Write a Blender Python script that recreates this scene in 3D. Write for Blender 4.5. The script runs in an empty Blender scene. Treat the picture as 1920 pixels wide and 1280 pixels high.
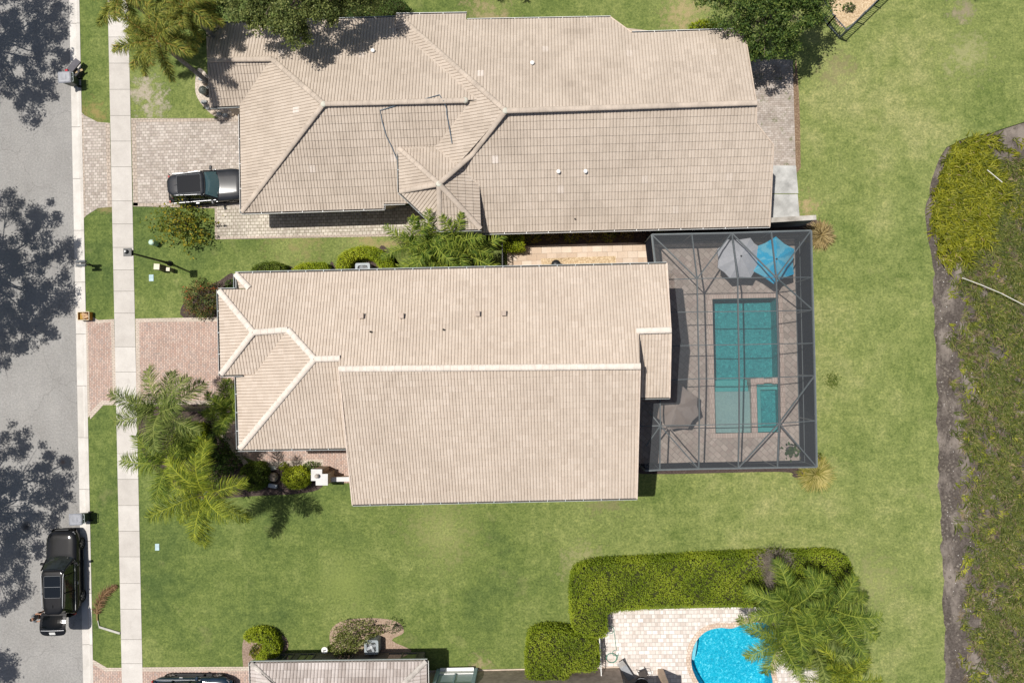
import bpy, math, random
import numpy as np
from mathutils import Vector, Matrix
from mathutils.geometry import tessellate_polygon
R_ = math.radians
random.seed(7); rng = np.random.default_rng(7)
S = bpy.context.scene
COL = S.collection

# ------------------------------------------------------------------ camera
F = 1464.0            # focal length in pixels of the 1920 px wide photograph
CAMH = 48.0           # drone height above the lawn, metres
S.render.resolution_x, S.render.resolution_y = 1024, 682
cd = bpy.data.cameras.new('camera'); cam = bpy.data.objects.new('camera', cd); COL.objects.link(cam)
cd.sensor_width = 36.0; cd.lens = 36.0 * F / 1920.0; cd.clip_start = 0.5; cd.clip_end = 2000.0
_d = Vector((51 / F, -40 / F, -1)).normalized()        # straight down, seen from the slightly tilted drone camera
_z = -_d
_x = Vector((math.cos(R_(1.25)), math.sin(R_(1.25)), 0)); _x = (_x - _z * _x.dot(_z)).normalized()
_y = _z.cross(_x)
RM = Matrix((_x, _y, _z))                              # camera space -> world space
cam.matrix_world = Matrix.Translation((0, 0, CAMH)) @ RM.to_4x4()
S.camera = cam
def P(px, py, h=0.0):
    d = RM @ Vector(((px - 960) / F, -(py - 640) / F, -1))
    t = (CAMH - h) / -d.z
    return Vector((d.x * t, d.y * t, h))
def PX(v):
    q = RM.transposed() @ (Vector(v) - Vector((0, 0, CAMH)))
    return (960 + F * q.x / -q.z, 640 - F * q.y / -q.z)

# ------------------------------------------------------------------ light
SUN_DX, SUN_DY = 0.312, -0.139                          # shadow drift east / north per metre of height
sdir = Vector((SUN_DX, SUN_DY, -1)).normalized()
sl = bpy.data.lights.new('sun', 'SUN'); sl.energy = 4.8; sl.angle = R_(0.53); sl.color = (1.0, 0.955, 0.89)
so = bpy.data.objects.new('sun', sl); COL.objects.link(so)
so.rotation_euler = sdir.to_track_quat('-Z', 'Y').to_euler(); so.location = (-30, 20, 80)
W = bpy.data.worlds.new('World'); S.world = W; W.use_nodes = True
wn = W.node_tree.nodes; wl = W.node_tree.links
sky = wn.new('ShaderNodeTexSky'); sky.sky_type = 'NISHITA'; sky.sun_disc = False
sky.sun_elevation = math.asin(-sdir.z)
sky.sun_rotation = math.atan2(-sdir.x, -sdir.y); sky.ozone_density = 0.35; sky.dust_density = 2.0
bg = wn['Background']; wl.new(sky.outputs[0], bg.inputs[0]); bg.inputs[1].default_value = 0.066
S.view_settings.view_transform = 'Standard'; S.view_settings.look = 'None'
S.view_settings.exposure = 0.0; S.view_settings.gamma = 1.0
S.render.engine = 'CYCLES'
S.cycles.max_bounces = 6; S.cycles.transparent_max_bounces = 12

# ------------------------------------------------------------------ objects, names, labels
ORG = {}
def tag(o, label=None, cat=None, group=None, kind=None):
    if label: o['label'] = label
    if cat: o['category'] = cat
    if group: o['group'] = group
    if kind: o['kind'] = kind
    return o
def thing(name, label, cat, loc=(0, 0, 0), group=None, rz=0.0):
    o = bpy.data.objects.new(name, None); COL.objects.link(o)
    o.empty_display_size = 0.3
    o.location = loc; o.rotation_euler = (0, 0, rz)
    ORG[o.name] = Vector(loc)
    return tag(o, label, cat, group)
def copy_tree(o, parent=None):
    c = o.copy(); COL.objects.link(c); c.parent = parent
    for ch in list(o.children): copy_tree(ch, c)
    return c
class MB:
    """collects faces, links them as one mesh"""
    def __init__(s): s.v = []; s.f = []; s.m = []; s.uv = []
    def face(s, pts, mi=0, uv=None):
        i = len(s.v); s.v += [tuple(p) for p in pts]; s.f.append(tuple(range(i, i + len(pts)))); s.m.append(mi)
        s.uv.append(uv)
    def hexa(s, b, t, mi=0):
        """b, t: matching rings (bottom, top), counter-clockwise from above"""
        n = len(b); i = len(s.v); s.v += [tuple(p) for p in b] + [tuple(p) for p in t]
        s.f.append(tuple(range(i + n - 1, i - 1, -1))); s.f.append(tuple(range(i + n, i + 2 * n)))
        for k in range(n):
            k2 = (k + 1) % n; s.f.append((i + k, i + k2, i + n + k2, i + n + k))
        s.m += [mi] * (n + 2); s.uv += [None] * (n + 2)
    def box(s, c, d, rz=0.0, mi=0, M=None):
        x, y, z = d[0] / 2, d[1] / 2, d[2] / 2
        m = M if M is not None else Matrix.Translation(c) @ Matrix.Rotation(rz, 4, 'Z')
        b = [m @ Vector(p) for p in ((-x, -y, -z), (x, -y, -z), (x, y, -z), (-x, y, -z))]
        t = [m @ Vector(p) for p in ((-x, -y, z), (x, -y, z), (x, y, z), (-x, y, z))]
        s.hexa(b, t, mi)
    def bar(s, a, b, w, h, mi=0):
        a = Vector(a); b = Vector(b); d = b - a; L = d.length
        if L < 1e-5: return
        q = d.to_track_quat('X', 'Z').to_matrix().to_4x4()
        s.box(None, (L, w, h), mi=mi, M=Matrix.Translation((a + b) / 2) @ q)
    def tube(s, pts, r, n=8, mi=0, cap=True):
        pts = [Vector(p) for p in pts]; rr = r if isinstance(r, (list, tuple)) else [r] * len(pts)
        i0 = len(s.v); up = Vector((0.13, 0.07, 1)).normalized()
        for k, p in enumerate(pts):
            d = (pts[min(k + 1, len(pts) - 1)] - pts[max(k - 1, 0)]).normalized()
            a = d.cross(up)
            if a.length < 1e-3: a = d.cross(Vector((1, 0, 0)))
            a.normalize(); b = d.cross(a)
            for j in range(n):
                t = 2 * math.pi * j / n
                s.v.append(tuple(p + (a * math.cos(t) + b * math.sin(t)) * rr[k]))
        for k in range(len(pts) - 1):
            for j in range(n):
                j2 = (j + 1) % n; o = i0 + k * n
                s.f.append((o + j, o + j2, o + n + j2, o + n + j)); s.m.append(mi); s.uv.append(None)
        if cap:
            s.f.append(tuple(i0 + j for j in range(n - 1, -1, -1))); s.m.append(mi); s.uv.append(None)
            o = i0 + (len(pts) - 1) * n
            s.f.append(tuple(o + j for j in range(n))); s.m.append(mi); s.uv.append(None)
    def lathe(s, c, prof, n=20, mi=0, cap=True):
        i0 = len(s.v); c = Vector(c)
        for r, z in prof:
            for j in range(n):
                t = 2 * math.pi * j / n
                s.v.append((c.x + r * math.cos(t), c.y + r * math.sin(t), c.z + z))
        for k in range(len(prof) - 1):
            for j in range(n):
                j2 = (j + 1) % n; o = i0 + k * n
                s.f.append((o + j, o + j2, o + n + j2, o + n + j)); s.m.append(mi); s.uv.append(None)
        if cap:
            o = i0 + (len(prof) - 1) * n
            s.f.append(tuple(o + j for j in range(n))); s.m.append(mi); s.uv.append(None)
            s.f.append(tuple(i0 + j for j in range(n - 1, -1, -1))); s.m.append(mi); s.uv.append(None)
    def poly(s, pts, z, mi=0, holes=(), thick=0.0):
        """flat polygon (with holes) at z, optional skirt downwards"""
        rings = [[Vector((p[0], p[1], 0)) for p in pts]] + [[Vector((p[0], p[1], 0)) for p in h] for h in holes]
        flat = [p for r in rings for p in r]
        i0 = len(s.v); s.v += [(p.x, p.y, z) for p in flat]
        for t in tessellate_polygon(rings):
            a, b, c = [flat[k] for k in t]
            if (b - a).cross(c - a).z < 0: t = (t[0], t[2], t[1])
            s.f.append(tuple(i0 + k for k in t)); s.m.append(mi); s.uv.append(None)
        if thick:
            for r in rings:
                n = len(r)
                for k in range(n):
                    a, b = r[k], r[(k + 1) % n]
                    s.face([(a.x, a.y, z - thick), (b.x, b.y, z - thick), (b.x, b.y, z), (a.x, a.y, z)], mi)
    def prism(s, pts, z0, z1, mi=0):
        a = sum(pts[i][0] * pts[(i + 1) % len(pts)][1] - pts[(i + 1) % len(pts)][0] * pts[i][1] for i in range(len(pts)))
        if a < 0: pts = pts[::-1]
        s.hexa([(p[0], p[1], z0) for p in pts], [(p[0], p[1], z1) for p in pts], mi)
    def build(s, name, mats, parent=None, smooth=False, local=False, bevel=0.0):
        me = bpy.data.meshes.new(name)
        v = s.v
        if parent is not None and not local:
            o_ = ORG.get(parent.name, Vector()); v = [(p[0] - o_.x, p[1] - o_.y, p[2] - o_.z) for p in v]
        me.from_pydata([tuple(p) for p in v], [], s.f)
        if not isinstance(mats, (list, tuple)): mats = [mats]
        for m in mats: me.materials.append(m)
        if len(mats) > 1: me.polygons.foreach_set('material_index', s.m)
        if any(u is not None for u in s.uv):
            ul = me.uv_layers.new(name='UVMap'); arr = []
            for f, u in zip(s.f, s.uv):
                arr += list(u if u is not None else (0, 0)) * len(f)
            ul.data.foreach_set('uv', arr)
        if smooth: me.polygons.foreach_set('use_smooth', [True] * len(s.f))
        me.update()
        o = bpy.data.objects.new(name, me); COL.objects.link(o)
        if parent is not None:
            o.parent = parent; ORG[o.name] = ORG.get(parent.name, Vector())
        else: ORG[o.name] = Vector()
        if bevel:
            b = o.modifiers.new('bevel', 'BEVEL'); b.width = bevel; b.segments = 2; b.limit_method = 'ANGLE'
        return o
def solo(o, label, cat, group=None):
    """put the origin of a one-mesh thing at its own base"""
    me = o.data; n = len(me.vertices); a = np.empty(n * 3); me.vertices.foreach_get('co', a); a = a.reshape(-1, 3)
    lo = a.min(0); hi = a.max(0); c = np.array(((lo[0] + hi[0]) / 2, (lo[1] + hi[1]) / 2, lo[2]))
    me.vertices.foreach_set('co', (a - c).ravel()); me.update(); o.location = c
    ORG[o.name] = Vector(c)
    return tag(o, label, cat, group)
def struct(o): o['kind'] = 'structure'; return o
def fast(name, V, Fq, mat, parent=None, var=None, smooth=False):
    """numpy verts (N,3) and quads (M,4) -> object"""
    V = np.asarray(V, dtype=np.float32); Fq = np.asarray(Fq, dtype=np.int32)
    me = bpy.data.meshes.new(name); k = Fq.shape[1]
    me.vertices.add(len(V)); me.vertices.foreach_set('co', V.ravel())
    me.loops.add(Fq.size); me.loops.foreach_set('vertex_index', Fq.ravel())
    me.polygons.add(len(Fq)); me.polygons.foreach_set('loop_start', np.arange(0, Fq.size, k, dtype=np.int32))
    try: me.polygons.foreach_set('loop_total', np.full(len(Fq), k, dtype=np.int32))
    except Exception: pass
    if smooth: me.polygons.foreach_set('use_smooth', np.ones(len(Fq), dtype=bool))
    if var is not None:
        at = me.attributes.new('var', 'FLOAT', 'POINT'); at.data.foreach_set('value', np.asarray(var, dtype=np.float32))
    me.materials.append(mat); me.update(calc_edges=True); me.validate()
    o = bpy.data.objects.new(name, me); COL.objects.link(o)
    if parent is not None: o.parent = parent; ORG[o.name] = ORG.get(parent.name, Vector())
    return o

# ------------------------------------------------------------------ materials
def new_mat(name, rough=0.8, spec=0.3, metal=0.0, col=(0.5, 0.5, 0.5)):
    m = bpy.data.materials.new(name); m.use_nodes = True
    b = m.node_tree.nodes['Principled BSDF']
    b.inputs['Base Color'].default_value = (*col, 1); b.inputs['Roughness'].default_value = rough
    b.inputs['Metallic'].default_value = metal; b.inputs['Specular IOR Level'].default_value = spec
    return m, m.node_tree.nodes, m.node_tree.links, b
def pos(nd): return nd.new('ShaderNodeNewGeometry').outputs['Position']
def objc(nd): return nd.new('ShaderNodeTexCoord').outputs['Object']
def noise(nd, ln, vec, scale, detail=4, rough=0.6, dist=0.0):
    n = nd.new('ShaderNodeTexNoise'); n.inputs['Scale'].default_value = scale; n.inputs['Detail'].default_value = detail
    n.inputs['Roughness'].default_value = rough; n.inputs['Distortion'].default_value = dist
    ln.new(vec, n.inputs['Vector']); return n.outputs['Fac']
def ramp(nd, ln, fac, stops):
    r = nd.new('ShaderNodeValToRGB'); e = r.color_ramp.elements
    while len(e) < len(stops): e.new(0.5)
    for k, (p, c) in enumerate(stops): e[k].position = p; e[k].color = (*c, 1)
    ln.new(fac, r.inputs['Fac']); return r.outputs['Color']
def mixc(nd, ln, fac, a, b, mode='MIX'):
    m = nd.new('ShaderNodeMix'); m.data_type = 'RGBA'; m.blend_type = mode
    fi = [i for i in m.inputs if i.identifier == 'Factor_Float'][0]
    ai = [i for i in m.inputs if i.identifier == 'A_Color'][0]; bi = [i for i in m.inputs if i.identifier == 'B_Color'][0]
    for sock, v in ((fi, fac), (ai, a), (bi, b)):
        if isinstance(v, (int, float)): sock.default_value = v
        elif isinstance(v, tuple): sock.default_value = (*v, 1)
        else: ln.new(v, sock)
    return [o for o in m.outputs if o.identifier == 'Result_Color'][0]
def bump(nd, ln, h, strength, dist, bsdf):
    b = nd.new('ShaderNodeBump'); b.inputs['Strength'].default_value = strength; b.inputs['Distance'].default_value = dist
    ln.new(h, b.inputs['Height']); ln.new(b.outputs['Normal'], bsdf.inputs['Normal'])
def mapping(nd, ln, vec, rz=0.0, sc=(1, 1, 1), loc=(0, 0, 0)):
    m = nd.new('ShaderNodeMapping'); m.inputs['Rotation'].default_value = (0, 0, rz); m.inputs['Scale'].default_value = sc
    m.inputs['Location'].default_value = loc; ln.new(vec, m.inputs['Vector']); return m.outputs['Vector']
def math_(nd, ln, op, a, b=0.0, c=None):
    m = nd.new('ShaderNodeMath'); m.operation = op
    for i, v in enumerate((a, b, c)):
        if v is None: continue
        if isinstance(v, (int, float)): m.inputs[i].default_value = v
        else: ln.new(v, m.inputs[i])
    return m.outputs[0]

def plain(name, col, rough=0.6, spec=0.4, metal=0.0, amt=0.12, sc=3.0, world=False, fine=0.0):
    """painted / moulded surface with slight wear"""
    m, nd, ln, b = new_mat(name, rough, spec, metal)
    v = pos(nd) if world else objc(nd)
    n = noise(nd, ln, v, sc, 5, 0.65)
    d = tuple(max(0, c * (1 - amt * 1.6)) for c in col); l = tuple(min(1, c * (1 + amt)) for c in col)
    c = ramp(nd, ln, n, [(0.3, d), (0.7, l)])
    ln.new(c, b.inputs['Base Color'])
    if fine: bump(nd, ln, noise(nd, ln, v, 60, 3), fine, 0.01, b)
    return m

def m_lawn():
    m, nd, ln, b = new_mat('lawn_grass', 0.85, 0.15)
    v = pos(nd)
    big = noise(nd, ln, v, 0.10, 4, 0.55); mid = noise(nd, ln, v, 0.55, 5, 0.62); sm = noise(nd, ln, v, 2.2, 6, 0.78)
    fine = noise(nd, ln, v, 7.5, 4, 0.85)
    sep = nd.new('ShaderNodeSeparateXYZ'); ln.new(v, sep.inputs[0])
    east = nd.new('ShaderNodeMapRange'); east.inputs[1].default_value = -22; east.inputs[2].default_value = 18
    ln.new(sep.outputs[0], east.inputs[0])                          # the back lawn is the drier, paler turf
    k = math_(nd, ln, 'MULTIPLY_ADD', east.outputs[0], 0.30, math_(nd, ln, 'MULTIPLY_ADD', big, 1.25, -0.68))
    k = math_(nd, ln, 'ADD', k, math_(nd, ln, 'MULTIPLY_ADD', mid, 0.80, -0.02))
    base = ramp(nd, ln, k, [(0.08, (0.080, 0.120, 0.034)), (0.36, (0.130, 0.173, 0.046)), (0.64, (0.200, 0.236, 0.076)), (0.92, (0.290, 0.298, 0.124))])
    t = ramp(nd, ln, sm, [(0.28, (0.55, 0.62, 0.52)), (0.52, (1, 1, 1)), (0.74, (1.42, 1.32, 1.30))])
    c = mixc(nd, ln, 0.75, base, t, 'MULTIPLY')
    t2 = ramp(nd, ln, fine, [(0.30, (0.40, 0.50, 0.38)), (0.5, (1, 1, 1)), (0.70, (1.75, 1.60, 1.50))])
    c = mixc(nd, ln, 0.85, c, t2, 'MULTIPLY')
    for sc_, lo_ in (((1.5, 0.10, 1), (3, 5, 0)), ((0.10, 1.5, 1), (8, 2, 0))):
        sk = noise(nd, ln, mapping(nd, ln, v, 0.02, sc_, lo_), 1.6, 4, 0.6)
        c = mixc(nd, ln, 0.4, c, ramp(nd, ln, sk, [(0.32, (0.88, 0.91, 0.86)), (0.5, (1, 1, 1)), (0.68, (1.12, 1.08, 1.08))]), 'MULTIPLY')
    dry = noise(nd, ln, mapping(nd, ln, v, 0, (1, 1, 1), (31, 7, 0)), 0.38, 5, 0.7)
    dm = ramp(nd, ln, dry, [(0.60, (0, 0, 0)), (0.76, (1, 1, 1))])
    c = mixc(nd, ln, math_(nd, ln, 'MULTIPLY', dm, 0.32), c, (0.34, 0.30, 0.15))
    for (sx, sy, rad, cc, st) in ((272, 168, 1.1, (0.42, 0.36, 0.29), .9), (285, 205, 0.9, (0.42, 0.36, 0.29), .8), (915, 22, 1.5, (0.34, 0.27, 0.15), .8), (560, 448, 1.6, (0.34, 0.28, 0.13), .5), (690, 452, 1.6, (0.36, 0.28, 0.14), .7), (740, 440, 1.0, (0.36, 0.27, 0.15), .7),
                              (1515, 385, 0.9, (0.42, 0.31, 0.17), .8), (1285, 20, 1.4, (0.38, 0.30, 0.16), .8), (1808, 20, 0.8, (0.30, 0.24, 0.18), .7), (1815, 105, 1.6, (0.38, 0.36, 0.18), .6), (180, 210, 0.7, (0.36, 0.26, 0.11), .6), (195, 385, 0.6, (0.36, 0.27, 0.13), .5), (1570, 130, 1.3, (0.28, 0.22, 0.13), .5), (1640, 1090, 1.6, (0.36, 0.33, 0.16), .4),
                              (830, 1000, 2.2, (0.34, 0.32, 0.14), .4), (1130, 925, 1.6, (0.30, 0.24, 0.14), .4), (900, 1250, 0.8, (0.36, 0.28, 0.17), .7), (650, 1090, 2.0, (0.30, 0.34, 0.10), .35), (1090, 1060, 1.4, (0.38, 0.34, 0.18), .5)):
        q_ = P(sx, sy, 0); dn = nd.new('ShaderNodeVectorMath'); dn.operation = 'DISTANCE'; ln.new(v, dn.inputs[0]); dn.inputs[1].default_value = q_
        f_ = math_(nd, ln, 'SUBTRACT', math_(nd, ln, 'SUBTRACT', 1.25, math_(nd, ln, 'DIVIDE', dn.outputs['Value'], rad)), math_(nd, ln, 'ADD', math_(nd, ln, 'MULTIPLY_ADD', sm, 5.0, -2.5), math_(nd, ln, 'MULTIPLY_ADD', mid, 2.5, -0.95)))
        cl_ = nd.new('ShaderNodeClamp'); ln.new(f_, cl_.inputs[0]); c = mixc(nd, ln, math_(nd, ln, 'MULTIPLY', cl_.outputs[0], st), c, cc)
    ln.new(c, b.inputs['Base Color'])
    bump(nd, ln, math_(nd, ln, 'ADD', fine, sm), 0.9, 0.05, b)
    return m
def m_asphalt():
    m, nd, ln, b = new_mat('asphalt', 0.9, 0.2)
    v = pos(nd)
    big = noise(nd, ln, v, 0.35, 5, 0.6); fine = noise(nd, ln, v, 8.5, 4, 0.9)
    c = ramp(nd, ln, big, [(0.3, (0.262, 0.254, 0.242)), (0.7, (0.305, 0.297, 0.285))])
    t = ramp(nd, ln, fine, [(0.3, (0.66, 0.67, 0.68)), (0.5, (1, 1, 1)), (0.7, (1.34, 1.33, 1.31))])
    c = mixc(nd, ln, 0.8, c, t, 'MULTIPLY')
    st = noise(nd, ln, mapping(nd, ln, v, 0, (1, 0.45, 1), (2, 9, 0)), 0.9, 6, 0.7)
    c = mixc(nd, ln, 0.6, c, ramp(nd, ln, st, [(0.30, (0.86, 0.85, 0.84)), (0.5, (1, 1, 1)), (0.72, (1.12, 1.11, 1.09))]), 'MULTIPLY')
    cr = nd.new('ShaderNodeTexVoronoi'); cr.feature = 'DISTANCE_TO_EDGE'; cr.inputs['Scale'].default_value = 0.22
    wv = nd.new('ShaderNodeVectorMath'); wv.operation = 'ADD'; nn_ = nd.new('ShaderNodeTexNoise'); nn_.inputs['Scale'].default_value = 1.3; nn_.inputs['Detail'].default_value = 6; ln.new(v, nn_.inputs['Vector']); ln.new(v, wv.inputs[0]); ln.new(nn_.outputs['Color'], wv.inputs[1]); ln.new(wv.outputs[0], cr.inputs['Vector'])
    c = mixc(nd, ln, math_(nd, ln, 'MULTIPLY', ramp(nd, ln, cr.outputs['Distance'], [(0.0, (1, 1, 1)), (0.006, (0, 0, 0))]), 0.35), c, (0.10, 0.095, 0.09))
    for (sx, sy, rad, cc) in ((50, 987, 0.45, (0.02, 0.02, 0.02)), (118, 866, 0.20, (0.22, 0.15, 0.12)), (72, 652, 0.14, (0.12, 0.11, 0.10)), (90, 1180, 0.16, (0.14, 0.13, 0.12))):
        q_ = P(sx, sy, -0.11); dn = nd.new('ShaderNodeVectorMath'); dn.operation = 'DISTANCE'; ln.new(v, dn.inputs[0]); dn.inputs[1].default_value = q_
        f_ = math_(nd, ln, 'SUBTRACT', math_(nd, ln, 'SUBTRACT', 1.6, math_(nd, ln, 'DIVIDE', dn.outputs['Value'], rad)), math_(nd, ln, 'MULTIPLY', st, 1.2)); cl_ = nd.new('ShaderNodeClamp'); ln.new(f_, cl_.inputs[0]); c = mixc(nd, ln, cl_.outputs[0], c, cc)
    ln.new(c, b.inputs['Base Color']); bump(nd, ln, fine, 0.5, 0.01, b)
    return m
def m_concrete(name, a=(0.50, 0.475, 0.44), d=(0.60, 0.575, 0.535), stain=0.5):
    m, nd, ln, b = new_mat(name, 0.85, 0.2)
    v = pos(nd)
    isl = nd.new('ShaderNodeNewGeometry').outputs['Random Per Island']
    n = noise(nd, ln, v, 0.9, 7, 0.68); fine = noise(nd, ln, v, 22, 3, 0.8)
    c = ramp(nd, ln, n, [(0.32, a), (0.66, d)])
    c = mixc(nd, ln, 0.55, c, ramp(nd, ln, fine, [(0.3, (0.82, 0.82, 0.82)), (0.55, (1, 1, 1)), (0.8, (1.12, 1.12, 1.12))]), 'MULTIPLY')
    c = mixc(nd, ln, 1.0, c, ramp(nd, ln, isl, [(0.0, (0.90, 0.89, 0.88)), (1.0, (1.05, 1.05, 1.05))]), 'MULTIPLY')
    st = noise(nd, ln, mapping(nd, ln, v, 0, (1, 0.35, 1), (5, 3, 1)), 1.7, 5, 0.7)
    c = mixc(nd, ln, math_(nd, ln, 'MULTIPLY', ramp(nd, ln, st, [(0.6, (0, 0, 0)), (0.8, (1, 1, 1))]), stain), c, (0.30, 0.27, 0.235))
    ln.new(c, b.inputs['Base Color']); bump(nd, ln, fine, 0.3, 0.005, b)
    return m
def m_paver(name, c1, c2, mortar, bw, bh, rz=0.0, off=0.5, extra=(0.5, 0.45, 0.4), exf=0.35, msz=0.018, weeds=0.0, stain=0.35):
    m, nd, ln, b = new_mat(name, 0.85, 0.2)
    v = mapping(nd, ln, pos(nd), rz)
    def brick(a, d, mo):
        t = nd.new('ShaderNodeTexBrick'); ln.new(v, t.inputs['Vector'])
        t.inputs['Color1'].default_value = (*a, 1); t.inputs['Color2'].default_value = (*d, 1); t.inputs['Mortar'].default_value = (*mo, 1)
        t.inputs['Scale'].default_value = 1.0; t.inputs['Mortar Size'].default_value = msz
        t.inputs['Brick Width'].default_value = bw; t.inputs['Row Height'].default_value = bh; t.offset = off
        t.inputs['Mortar Smooth'].default_value = 0.4
        return t
    t = brick(c1, c2, mortar); t2 = brick((0, 0, 0), (1, 1, 1), (0, 0, 0)); t2.inputs['Bias'].default_value = -0.1; t2.offset_frequency = 2
    # snap the position to the brick grid so that some bricks take a third colour
    wn_ = nd.new('ShaderNodeTexWhiteNoise'); wn_.noise_dimensions = '2D'
    sn = nd.new('ShaderNodeVectorMath'); sn.operation = 'SNAP'; ln.new(v, sn.inputs[0]); sn.inputs[1].default_value = (bw * 0.5, bh, 1)
    ln.new(sn.outputs[0], wn_.inputs['Vector'])
    third = ramp(nd, ln, wn_.outputs['Value'], [(0.55, (0, 0, 0)), (0.9, (1, 1, 1))])
    c = mixc(nd, ln, math_(nd, ln, 'MULTIPLY', math_(nd, ln, 'MULTIPLY', third, exf), math_(nd, ln, 'SUBTRACT', 1.0, t.outputs['Fac'])), t.outputs['Color'], extra)
    p = pos(nd)
    st = noise(nd, ln, p, 0.5, 6, 0.65)
    c = mixc(nd, ln, stain, c, ramp(nd, ln, st, [(0.3, (0.62, 0.60, 0.58)), (0.5, (1, 1, 1)), (0.72, (1.18, 1.17, 1.16))]), 'MULTIPLY')
    f2 = noise(nd, ln, p, 24, 3, 0.8)
    c = mixc(nd, ln, 0.4, c, ramp(nd, ln, f2, [(0.3, (0.75, 0.75, 0.75)), (0.7, (1.2, 1.2, 1.2))]), 'MULTIPLY')
    if weeds:
        w = noise(nd, ln, p, 1.6, 5, 0.75)
        wm = ramp(nd, ln, w, [(0.56, (0, 0, 0)), (0.66, (1, 1, 1))])
        c = mixc(nd, ln, math_(nd, ln, 'MULTIPLY', wm, weeds), c, (0.10, 0.12, 0.035))
    ln.new(c, b.inputs['Base Color'])
    bump(nd, ln, math_(nd, ln, 'SUBTRACT', 1.0, t.outputs['Fac']), 0.6, 0.012, b)
    return m
def m_tile(name, cols, dirt=0.3, streak=(0.35, 0.28, 0.23)):
    """roof tile: every tile its own tint (UV holds the tile number)"""
    m, nd, ln, b = new_mat(name, 0.8, 0.25)
    uv = nd.new('ShaderNodeTexCoord').outputs['UV']
    w = nd.new('ShaderNodeTexWhiteNoise'); w.noise_dimensions = '2D'; ln.new(uv, w.inputs['Vector'])
    c = ramp(nd, ln, w.outputs['Value'], cols)
    p = pos(nd)
    big = noise(nd, ln, p, 0.35, 5, 0.62)
    c = mixc(nd, ln, dirt, c, ramp(nd, ln, big, [(0.3, (0.74, 0.72, 0.70)), (0.52, (1, 1, 1)), (0.75, (1.12, 1.12, 1.13))]), 'MULTIPLY')
    f = noise(nd, ln, p, 7, 5, 0.75)
    c = mixc(nd, ln, 0.5, c, ramp(nd, ln, f, [(0.3, (0.80, 0.79, 0.78)), (0.5, (1, 1, 1)), (0.72, (1.1, 1.1, 1.1))]), 'MULTIPLY')
    f3 = noise(nd, ln, mapping(nd, ln, p, 0, (1, 1, 1), (9, 4, 2)), 1.3, 7, 0.8)
    c = mixc(nd, ln, math_(nd, ln, 'MULTIPLY', ramp(nd, ln, f3, [(0.60, (0, 0, 0)), (0.78, (1, 1, 1))]), 0.35), c, streak)
    ln.new(c, b.inputs['Base Color']); bump(nd, ln, noise(nd, ln, p, 40, 3), 0.25, 0.006, b)
    return m
def m_leaf(name, dark, mid, light, sub=0.35, rough=0.55, dead=None):
    m, nd, ln, b = new_mat(name, rough, 0.25)
    at = nd.new('ShaderNodeAttribute'); at.attribute_name = 'var'
    stops = [(0.05, dark), (0.5, mid), (0.92, light)]
    if dead: stops.append((0.965, dead))
    c = ramp(nd, ln, at.outputs['Fac'], stops)
    n = noise(nd, ln, objc(nd), 0.8, 4)
    c = mixc(nd, ln, 0.55, c, ramp(nd, ln, n, [(0.3, (0.68, 0.72, 0.66)), (0.7, (1.25, 1.2, 1.05))]), 'MULTIPLY')
    ln.new(c, b.inputs['Base Color'])
    tr = nd.new('ShaderNodeBsdfTranslucent'); ln.new(c, tr.inputs['Color'])
    mx = nd.new('ShaderNodeMixShader'); mx.inputs[0].default_value = sub
    out = nd['Material Output']; ln.new(b.outputs[0], mx.inputs[1]); ln.new(tr.outputs[0], mx.inputs[2]); ln.new(mx.outputs[0], out.inputs['Surface'])
    return m
def m_mulch(name, a, d, l, sc=14):
    m, nd, ln, b = new_mat(name, 0.95, 0.1)
    p = pos(nd)
    n = noise(nd, ln, p, sc, 4, 0.8); n2 = noise(nd, ln, p, 1.2, 4)
    c = ramp(nd, ln, n, [(0.3, a), (0.52, d), (0.72, l)])
    c = mixc(nd, ln, 0.4, c, ramp(nd, ln, n2, [(0.3, (0.7, 0.7, 0.7)), (0.7, (1.2, 1.2, 1.2))]), 'MULTIPLY')
    ln.new(c, b.inputs['Base Color']); bump(nd, ln, n, 1.0, 0.04, b)
    return m
def m_mud():
    m = m_mulch('marsh_mud', (0.055, 0.045, 0.038), (0.098, 0.083, 0.072), (0.165, 0.142, 0.124), 7)
    nd, ln = m.node_tree.nodes, m.node_tree.links; b = nd['Principled BSDF']; src = b.inputs['Base Color'].links[0].from_socket
    n = noise(nd, ln, mapping(nd, ln, pos(nd), 0, (1, 0.5, 1), (3, 8, 0)), 0.9, 5, 0.65)
    ln.new(mixc(nd, ln, ramp(nd, ln, n, [(0.47, (0, 0, 0)), (0.63, (0.9, 0.9, 0.9))]), src, (0.25, 0.215, 0.185)), b.inputs['Base Color']); return m
def m_screen(name, col, alpha):
    m, nd, ln, b = new_mat(name, 0.8, 0.1, col=col)
    tr = nd.new('ShaderNodeBsdfTransparent'); mx = nd.new('ShaderNodeMixShader'); mx.inputs[0].default_value = alpha
    df = nd.new('ShaderNodeBsdfDiffuse'); df.inputs['Color'].default_value = (*col, 1)
    ln.new(tr.outputs[0], mx.inputs[1]); ln.new(df.outputs[0], mx.inputs[2]); ln.new(mx.outputs[0], nd['Material Output'].inputs['Surface'])
    return m
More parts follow.
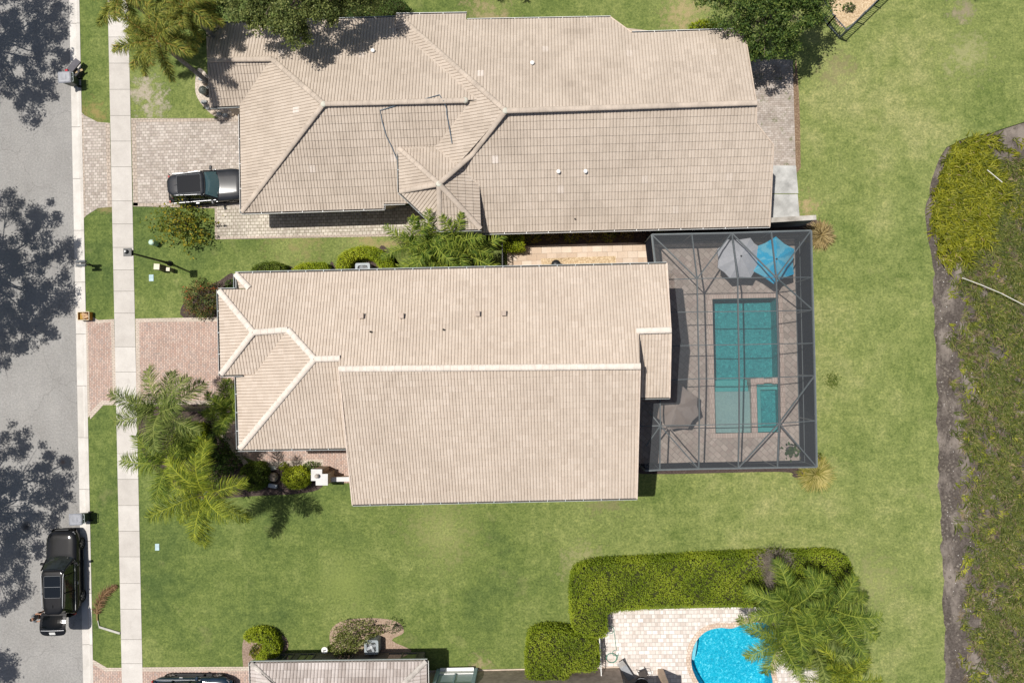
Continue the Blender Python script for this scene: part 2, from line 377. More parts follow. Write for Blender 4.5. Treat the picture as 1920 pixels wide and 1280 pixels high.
def m_water(name, tint, bsc=6.0, bst=0.35):
    m, nd, ln, b = new_mat(name, 0.03, 0.5)
    tr = nd.new('ShaderNodeBsdfTransparent'); tr.inputs['Color'].default_value = (*tint, 1)
    gl = nd.new('ShaderNodeBsdfGlossy'); gl.inputs['Roughness'].default_value = 0.06
    fr = nd.new('ShaderNodeFresnel'); fr.inputs['IOR'].default_value = 1.33
    bp = nd.new('ShaderNodeBump'); bp.inputs['Strength'].default_value = bst; bp.inputs['Distance'].default_value = 0.05
    ln.new(noise(nd, ln, pos(nd), bsc, 4, 0.6, 0.6), bp.inputs['Height'])
    ln.new(bp.outputs[0], gl.inputs['Normal']); ln.new(bp.outputs[0], fr.inputs['Normal'])
    mx = nd.new('ShaderNodeMixShader'); ln.new(fr.outputs[0], mx.inputs[0]); ln.new(tr.outputs[0], mx.inputs[1]); ln.new(gl.outputs[0], mx.inputs[2])
    ln.new(mx.outputs[0], nd['Material Output'].inputs['Surface'])
    return m
def m_plaster(name, a, d, e, sc=9):
    m, nd, ln, b = new_mat(name, 0.7, 0.2)
    p = pos(nd)
    n = noise(nd, ln, p, sc, 4, 0.75, 1.2); n2 = noise(nd, ln, p, 0.6, 3)
    c = ramp(nd, ln, n, [(0.35, a), (0.55, d), (0.72, e)])
    c = mixc(nd, ln, 0.4, c, ramp(nd, ln, n2, [(0.3, (0.8, 0.85, 0.9)), (0.7, (1.15, 1.1, 1.05))]), 'MULTIPLY')
    ln.new(c, b.inputs['Base Color']); return m

LAWN = m_lawn(); ASPH = m_asphalt()
CONC = m_concrete('sidewalk_concrete', (0.50, 0.47, 0.435), (0.60, 0.57, 0.53), 0.35)
KERBC = m_concrete('kerb_concrete', (0.52, 0.495, 0.455), (0.66, 0.63, 0.59), 0.45)
JOINT = plain('joint_dirt', (0.13, 0.12, 0.10), 0.95, 0.1, world=True)
PAV1 = m_paver('cobble_pavers', (0.39, 0.335, 0.29), (0.56, 0.50, 0.45), (0.25, 0.23, 0.19), 0.26, 0.18, exf=0.55, extra=(0.31, 0.26, 0.235), msz=0.014, weeds=0.10)
PAV2 = m_paver('pink_brick_pavers', (0.45, 0.305, 0.25), (0.55, 0.42, 0.355), (0.24, 0.19, 0.155), 0.21, 0.11, rz=R_(90), exf=0.5, extra=(0.30, 0.27, 0.26), msz=0.012)
PAV2B = m_paver('cream_border_pavers', (0.52, 0.44, 0.37), (0.60, 0.51, 0.43), (0.30, 0.26, 0.21), 0.21, 0.11, exf=0.3, msz=0.010)
PAV1B = m_paver('tan_border_pavers', (0.42, 0.35, 0.29), (0.50, 0.42, 0.35), (0.20, 0.17, 0.14), 0.22, 0.22, exf=0.3, msz=0.014)
PAV3 = m_paver('mossy_walk_pavers', (0.44, 0.39, 0.33), (0.60, 0.55, 0.47), (0.20, 0.18, 0.12), 0.27, 0.20, exf=0.5, extra=(0.33, 0.28, 0.24), msz=0.017, weeds=0.22, stain=0.6)
PAV4 = m_paver('weedy_back_pavers', (0.35, 0.30, 0.26), (0.46, 0.41, 0.37), (0.24, 0.21, 0.17), 0.24, 0.13, exf=0.5, extra=(0.27, 0.22, 0.19), msz=0.008, weeds=0.75, stain=1.0)
PAVP = m_paver('white_pool_pavers', (0.60, 0.54, 0.49), (0.78, 0.73, 0.69), (0.44, 0.40, 0.36), 0.34, 0.24, exf=0.55, extra=(0.44, 0.36, 0.31), msz=0.016, stain=0.2)
PAVD = m_paver('travertine_deck_pavers', (0.35, 0.295, 0.255), (0.47, 0.40, 0.35), (0.24, 0.205, 0.175), 0.44, 0.30, rz=R_(45), exf=0.5, extra=(0.33, 0.25, 0.22), msz=0.014)
COPE = m_paver('coping_pavers', (0.46, 0.36, 0.31), (0.54, 0.44, 0.38), (0.30, 0.24, 0.20), 0.15, 0.30, exf=0.3, msz=0.012)
TRAV = m_paver('travertine_side_slabs', (0.50, 0.38, 0.28), (0.68, 0.56, 0.45), (0.36, 0.28, 0.21), 0.62, 0.42, exf=0.35, extra=(0.60, 0.53, 0.45), msz=0.010)
TILE1 = m_tile('weathered_beige_tile', [(0.0, (0.450, 0.382, 0.314)), (0.3, (0.482, 0.410, 0.338)), (0.7, (0.502, 0.428, 0.355)), (0.994, (0.522, 0.447, 0.372)), (1.0, (0.66, 0.59, 0.53))], 0.5)
TILE2 = m_tile('cream_pink_tile', [(0.0, (0.500, 0.418, 0.342)), (0.3, (0.525, 0.442, 0.364)), (0.75, (0.546, 0.462, 0.382)), (1.0, (0.580, 0.495, 0.415))], 0.3)
TILE3 = m_tile('stained_grey_tile', [(0.0, (0.36, 0.31, 0.28)), (0.5, (0.47, 0.42, 0.39)), (1.0, (0.56, 0.51, 0.48))], 0.9, (0.16, 0.14, 0.13))
CAP1 = plain('beige_ridge_mortar', (0.495, 0.42, 0.348), 0.85, 0.2, amt=0.14, sc=1.5, world=True, fine=0.3)
CAP2 = plain('cream_ridge_mortar', (0.69, 0.615, 0.54), 0.85, 0.2, amt=0.10, sc=3.5, world=True, fine=0.3)
STUCCO1 = plain('beige_stucco', (0.48, 0.40, 0.32), 0.9, 0.1, world=True, fine=0.4)
STUCCO2 = plain('tan_stucco', (0.60, 0.50, 0.41), 0.9, 0.1, world=True, fine=0.4)
WHITE = plain('white_metal', (0.80, 0.80, 0.78), 0.5, 0.4, amt=0.06)
SOFFIT = plain('soffit_board', (0.42, 0.38, 0.33), 0.8, 0.2)
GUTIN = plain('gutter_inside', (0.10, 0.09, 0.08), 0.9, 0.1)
GUTG = plain('grey_green_gutter', (0.46, 0.50, 0.50), 0.5, 0.4)
BLACKM = plain('black_metal', (0.018, 0.02, 0.022), 0.45, 0.4)
CAGEM = plain('grey_aluminium', (0.125, 0.145, 0.15), 0.45, 0.4)
SCRR = m_screen('roof_screen_mesh', (0.13, 0.14, 0.15), 0.29)
SCRW = m_screen('wall_screen_mesh', (0.028, 0.03, 0.04), 0.93)
GLASSD = new_mat('dark_glass', 0.04, 0.9, col=(0.012, 0.016, 0.02))[0]
MULCH = m_mulch('dark_mulch', (0.035, 0.025, 0.022), (0.085, 0.062, 0.055), (0.17, 0.13, 0.12))
GRAV = m_mulch('tan_gravel', (0.26, 0.18, 0.10), (0.56, 0.42, 0.26), (0.82, 0.70, 0.52), 9)
STONEB = m_mulch('white_stone_bed', (0.28, 0.24, 0.19), (0.58, 0.50, 0.42), (0.82, 0.76, 0.68), 8)
SOIL = m_mud()
BARK = plain('bark', (0.20, 0.165, 0.13), 0.95, 0.05, amt=0.35, sc=9)
PTRUNK = plain('palm_trunk', (0.26, 0.24, 0.21), 0.9, 0.05, amt=0.3, sc=6)
# ------------------------------------------------------------------ ground, road, paths
def PP(pts, h=0.0): return [(P(x, y, h).x, P(x, y, h).y) for x, y in pts]
def q2(p): return (p[0], p[1])
ROADZ, BASEZ = -0.11, -0.125
POOL1 = PP([(1335, 560.5), (1457, 558), (1463.5, 810), (1341, 812)])
def smooth_loop(pts, n=6):
    out = []; m = len(pts)
    for i in range(m):
        p0, p1, p2, p3 = [Vector(pts[(i + k - 1) % m]) for k in range(4)]
        for j in range(n):
            t = j / n
            out.append(tuple(0.5 * ((2 * p1) + (p2 - p0) * t + (2 * p0 - 5 * p1 + 4 * p2 - p3) * t * t + (3 * p1 - p0 - 3 * p2 + p3) * t ** 3)))
    return out
K2 = [(1348, 1176), (1322, 1184), (1303, 1205), (1296, 1232), (1299, 1256), (1312, 1282), (1335, 1312), (1375, 1335), (1425, 1335),
      (1448, 1310), (1449, 1280), (1445, 1255), (1450, 1225), (1461, 1195), (1452, 1174), (1425, 1166), (1395, 1169), (1372, 1177)]
POOL2 = smooth_loop(PP(K2), 5)

mb = MB(); B = 260.0
mb.poly([(-B, -B), (B, -B), (B, B), (-B, B)], BASEZ, holes=[POOL1, POOL2]); struct(mb.build('ground', SOIL))
XK = lambda y: 149 + (y - 0) * 0.0205                      # back edge of the kerb, in photo pixels
kb0 = P(XK(-900), -900); kb1 = P(XK(2200), 2200)
bank = [(2600, -60), (2250, 90), (2050, 180), (1985, 205), (1920, 229), (1885, 240), (1858, 250), (1820, 256), (1795, 265), (1775, 276), (1762, 296), (1752, 322), (1743, 352), (1737, 380),
        (1735, 408), (1738, 440), (1745, 470), (1749, 500), (1750, 540), (1752, 600), (1755, 700), (1757, 800), (1760, 900), (1765, 1000), (1769, 1100), (1771, 1200), (1773, 1290), (1785, 1500), (1800, 2200)]
lawn = [q2(kb0)] + [q2(P(2600, -900))] + PP(bank) + [q2(kb1)]
lb = []
for a, b_ in zip(lawn[1:], lawn[2:] + lawn[:1]):
    lb.append(a)
    n = int((Vector(b_) - Vector(a)).length / 0.35) if (P(1700, 0).x < a[0] and abs(a[1]) < 30) else 1
    for k in range(1, n):
        t = k / n; lb.append((a[0] + (b_[0] - a[0]) * t + random.gauss(0, 0.05), a[1] + (b_[1] - a[1]) * t + random.gauss(0, 0.03)))
mb = MB(); mb.poly([lawn[0]] + lb, 0.0, holes=[POOL1, POOL2], thick=0.13); struct(mb.build('lawn', LAWN))
# road, gutter and kerb
XR = lambda y: 129.5 + y * 0.0205                          # asphalt edge
r0, r1 = P(XR(-900), -900, ROADZ), P(XR(2200), 2200, ROADZ)
mb = MB(); mb.poly([(r0.x, r0.y), (r0.x - 9.5, r0.y), (r1.x - 9.5, r1.y), (r1.x, r1.y)], ROADZ); struct(mb.build('road', ASPH))
mb = MB(); mb.poly([(r0.x - 10.2, r0.y), (-B, r0.y), (-B, r1.y), (r1.x - 10.2, r1.y)], 0.0, thick=0.12); struct(mb.build('far_verge', LAWN))
mb = MB(); jy = list(range(-150, 1600, 97))
ys = [-900] + jy + [2200]
for a, b_ in zip(ys, ys[1:]):
    for (y0, y1) in ((a + 0.35, b_ - 0.35),):
        e0, e1 = P(XR(y0), y0, -0.1), P(XR(y1), y1, -0.1); k0, k1 = P(XK(y0), y0), P(XK(y1), y1)
        m0 = e0.lerp(k0, 0.55); m1 = e1.lerp(k1, 0.55); n0 = e0.lerp(k0, 0.75); n1 = e1.lerp(k1, 0.75)
        prof0 = [(e0, -0.105), (m0, -0.085), (n0, 0.01), (k0, 0.022)]; prof1 = [(e1, -0.105), (m1, -0.085), (n1, 0.01), (k1, 0.022)]
        for i in range(3):
            mb.face([(prof0[i][0].x, prof0[i][0].y, prof0[i][1]), (prof1[i][0].x, prof1[i][0].y, prof1[i][1]), (prof1[i + 1][0].x, prof1[i + 1][0].y, prof1[i + 1][1]), (prof0[i + 1][0].x, prof0[i + 1][0].y, prof0[i + 1][1])])
        mb.face([(k0.x, k0.y, 0.022), (k1.x, k1.y, 0.022), (k1.x, k1.y, -0.12), (k0.x, k0.y, -0.12)])
        for (p_, pr) in ((0, prof0), (1, prof1)):
            mb.face([(q.x, q.y, z) for q, z in pr] + [(pr[3][0].x, pr[3][0].y, -0.12), (pr[0][0].x, pr[0][0].y, -0.12)])
struct(mb.build('kerb', KERBC))
# sidewalk slabs
SW0 = lambda y: 203.5 + (y - 60) * 0.0208; SW1 = lambda y: 241.5 + (y - 60) * 0.0215
joints = [-900, -560, -320, -170, -74, -26, 22, 70, 119, 168, 217, 265, 313, 377, 420, 464, 506, 546, 587, 650, 697, 745, 790, 850, 898, 947, 995, 1043, 1093, 1141, 1198, 1243, 1290, 1340, 1500, 1800, 2200]
mb = MB()
for a, b_ in zip(joints, joints[1:]):
    g = 0.32
    mb.prism([q2(P(SW0(a + g), a + g)), q2(P(SW1(a + g), a + g)), q2(P(SW1(b_ - g), b_ - g)), q2(P(SW0(b_ - g), b_ - g))], -0.1, 0.020)
struct(mb.build('sidewalk', CONC))
mb = MB(); mb.poly([q2(P(SW0(-900), -900)), q2(P(SW1(-900), -900)), q2(P(SW1(2200), 2200)), q2(P(SW0(2200), 2200))], 0.006); struct(mb.build('sidewalk_joint', JOINT))
def paved(name, pts, mat, z=0.012, h=None): mb = MB(); mb.poly(PP(pts), z, thick=z + 0.05); return struct(mb.build(name, mat))
# driveway of the upper house
paved('driveway_upper', [(246, 223), (320, 224), (400, 226), (500, 224), (500, 402), (400, 390), (250, 386)], PAV1)
paved('driveway_apron_upper', [(150, 207), (158, 216), (183, 229), (206, 231), (210, 388), (184, 390), (162, 404), (153, 414)], PAV1)
paved('driveway_edging', [(246, 222), (500, 222), (500, 228), (246, 229)], PAV1B, 0.016)
paved('driveway_edging', [(246, 229), (255, 229), (259, 386), (250, 386)], PAV1B, 0.016)
paved('driveway_edging', [(198, 231), (206, 231), (210, 388), (202, 388)], PAV1B, 0.016)
paved('driveway_edging', [(150.5, 207), (156, 214), (161, 404), (154.5, 412)], PAV1B, 0.016)
paved('driveway_edging', [(250, 380), (404, 384), (404, 391), (250, 387)], PAV1B, 0.016)
# driveway of the middle house
paved('driveway_middle', [(254, 599), (420, 597), (470, 597), (470, 757), (256, 757)], PAV2)
paved('driveway_apron_middle', [(158, 593), (186, 600), (214, 602), (219, 757), (190, 757), (165, 783)], PAV2)
paved('driveway_edging', [(254, 597), (455, 594), (455, 602), (254, 604)], PAV2B, 0.016)
paved('driveway_edging', [(254, 604), (261, 604), (264, 752), (257, 757)], PAV2B, 0.016)
paved('driveway_edging', [(257, 751), (412, 750), (412, 758), (257, 758)], PAV2B, 0.016)
paved('driveway_edging', [(208, 601), (214, 601), (219, 757), (212, 757)], PAV2B, 0.016)
paved('driveway_edging', [(158.5, 594), (164, 597), (169, 778), (164, 784)], PAV2B, 0.016)
paved('driveway_edging', [(169, 772), (190, 751), (219, 751), (219, 759), (194, 759), (169, 786)], PAV2B, 0.017)
paved('driveway_edging', [(159, 590), (164, 588), (184, 600), (214, 598), (214, 603), (182, 606), (162, 596)], PAV2B, 0.0175)
# entry walk round the middle house
paved('front_walk', [(404, 757), (470, 757), (470, 838), (480, 838), (700, 836), (700, 905), (640, 905), (640, 893), (602, 893), (602, 870), (500, 872), (440, 850), (404, 800)], PAV2, 0.010)
paved('walk_edging', [(497, 866), (606, 860), (606, 893), (598, 893), (598, 871), (500, 877)], PAV2B, 0.018)
paved('walk_edging', [(404, 757), (411, 757), (412, 800), (448, 848), (470, 872), (460, 875), (404, 806)], PAV2B, 0.018)
# driveway bottom
paved('driveway_lower', [(258, 1252), (480, 1249), (520, 1249), (520, 1420), (262, 1420)], PAV2)
paved('driveway_apron_lower', [(172, 1234), (200, 1252), (229, 1252), (233, 1420), (176, 1420)], PAV2)
paved('driveway_edging', [(258, 1250), (478, 1249), (478, 1257), (258, 1258)], PAV2B, 0.016)
paved('driveway_edging', [(172, 1234), (201, 1251), (229, 1251), (229, 1257), (198, 1258), (172, 1243)], PAV2B, 0.016)
# walk along the upper house
paved('side_walk', [(404, 386), (508, 390), (820, 385), (820, 440), (404, 448)], PAV3, 0.013)
paved('walk_edging', [(404, 444), (800, 437), (800, 442), (404, 449)], PAV1B, 0.017)
paved('walk_edging', [(403, 388), (407, 388), (408, 448), (403, 448)], PAV1B, 0.019)
# back walk and slab of the upper house
paved('back_walk', [(1380, 112), (1486, 112), (1492, 312), (1380, 316)], PAV4)
mb = MB()
for a, b_ in ((311, 363), (364.5, 412)):
    mb.prism(PP([(1395, a), (1492 + (a - 311) * 0.06, a), (1495 + (b_ - 340) * 0.06, b_), (1395, b_)]), -0.05, 0.05)
struct(mb.build('concrete_slab', m_concrete('weathered_slab_concrete', (0.28, 0.28, 0.27), (0.55, 0.55, 0.53), 1.0)))
# beds
def bed(name, pts, mat, z=0.008): mb = MB(); mb.poly(smooth_loop(PP(pts), 4), z); return struct(mb.build(name, mat))
bed('leaf_litter_bed', [(1483, 112), (1489, 140), (1493, 112), (1499, 200), (1501, 300), (1500, 316), (1488, 316), (1484, 200)], m_mulch('leaf_litter', (0.12, 0.08, 0.05), (0.23, 0.155, 0.10), (0.46, 0.36, 0.24), 10))
bed('mulch_bed', [(268, 770), (330, 760), (404, 759), (406, 800), (425, 835), (470, 872), (600, 872), (604, 912), (560, 925), (500, 928), (440, 932), (380, 935), (330, 915), (290, 880), (262, 830)], MULCH)
bed('mulch_bed', [(440, 530), (470, 510), (530, 506), (545, 499), (560, 510), (612, 504), (622, 490), (640, 506), (700, 485), (715, 460), (735, 476), (750, 500), (750, 530), (440, 540)], MULCH)
bed('mulch_bed', [(350, 560), (385, 540), (412, 526), (440, 516), (450, 600), (345, 596)], MULCH)
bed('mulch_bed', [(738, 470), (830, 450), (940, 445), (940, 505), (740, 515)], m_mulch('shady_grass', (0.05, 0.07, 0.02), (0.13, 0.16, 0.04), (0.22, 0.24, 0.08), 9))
bed('mulch_bed', [(940, 425), (1210, 418), (1212, 455), (1180, 455), (975, 462), (944, 468)], MULCH, 0.016)
bed('mulch_bed', [(1205, 868), (1500, 866), (1512, 898), (1486, 893), (1460, 884), (1205, 888)], MULCH, 0.009)
bed('mulch_bed', [(1440, 408), (1530, 412), (1532, 448), (1200, 470), (1190, 445)], MULCH, 0.006)
bed('stone_bed', [(372, 128), (396, 150), (420, 200), (450, 204), (449, 224), (420, 224), (396, 214), (374, 190), (366, 166)], STONEB, 0.012)
bed('gravel_bed', [(1585, 52), (1560, 20), (1560, -60), (1720, -60), (1650, -2)], GRAV, 0.012)
bed('brick_chip_bed', [(455, 1205), (475, 1188), (530, 1190), (540, 1215), (520, 1226), (470, 1238), (466, 1262), (458, 1262)], m_mulch('brown_chips', (0.16, 0.11, 0.08), (0.30, 0.22, 0.17), (0.45, 0.35, 0.28), 10))
bed('brick_chip_bed', [(618, 1190), (640, 1164), (700, 1158), (745, 1165), (757, 1185), (735, 1200), (770, 1222), (640, 1226)], m_mulch('brown_chips_light', (0.22, 0.15, 0.11), (0.38, 0.28, 0.21), (0.52, 0.42, 0.33), 10))
# travertine side patio + pebbles
paved('side_patio', [(951, 460), (1204, 452), (1216, 452), (1216, 530), (951, 530)], TRAV, 0.014)
mb = MB(); mb.poly(PP([(1014, 485), (1154, 480), (1156, 500), (1016, 500)]), 0.024); struct(mb.build('pebble_strip', GRAV))
# shady strip west of the patio
bed('grass_strip', [(885, 455), (938, 455), (938, 500), (885, 500)], LAWN, 0.011)
# lower patio
def cut_poly(name, outer, hole, mat, z):
    mb = MB(); mb.poly(outer, z, holes=[hole]); return struct(mb.build(name, mat))
cut_poly('lower_patio', PP([(1134, 1150), (1160, 1143), (1445, 1136), (1500, 1150), (1535, 1200), (1535, 1420), (1080, 1420), (1100, 1250), (1128, 1190)]), POOL2, PAVP, 0.012)

# ------------------------------------------------------------------ roofs
class Plane:
    def __init__(s, e0, e1, up, slope):
        """e0, e1: eave (px, py, h); up: pixel on the uphill side"""
        s.a = P(*e0); s.b = P(*e1); u = (s.b - s.a); u.z = 0; s.u = u.normalized()
        n = Vector((-s.u.y, s.u.x, 0)); q = P(up[0], up[1], s.a.z) - s.a
        if n.dot(q) < 0: n = -n
        s.n = n; s.slope = slope
        s.along = (s.b.z - s.a.z) / max(1e-6, (Vector((s.b.x - s.a.x, s.b.y - s.a.y))).length)
    def z(s, x, y):
        d = Vector((x - s.a.x, y - s.a.y, 0)); return s.a.z + d.dot(s.u) * s.along + d.dot(s.n) * s.slope
    def hit(s, px, py):
        h = s.a.z
        for _ in range(14):
            p = P(px, py, h); h = s.z(p.x, p.y)
        return P(px, py, h)
def clip_convex(poly, cl):
    """Sutherland-Hodgman in plan; poly 3-D, cl 2-D counter-clockwise"""
    out = poly
    for i in range(len(cl)):
        a = cl[i]; b = cl[(i + 1) % len(cl)]; ex, ey = b[0] - a[0], b[1] - a[1]; src = out; out = []
        if not src: return []
        sd = [ex * (p[1] - a[1]) - ey * (p[0] - a[0]) for p in src]
        for k in range(len(src)):
            p, q, dp, dq = src[k], src[(k + 1) % len(src)], sd[k], sd[(k + 1) % len(src)]
            if dp >= 0: out.append(p)
            if (dp >= 0) != (dq >= 0):
                t = dp / (dp - dq); out.append(tuple(p[j] + (q[j] - p[j]) * t for j in range(3)))
    return out
def tiles(mb, pl, polys, roll=0.172, row=0.40, lift=0.026, amp=0.020, seed=0):
    rr = random.Random(seed)
    sc = math.sqrt(1 + pl.slope ** 2)
    nx, ny, nz = -pl.n.x * pl.slope / sc, -pl.n.y * pl.slope / sc, 1 / sc      # surface normal (approx.)
    prof = [(0.0, -0.034), (0.09, 0.009), (0.36, amp), (0.64, amp), (0.91, 0.009)]
    rowh = row / sc
    for poly in polys:
        W3 = [pl.hit(x, y) for x, y in poly]; c2 = [(p.x, p.y) for p in W3]
        ar = sum(c2[i][0] * c2[(i + 1) % len(c2)][1] - c2[(i + 1) % len(c2)][0] * c2[i][1] for i in range(len(c2)))
        if ar < 0: c2 = c2[::-1]
        us = [(x - pl.a.x) * pl.u.x + (y - pl.a.y) * pl.u.y for x, y in c2]; vs = [(x - pl.a.x) * pl.n.x + (y - pl.a.y) * pl.n.y for x, y in c2]
        i0, i1 = math.floor(min(us) / roll) - 1, math.ceil(max(us) / roll) + 1
        j0, j1 = math.floor(min(vs) / rowh) - 1, math.ceil(max(vs) / rowh) + 1
        edges = []
        for k in range(len(c2)):
            a, b = c2[k], c2[(k + 1) % len(c2)]; ex, ey = b[0] - a[0], b[1] - a[1]; L = math.hypot(ex, ey); edges.append((a[0], a[1], ex / L, ey / L))
        for j in range(j0, j1):
            for i in range(i0, i1):
                uc, vc = (i + 0.5) * roll, (j + 0.5) * rowh
                xc = pl.a.x + pl.u.x * uc + pl.n.x * vc; yc = pl.a.y + pl.u.y * uc + pl.n.y * vc
                dmin = min(e[2] * (yc - e[1]) - e[3] * (xc - e[0]) for e in edges)
                if dmin < -0.32: continue
                inside = dmin > 0.30
                jit = rr.uniform(-0.005, 0.005); uvv = (i // 2 + 0.37, j + 0.61)
                pr = prof + [(1.0, -0.034)]
                for k in range(len(prof)):
                    q = []
                    for (uu, hh, vv, lf) in ((pr[k][0], pr[k][1], 0.0, lift + jit), (pr[k + 1][0], pr[k + 1][1], 0.0, lift + jit), (pr[k + 1][0], pr[k + 1][1], 1.0, 0.0), (pr[k][0], pr[k][1], 1.0, 0.0)):
                        u = (i + uu) * roll; v = (j + vv) * rowh
                        x = pl.a.x + pl.u.x * u + pl.n.x * v; y = pl.a.y + pl.u.y * u + pl.n.y * v; z = pl.z(x, y); o = hh + lf
                        q.append((x + nx * o, y + ny * o, z + nz * o))
                    o2 = -lift - 0.03                         # butt face down to the row below
                    bt = [q[1], q[0], (q[0][0] + nx * o2, q[0][1] + ny * o2, q[0][2] + nz * o2), (q[1][0] + nx * o2, q[1][1] + ny * o2, q[1][2] + nz * o2)]
                    if not inside:
                        q = clip_convex(q, c2); bt = clip_convex(bt, c2)
                    if len(q) > 2: mb.face(q, 0, uvv)
                    if len(bt) > 2: mb.face(bt, 0, uvv)
        # underlay board
        n_ = len(W3)
        mb.face([(p.x, p.y, p.z - 0.06) for p in W3], 1, (0.5, 0.5)); mb.face([(p.x, p.y, p.z - 0.14) for p in W3[::-1]], 1, (0.5, 0.5))
def cap(mb, pts, r=0.14, seg=0.36):
    """ridge / hip: overlapping half round tiles"""
    for a, b in zip(pts, pts[1:]):
        d = b - a; L = d.length; n = max(1, round(L / seg)); t = d.normalized(); s = t.cross(Vector((0, 0, 1))).normalized(); up = s.cross(t)
        for k in range(n):
            p0 = a + d * (k / n); p1 = a + d * ((k + 1.12) / n if k < n - 1 else 1.0); r0, r1 = r * 0.985, r * 1.03
            A = [p0 + s * r0 * math.cos(q) + up * (r0 * 0.62 * math.sin(q) - 0.004) for q in [math.pi * j / 6 for j in range(7)]]
            C = [p1 + s * r1 * math.cos(q) + up * (r1 * 0.62 * math.sin(q) + 0.006) for q in [math.pi * j / 6 for j in range(7)]]
            for j in range(6): mb.face([A[j + 1], A[j], C[j], C[j + 1]])
            mb.face([C[j] for j in range(7)]); mb.face([A[j] for j in range(6, -1, -1)])
def strip(mb, a, b, w=0.12, h=0.14, off=0.0):
    """gutter: an open U channel along a-b"""
    a = Vector(a); b = Vector(b); t = (b - a); t.z = 0; t.normalize(); s = Vector((-t.y, t.x, 0))
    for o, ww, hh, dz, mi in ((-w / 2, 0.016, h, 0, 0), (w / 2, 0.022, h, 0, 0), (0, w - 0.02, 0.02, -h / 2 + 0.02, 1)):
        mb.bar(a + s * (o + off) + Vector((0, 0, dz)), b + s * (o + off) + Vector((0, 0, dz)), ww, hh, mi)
def wall_poly(mb, pts, z0, z1, mi=0): mb.prism(pts, z0, z1, mi)

# ---- middle house (two storeys, cream tile)
HM = 'two-storey middle house under a cream pink tile roof with thick pale ridge caps'
bc = P(850, 700, 0)
h2 = thing('house', HM, 'house', (bc.x, bc.y, 0), 'tile roofed houses')
SL = 0.384
N2 = Plane((441, 513, 6.25), (1250, 495, 6.25), (850, 620), SL)
S2 = Plane((661, 945, 5.5), (1194, 933, 5.5), (900, 780), SL)
W2 = Plane((443, 704, 6.25), (447, 841, 6.25), (560, 760), SL)
SW2 = Plane((449, 842.5, 6.25), (648, 839.5, 6.25), (560, 760), SL)
TW2 = Plane((410, 543, 6.62), (414, 703, 6.62), (460, 620), SL)
TS2 = Plane((414, 703, 6.62), (450, 702, 6.62), (440, 660), SL)
CW2 = Plane((441, 513, 6.25), (441.6, 541, 6.25), (460, 530), SL)
E2 = Plane((1201, 745.5, 6.2), (1255, 744.5, 6.2), (1230, 680), SL)
mb = MB()
tiles(mb, N2, [[(441, 513), (475, 512.3), (475, 541.5), (468, 541.5)], [(409, 543.5), (475, 541.5), (475, 623)], [(475, 512.3), (540, 511), (540, 618), (475, 623)],
               [(540, 511), (590, 510), (590, 673), (540, 618)], [(590, 510), (636, 509), (636, 672), (590, 673)], [(636, 509), (1193, 496.2), (1200, 687), (636, 692)],
               [(1193, 496.2), (1250, 495), (1257.5, 619), (1196, 622)]], 0.168, 0.36, seed=1)
tiles(mb, S2, [[(635, 691), (1200, 687), (1194, 933), (661, 945)]], 0.168, 0.36, seed=2)
tiles(mb, W2, [[(443, 704), (478, 701), (449, 841)], [(478, 701), (539, 619), (590, 673), (449, 841)]], 0.168, 0.36, seed=3)
tiles(mb, SW2, [[(449, 842.5), (590, 673), (640, 672), (668, 839)]], 0.168, 0.36, seed=4)
tiles(mb, TW2, [[(410, 543), (475, 623), (414, 703)]], 0.168, 0.36, seed=5)
tiles(mb, TS2, [[(414, 703), (475, 623), (540, 618), (478, 701.5)]], 0.168, 0.36, seed=6)
tiles(mb, CW2, [[(441, 513), (468, 541), (441.6, 541)]], 0.168, 0.36, seed=7)
tiles(mb, E2, [[(1186, 622), (1258, 619), (1255, 744.5), (1190, 745.5)]], 0.168, 0.36, seed=8)
roof2 = mb.build('roof', [TILE2, SOFFIT], h2)
def capobj(parent, lines, mat, r, lift=0.02):
    for ln_ in lines:
        mb = MB(); cap(mb, [Vector((p.x, p.y, p.z + lift)) for p in ln_], r); mb.build('ridge_cap', mat, parent)
def on(pl, *pts): return [pl.hit(*p) for p in pts]
capobj(roof2, [on(N2, (635, 691.5), (1201, 686.5)), on(N2, (590, 673), (638, 671.5)), on(N2, (540, 618), (590, 673)), on(N2, (475, 623), (540, 618)),
               on(N2, (411, 545), (475, 623)), [TW2.hit(415, 701), N2.hit(475, 623)], [SW2.hit(450, 840), N2.hit(590, 673)], on(N2, (442, 514), (468, 541)),
               on(N2, (1192, 620.5), (1258.5, 618.5))], CAP2, 0.165)
